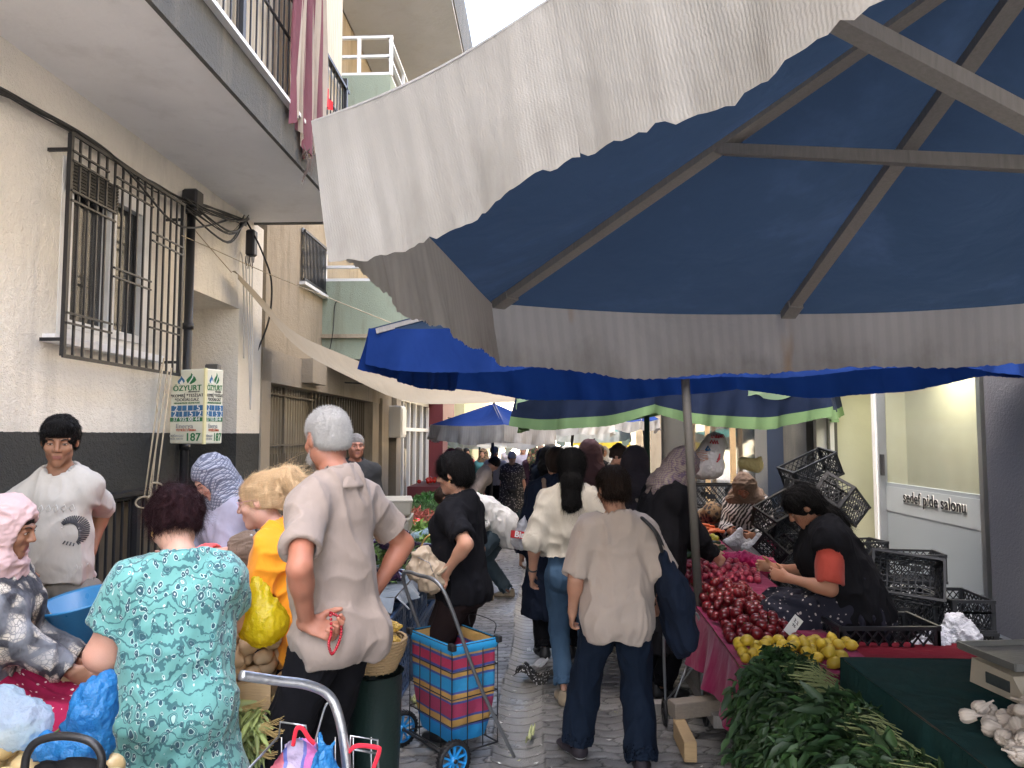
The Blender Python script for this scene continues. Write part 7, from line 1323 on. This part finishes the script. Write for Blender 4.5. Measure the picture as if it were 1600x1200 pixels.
for k in range(4): a = k*1.57; ww = MB(); ww.grid(lambda u, v: Vector(((.024+.008*v)*math.cos(a+(u-.5)*1.3*(1-v*.6)), (.024+.008*v)*math.sin(a+(u-.5)*1.3*(1-v*.6)), -.105+.12*v)), 6, 8); ww.build('husk', [HUSKP], cm)
src('corn', cm); rs = random.Random(31)
for i in range(11): a = i*.57; put('corn', (bx+.07*math.cos(a)*rs.random(), 3.6+.08*math.sin(a), .79+.022*(i%3)), (1.5+rs.uniform(-.2,.2), 0, rs.uniform(-.6,.6)+1.2), 1.15, 'yellow corn cob in the wicker basket', 'corn', 'corn cobs in the wicker basket')
# ================= near left stall =================
t7, d7 = table('stall_table', 'small table under the potatoes between the teal dress and the polo shirt', -1.80, -1.06, 3.0, 3.55, .62, fabric('dark_blue_cloth', (.02,.03,.07)), lambda x, y: gz(y)+.1, 'RN'); d7['label'] = 'dark blue cloth hanging below the potatoes'
t6, d6 = table('stall_table', 'near left stall table under the onions and blue bags', -2.35, -1.13, 1.65, 2.28, .72, fabric('brown_cloth', (.06,.05,.045)), lambda x, y: gz(y)+.05, 'RN'); d6['label'] = 'dark cloth hanging over the near left stall'
rs = random.Random(3)
def crt(name, label, c, d, h, mat, cat='box'):
    w = MB(); x, y, z = c
    for s in (-1, 1): w.box((x+s*d[0]/2, y, z+h/2), (.014, d[1], h)); w.box((x, y+s*d[1]/2, z+h/2), (d[0]+.014, .014, h))
    w.box((x, y, z+.008), (d[0], d[1], .012)); return tag(w.build(name, [mat]), label, cat)
crt('wooden_box', 'low wooden box holding the potatoes behind the blonde woman bag', (-1.34,3.24,.625), (.50,.40), .11, M['wood_light'])
heap('potato', [(-1.56,3.07,.70),(-1.11,3.07,.70),(-1.11,3.4,.80),(-1.56,3.4,.80)], 70, .040, 'brown potato in the heap between the teal dress and the polo shirt', 'potato', 'potatoes on the near left stall', 2, dome=.08)
GH = fruitmat('green_husk', (.34,.40,.15), .6); w = MB(); w.lathe([(.004,-.12),(.012,-.11),(.026,-.07),(.031,-.02),(.030,.04),(.020,.09),(.008,.12),(.003,.15)], (0,0,0), 14); w.v = [tuple(Vector(p)*(1+.22*(vnoise(np.array(p)*np.array([1,1,.12]), 160, 3)-.5))) for p in w.v]; gc_ = w.build('green_corn', [GH])
w = MB(); rq = random.Random(6)
for k in range(26): a = rq.uniform(0,6.28); w.tube([(.01*math.cos(a),.01*math.sin(a),.09), (.02*math.cos(a),.02*math.sin(a),.13), (.03*math.cos(a+.5)+rq.uniform(-.02,.02),.03*math.sin(a+.5),.16+rq.uniform(-.01,.03))], .0012, 4, cap=False)
w.build('silk', [paint('corn_silk', (.42,.30,.12), .7)], gc_); src('greencorn', gc_)
for i in range(18): put('greencorn', (-1.34+.034*(i%7), 2.94+.03*((i*3)%4), .50+.045*(i//5)), (1.45+rs.uniform(-.2,.2),0,1.5+rs.uniform(-.3,.3)), 1.1, 'pale green unpeeled corn cob below the potatoes', 'corn', 'green corn below the potatoes')
def hp_(r_, n): return np.stack([-1.36+.28*r_.rand(n), 2.90+.1*r_.rand(n), .52+.16*r_.rand(n)], 1)
V, F = leaves('x', 420, hp_, .09, HUSK, 8, wl=.2, dirf=lambda P, r_: np.stack([.3*np.ones(len(P)), -.7*np.ones(len(P)), -.6*np.ones(len(P))], 1)); tag(mkmesh('corn_husk', V, F, [HUSK], smooth=True), 'frayed green corn husks and silk hanging below the potatoes', 'husks', kind='stuff')
heap('onion', [(-1.75,1.80,.74),(-1.12,1.80,.74),(-1.12,2.15,.76),(-1.75,2.15,.76)], 46, .042, 'golden brown onion at the bottom left corner', 'onion', 'onions at the bottom left', 5, dome=.1)
bs = at(124, 938, 3.30); w = MB(); BAS = plastic('blue_basin_plastic', (.02,.15,.31), .3)
w.lathe([(.001,-.165),(.115,-.165),(.122,-.16),(.165,-.01),(.178,0),(.180,.006),(.176,.010),(.160,.002),(.112,-.152),(.001,-.154)], (0,0,0), 48); o = w.build('basin', [BAS]); o.location = bs; o.rotation_euler = (R(9), R(-8), 0); tag(o, 'blue plastic basin in front of the boy', 'basin')
w = MB(); w.box((bs.x+.02, bs.y+.02, bs.z-.195), (.40,.34,.03), bev=.004); w.box((bs.x+.02, bs.y+.02, bs.z-.262), (.34,.3,.11), m=1, bev=.01); w.box((bs.x+.02,bs.y+.02,(bs.z-.317+.08)/2),(.36,.30,bs.z-.317-.08), m=2); tag(w.build('weighing_scale', [paint('rust_tray', (.10,.05,.035), .5), M['wood_light'], M['wood_light']]), 'old brown scale tray and wooden box under the blue basin', 'scale')
# ================= trolleys =================
def frameT(o, ux, uy): return lambda x, y, z: Vector((o[0]+ux[0]*x+uy[0]*y, o[1]+ux[1]*x+uy[1]*y, o[2]+z))
tr = empty('shopping_trolley', (-.483,4.07,gz(4.07)), math.atan2(.74,-.62), 'striped blue, yellow and red shopping trolley with blue wheels standing on the cobbles', 'shopping trolley')
# local x runs from the near corner to the left corner along the axle, local -y towards the leg side
m = NT('striped_bag'); su_ = m.n("ShaderNodeSeparateXYZ"); m.set(su_.inputs[0], m.n("ShaderNodeTexCoord").outputs['UV']); vv = m.ma('ADD', su_.outputs[1], m.ma('MULTIPLY', m.noise(m.co(), 5, 2), .02))
cols_ = [(0,(.02,.28,.60)),(.16,(.07,.10,.35)),(.19,(.62,.36,.10)),(.26,(.07,.10,.35)),(.285,(.42,.05,.12)),(.42,(.07,.10,.35)),(.445,(.62,.36,.10)),(.52,(.07,.10,.35)),(.545,(.03,.32,.62)),(.67,(.07,.10,.35)),(.695,(.62,.36,.10)),(.75,(.07,.10,.35)),(.775,(.5,.04,.10)),(.87,(.07,.10,.35)),(.895,(.64,.40,.13))]
STR = m.fin(m.ramp(vv, cols_, 'CONSTANT'), .45, m.bump(m.ma('ADD', m.noise(m.co(warp=.1), 18, 4), m.ma('MULTIPLY', m.n("ShaderNodeTexWave", Vector=m.co('UV'), Scale=60.0).outputs[1], .1)), .012), .2)
BW, BD, Z0, Z1 = .44, .30, .10, .655
def rr_(u): # rounded rectangle path
    s = (u%1)*4; k = int(s); t = s-k; return [(t*BW,0),(BW,-t*BD),(BW-t*BW,-BD),(0,-BD+t*BD)][k]
w = MB(); cx_, cy_ = BW/2, -BD/2
def bagf(u, v):
    x, y = rr_(u); k = .90+.05*v-.18*(1-v)**4+.02*math.sin(u*40+v*6)*(1-v*.5); return Vector((cx_+(x-cx_)*k, cy_+(y-cy_)*k, Z0+.03+(Z1-Z0-.03)*v))
w.grid(bagf, 96, 30, uvf=lambda u, v: (u*1.5, v)); w.add([bagf(i/96, 0) for i in range(96)], [tuple(range(96))[::-1]]); w.build('bag', [STR], tr)
w = MB(); w.grid(lambda u, v: Vector((cx_+(rr_(u)[0]-cx_)*(.985+.04*math.sin(v*3.1)), cy_+(rr_(u)[1]-cy_)*(.985+.04*math.sin(v*3.1)), Z1-.045+.055*v)), 64, 3); w.build('bag_rim', [plastic('light_blue_trim', (.03,.30,.60), .4)], tr)
w = MB(); wr_ = lambda a, b, r=.0028: w.tube([a, b], r, 6)
for z in (.10,.24,.38,.52,.655):
    w.tube([Vector((x, y, z)) for x, y in ((0,0),(BW,0),(BW,-BD),(0,-BD))], .0035 if z > .1 else .005, 6, closed=True)
for i in range(5):
    for y in (0,-BD): wr_(Vector((BW*i/4,y,.10)), Vector((BW*i/4,y,.655)))
for i in range(4):
    for x in (0,BW): wr_(Vector((x,-BD*i/3,.10)), Vector((x,-BD*i/3,.655)))
w.tube(bez([Vector((.1,-BD-.05,.655)),Vector((.1,-BD-.05,.72)),Vector((.34,-BD-.05,.72)),Vector((.34,-BD-.05,.655))],5), .003, 6)
w.build('wire_basket', [M['black_metal']], tr)
for p in ((0,0,Z1),(BW,0,Z1),(0,-BD,Z1),(BW,-BD,Z1)): w = MB(); w.box(p, (.05,.03,.035), bev=.004); w.build('rim_clip', [M['rubber']], tr)
w = MB(); w.tube(bez([Vector((-.02,-BD-.10,.0)), Vector((-.015,-.16,.45)), Vector((-.01,.02,.88)), Vector((.05,.07,1.0)), Vector((.22,.075,1.01)), Vector((BW-.05,.07,1.0)), Vector((BW+.01,.02,.88)), Vector((BW+.015,-.16,.45)), Vector((BW+.02,-BD-.10,.0))], 8), .0105, 10); w.build('handle', [M['grey_metal']], tr)
w = MB(); w.tube([(-.07,.02,.098),(BW+.07,.02,.098)], .008, 8); w.build('axle', [M['black_metal']], tr)
def wheel(x, par, rad=.098):
    w = MB(); w.lathe([(rad-.022,-.016),(rad-.004,-.018),(rad,-.008),(rad,.008),(rad-.004,.018),(rad-.022,.016),(rad-.022,-.016)], (0,0,0), 40)
    for k in range(30): a = k*math.pi/15; w.box((rad*math.cos(a), rad*math.sin(a), 0), (.006,.009,.03), rot=Euler((0,0,a)).to_matrix())
    o = w.build('wheel', [M['rubber']], par); o.location = (x,.02,rad); o.rotation_euler = (0, math.pi/2, 0)
    w = MB(); w.lathe([(rad-.026,-.012),(rad-.020,-.014),(rad-.020,.014),(rad-.026,.012),(rad-.026,-.012)], (0,0,0), 32); w.lathe([(.001,-.018),(.020,-.018),(.022,0),(.020,.018),(.001,.018)], (0,0,0), 16)
    for k in range(10): a = k*math.pi/5; w.bar((.018*math.cos(a),.018*math.sin(a),0), ((rad-.022)*math.cos(a+.12),(rad-.022)*math.sin(a+.12),0), .010, .012)
    w.build('rim', [plastic('blue_rim', (.02,.26,.60), .35)], o); w = MB(); w.lathe([(.001,-.024),(.012,-.022),(.012,.022),(.001,.024)], (0,0,0), 12); w.build('hub_cap', [M['rubber']], o)
wheel(-.05, tr); wheel(BW+.05, tr)
# foreground trolley
ft = empty('shopping_trolley', tuple(at(480,1300,2.0)), 0, 'steel handled shopping trolley with a pink and purple plaid bag, bottom edge', 'shopping trolley'); fo = Vector(ft.location); A_ = lambda px, py, Y: at(px, py, Y)-fo
w = MB(); w.tube(bez([A_(376,1055,1.86), A_(430,1063,1.92), A_(480,1070,1.97), A_(512,1085,2.0), A_(528,1115,2.0), A_(540,1180,2.0), A_(552,1330,2.0)], 8), .0125, 12); w.build('handle', [M['steel']], ft)
w = MB(); w.tube(bez([A_(512,1098,2.0), A_(506,1110,2.0), A_(492,1160,2.0)], 5), .003, 6); w.tube([A_(436,1150,2.15), A_(438,1128,2.15), A_(478,1134,2.15), A_(480,1150,2.15)], .003, 6); w.tube([A_(546,1196,2.0), A_(548,1150,2.0), A_(590,1156,2.05), A_(592,1230,2.05)], .003, 6); w.tube([A_(548,1170,2.0), A_(592,1178,2.05)], .003, 6); w.tube([A_(436,1150,2.15), A_(385,1205,1.85)], .0035, 6)
for k in range(6): w.tube([A_(440+k*28,1152,2.14), A_(440+k*28,1260,2.14)], .002, 5)
w.build('wire_basket', [M['steel']], ft)
PL = NT('plaid_bag'); c = PL.co('Object', rot=(0,0,.2)); sx_ = PL.n("ShaderNodeSeparateXYZ"); PL.set(sx_.inputs[0], c); f = PL.ma('FRACT', PL.ma('MULTIPLY', sx_.outputs[0], 7.0)); PLM = PL.fin(PL.ramp(f, [(0,(.42,.10,.13)),(.3,(.10,.13,.38)),(.36,(.36,.30,.42)),(.62,(.12,.14,.40)),(.68,(.50,.14,.36)),(.9,(.2,.15,.4))], 'CONSTANT'), .5, PL.bump(PL.noise(PL.co(warp=.1), 14, 4), .014))
F = Field(A_(380,1240,2.15)-Vector((.05,.1,.1)), A_(600,1120,1.85)+Vector((.05,.35,.05)), .009); F.add([P_(A_(470,1172,2.06), A_(455,1230,2.0), .035, .10, 1.3, .8), P_(A_(430,1190,2.0), A_(500,1180,2.0), .03, .04), P_(A_(570,1215,2.0), A_(560,1260,2.0), .03, .06)]); cloth_obj('bag', F, PLM, ft, amp=.012, sc=(12,12,8))
RW_ = fabric('red_webbing', (.6,.02,.04))
for P in ([A_(458,1165,2.0), A_(463,1140,2.0), A_(472,1138,2.0), A_(484,1155,2.0), A_(492,1162,2.0)], [A_(540,1182,2.0), A_(556,1166,2.0), A_(588,1168,2.0), A_(592,1176,2.0), A_(578,1215,2.0)]): w = MB(); w.tube(bez(P, 6), .006, 6); w.build('bag_handle', [RW_], ft)
bagF('plastic_bag', 'knotted bright blue bag standing in the foreground trolley', [P_(pl(507,1185,1.93), pl(508,1240,1.93), .018, .065), P_(pl(500,1145,1.95), pl(506,1180,1.93), .004, .012, k=.01), P_(pl(522,1158,1.95), pl(508,1180,1.93), .004, .012, k=.01)], BLP, amp=.01, sc=(30,30,5), res=.006)
# black handbag handle
hb2 = empty('handbag', tuple(at(100,1230,1.78)), 0, 'black leather handbag with a thick round handle at the bottom left', 'handbag'); ho_ = Vector(hb2.location); LEA = paint('black_leather', (.012,.012,.013), .35, bs=160, bd=.001); w = MB()
w.tube([at(p[0], p[1], 1.78)-ho_ for p in [(v_.x, v_.y) for v_ in bez([(38,1215,0),(42,1180,0),(60,1158,0),(100,1150,0),(140,1158,0),(158,1180,0),(156,1215,0)], 6)]], .0095, 10); w.build('handle', [LEA], hb2)
F = Field(at(20,1260,1.9)-ho_-Vector((.05,.1,.0)), at(180,1180,1.66)-ho_+Vector((.05,.25,.03)), .007); F.add([P_(at(62,1225,1.78)-ho_, at(140,1222,1.78)-ho_, .05, .05, 1, .7), P_(at(105,1200,1.78)-ho_, at(125,1205,1.78)-ho_, .022, .022)]); cloth_obj('bag_body', F, LEA, hb2, amp=.005)
# beige bag of the woman in black
bb = empty('handbag', tuple(at(668,885,4.4)), 0, 'beige leather shoulder bag hanging in front of the woman in the black t-shirt', 'handbag'); bo = Vector(bb.location); BE = paint('beige_leather', (.40,.32,.23), .5, bs=120, bd=.001); F = Field((-.18,-.12,-.19), (.18,.14,.19), .007); F.add([P_((-.03,0,.06), (.03,0,-.09), .05, .06, 1.3, .8), P_((-.06,0,-.02), (.07,0,-.03), .055, .055, 1, .8)]); cloth_obj('bag_body', F, BE, bb, amp=.010, sc=(16,16,12))
w = MB(); w.tube(bez([at(652,870,4.4)-bo, at(662,845,4.4)-bo, at(672,835,4.4)-bo], 5), .005, 6); w.build('chain', [GOLD], bb); w = MB(); P = bez([at(684,898,4.35)-bo, at(700,885,4.33)-bo, at(716,866,4.35)-bo], 6); w.tube(P, [.010+.003*math.sin(k) for k in range(len(P))], 8); w.build('strap', [BE], bb); w = MB(); w.tube([(-.05,-.052,.06),(.02,-.058,.03),(.05,-.055,-.05)], .003, 6); w.build('zip', [M['grey_metal']], bb)
# ================= street litter and small things =================
rs = random.Random(77)
def litter(name, label, px, py, s, mat, cat='litter', n=1, curl=.02):
    for i in range(n):
        Y = 2030/(py-697); c = Vector((at(px, 680, Y).x, Y, gz(Y)+.015)); w = MB(); a = rs.uniform(0,3)
        w.grid(lambda u, v: c+Vector(((u-.5)*s[0]*math.cos(a)-(v-.5)*s[1]*math.sin(a), (u-.5)*s[0]*math.sin(a)+(v-.5)*s[1]*math.cos(a), curl*(.6+math.sin(u*7+v*3)+.6*math.sin(v*11)))), 14, 10); tag(w.build(name, [mat]), label, cat)
BWM = NT('printed_plastic'); BWM = BWM.fin(BWM.ramp(BWM.vor(BWM.co(), 55), [(.0,.5),(.28,.4),(.33,.012)], 'CONSTANT'), .4)
litter('printed_cloth', 'crumpled black and white printed cloth in the gutter', 838, 1050, (.34,.16), BWM, curl=.03); litter('cloth_strip', 'grey white folded strip lying along the printed cloth in the gutter', 835, 1036, (.30,.06), WHP, curl=.02); litter('pink_paper', 'pink scrap of paper beside the trolley', 628, 1018, (.13,.10), plastic('pink_scrap', (.62,.22,.40), .6)); litter('corn_husk', 'pale husk lying on the cobbles left of the trolley wheel', 618, 1118, (.18,.04), HUSKP); litter('corn_husk', 'second pale husk lying nearer the bin', 650, 1092, (.03,.14), HUSKP); litter('leaf', 'long wilted leaf in the gutter at the bottom of the picture', 828, 1140, (.20,.03), HUSKP); litter('cardboard', 'small pale cardboard scrap in the gutter', 826, 1010, (.08,.03), M['s_white'], curl=.003)
w = MB()
for i in range(150): Y = rs.uniform(4, 9); x = rs.uniform(-.8,.9) if i % 2 else rs.uniform(-.27,0); z = gz(Y)+.006-(.022 if -.26 < x < -.02 else 0); s_ = rs.uniform(.006,.02); a = rs.uniform(0,3); w.quad(*[(x+s_*math.cos(a+k*1.57)*(1 if k%2 else .4), Y+s_*math.sin(a+k*1.57)*(1 if k%2 else .4), z+.004*(k%2)) for k in range(4)], m=i%3)
tag(w.build('debris', [HUSKP, M['s_white'], M['wood']]), 'tiny scraps of leaf and paper scattered over the cobbles', 'debris', kind='stuff')
w = MB(); w.box((.80,4.45,gz(4.4)+.06), (.07,.35,.11), bev=.004); tag(w.build('wood_block', [M['wood_light']]), 'short wooden block on the cobbles beside the umbrella foot', 'wood block')
w = MB(); w.box((1.02,4.72,gz(4.4)+.16), (.55,.10,.09), rot=(0,0,.3), bev=.004); tag(w.build('wood_beam', [M['wood']]), 'dark wooden beam lying across the umbrella foot', 'wood beam')
ct = empty('folded_trolley', (.88,4.85,gz(4.85)), 0, 'black wire trolley standing in the shade behind the navy trousers', 'trolley'); w = MB(); w.tube(bez([(-.12,0,.08),(-.12,0,.62),(0,0,.68),(.1,0,.62),(.1,0,.08)],6), .009, 8); w.tube([(-.12,-.1,.1),(.1,.1,.5)], .006, 6); w.tube([(-.1,.12,.1),(.1,-.08,.45)], .006, 6); w.build('frame', [M['grey_metal']], ct)
for x in (-.13,.12): w = MB(); w.tube([(x,.07*math.cos(t),.075+.07*math.sin(t)) for t in [k*math.pi/10 for k in range(20)]], .010, 6, closed=True); w.tube([(x,-.07,.075),(x,.07,.075)], .005, 5); w.tube([(x,0,.005),(x,0,.145)], .005, 5); w.build('wheel', [M['rubber']], ct)
# chair inside the shop
ch = empty('wooden_chair', (4.55,9.6,.05), R(200), 'brown wooden chair just inside the lit shop doorway', 'chair'); CHM = wood('chair_wood', (.20,.07,.03))
for sx in (-1,1):
    for sy in (-1,1): w = MB(); w.bar((sx*.19,sy*.18,0), (sx*.18,sy*.18,.45 if sy > 0 else .95), .035); w.build('leg', [CHM], ch)
w = MB(); w.box((0,0,.46), (.42,.42,.04), bev=.008); w.build('seat', [CHM], ch); w = MB(); w.grid(lambda u, v: Vector(((u-.5)*.36, -.19-.04*math.sin(math.pi*u), .72+v*.2+.03*math.sin(math.pi*u)*v)), 10, 4); w.grid(lambda u, v: Vector(((u-.5)*.36, -.165-.04*math.sin(math.pi*u), .72+v*.2+.03*math.sin(math.pi*u)*v)), 10, 4); w.build('backrest', [CHM], ch)
# plank stool of the pink headscarf woman
for (x, y, z, lab) in ((at(-6,680,3.0).x,3.0,.57,'crate that the woman in the pink headscarf sits on'),(at(320,680,4.75).x,4.8,.54,'crate that the old woman in the floral headscarf sits on'),(at(1168,680,7.9).x,8.0,.62,'crate that the seller in the taupe headscarf sits on'),(at(1105,680,8.3).x,8.35,.5,'crate that the bent person on the right sits on')):
    put('crate', (x, y, z-.27), (0,0,.2), 1, lab, 'crate'); put('crate', (x, y, max(gz(y)+.03, z-.52)), (0,0,.3), 1, lab.replace('crate that', 'bottom crate below the one that'), 'crate')
for k, (o, used) in SRC.items():
    if not used: bpy.data.objects.remove(o)
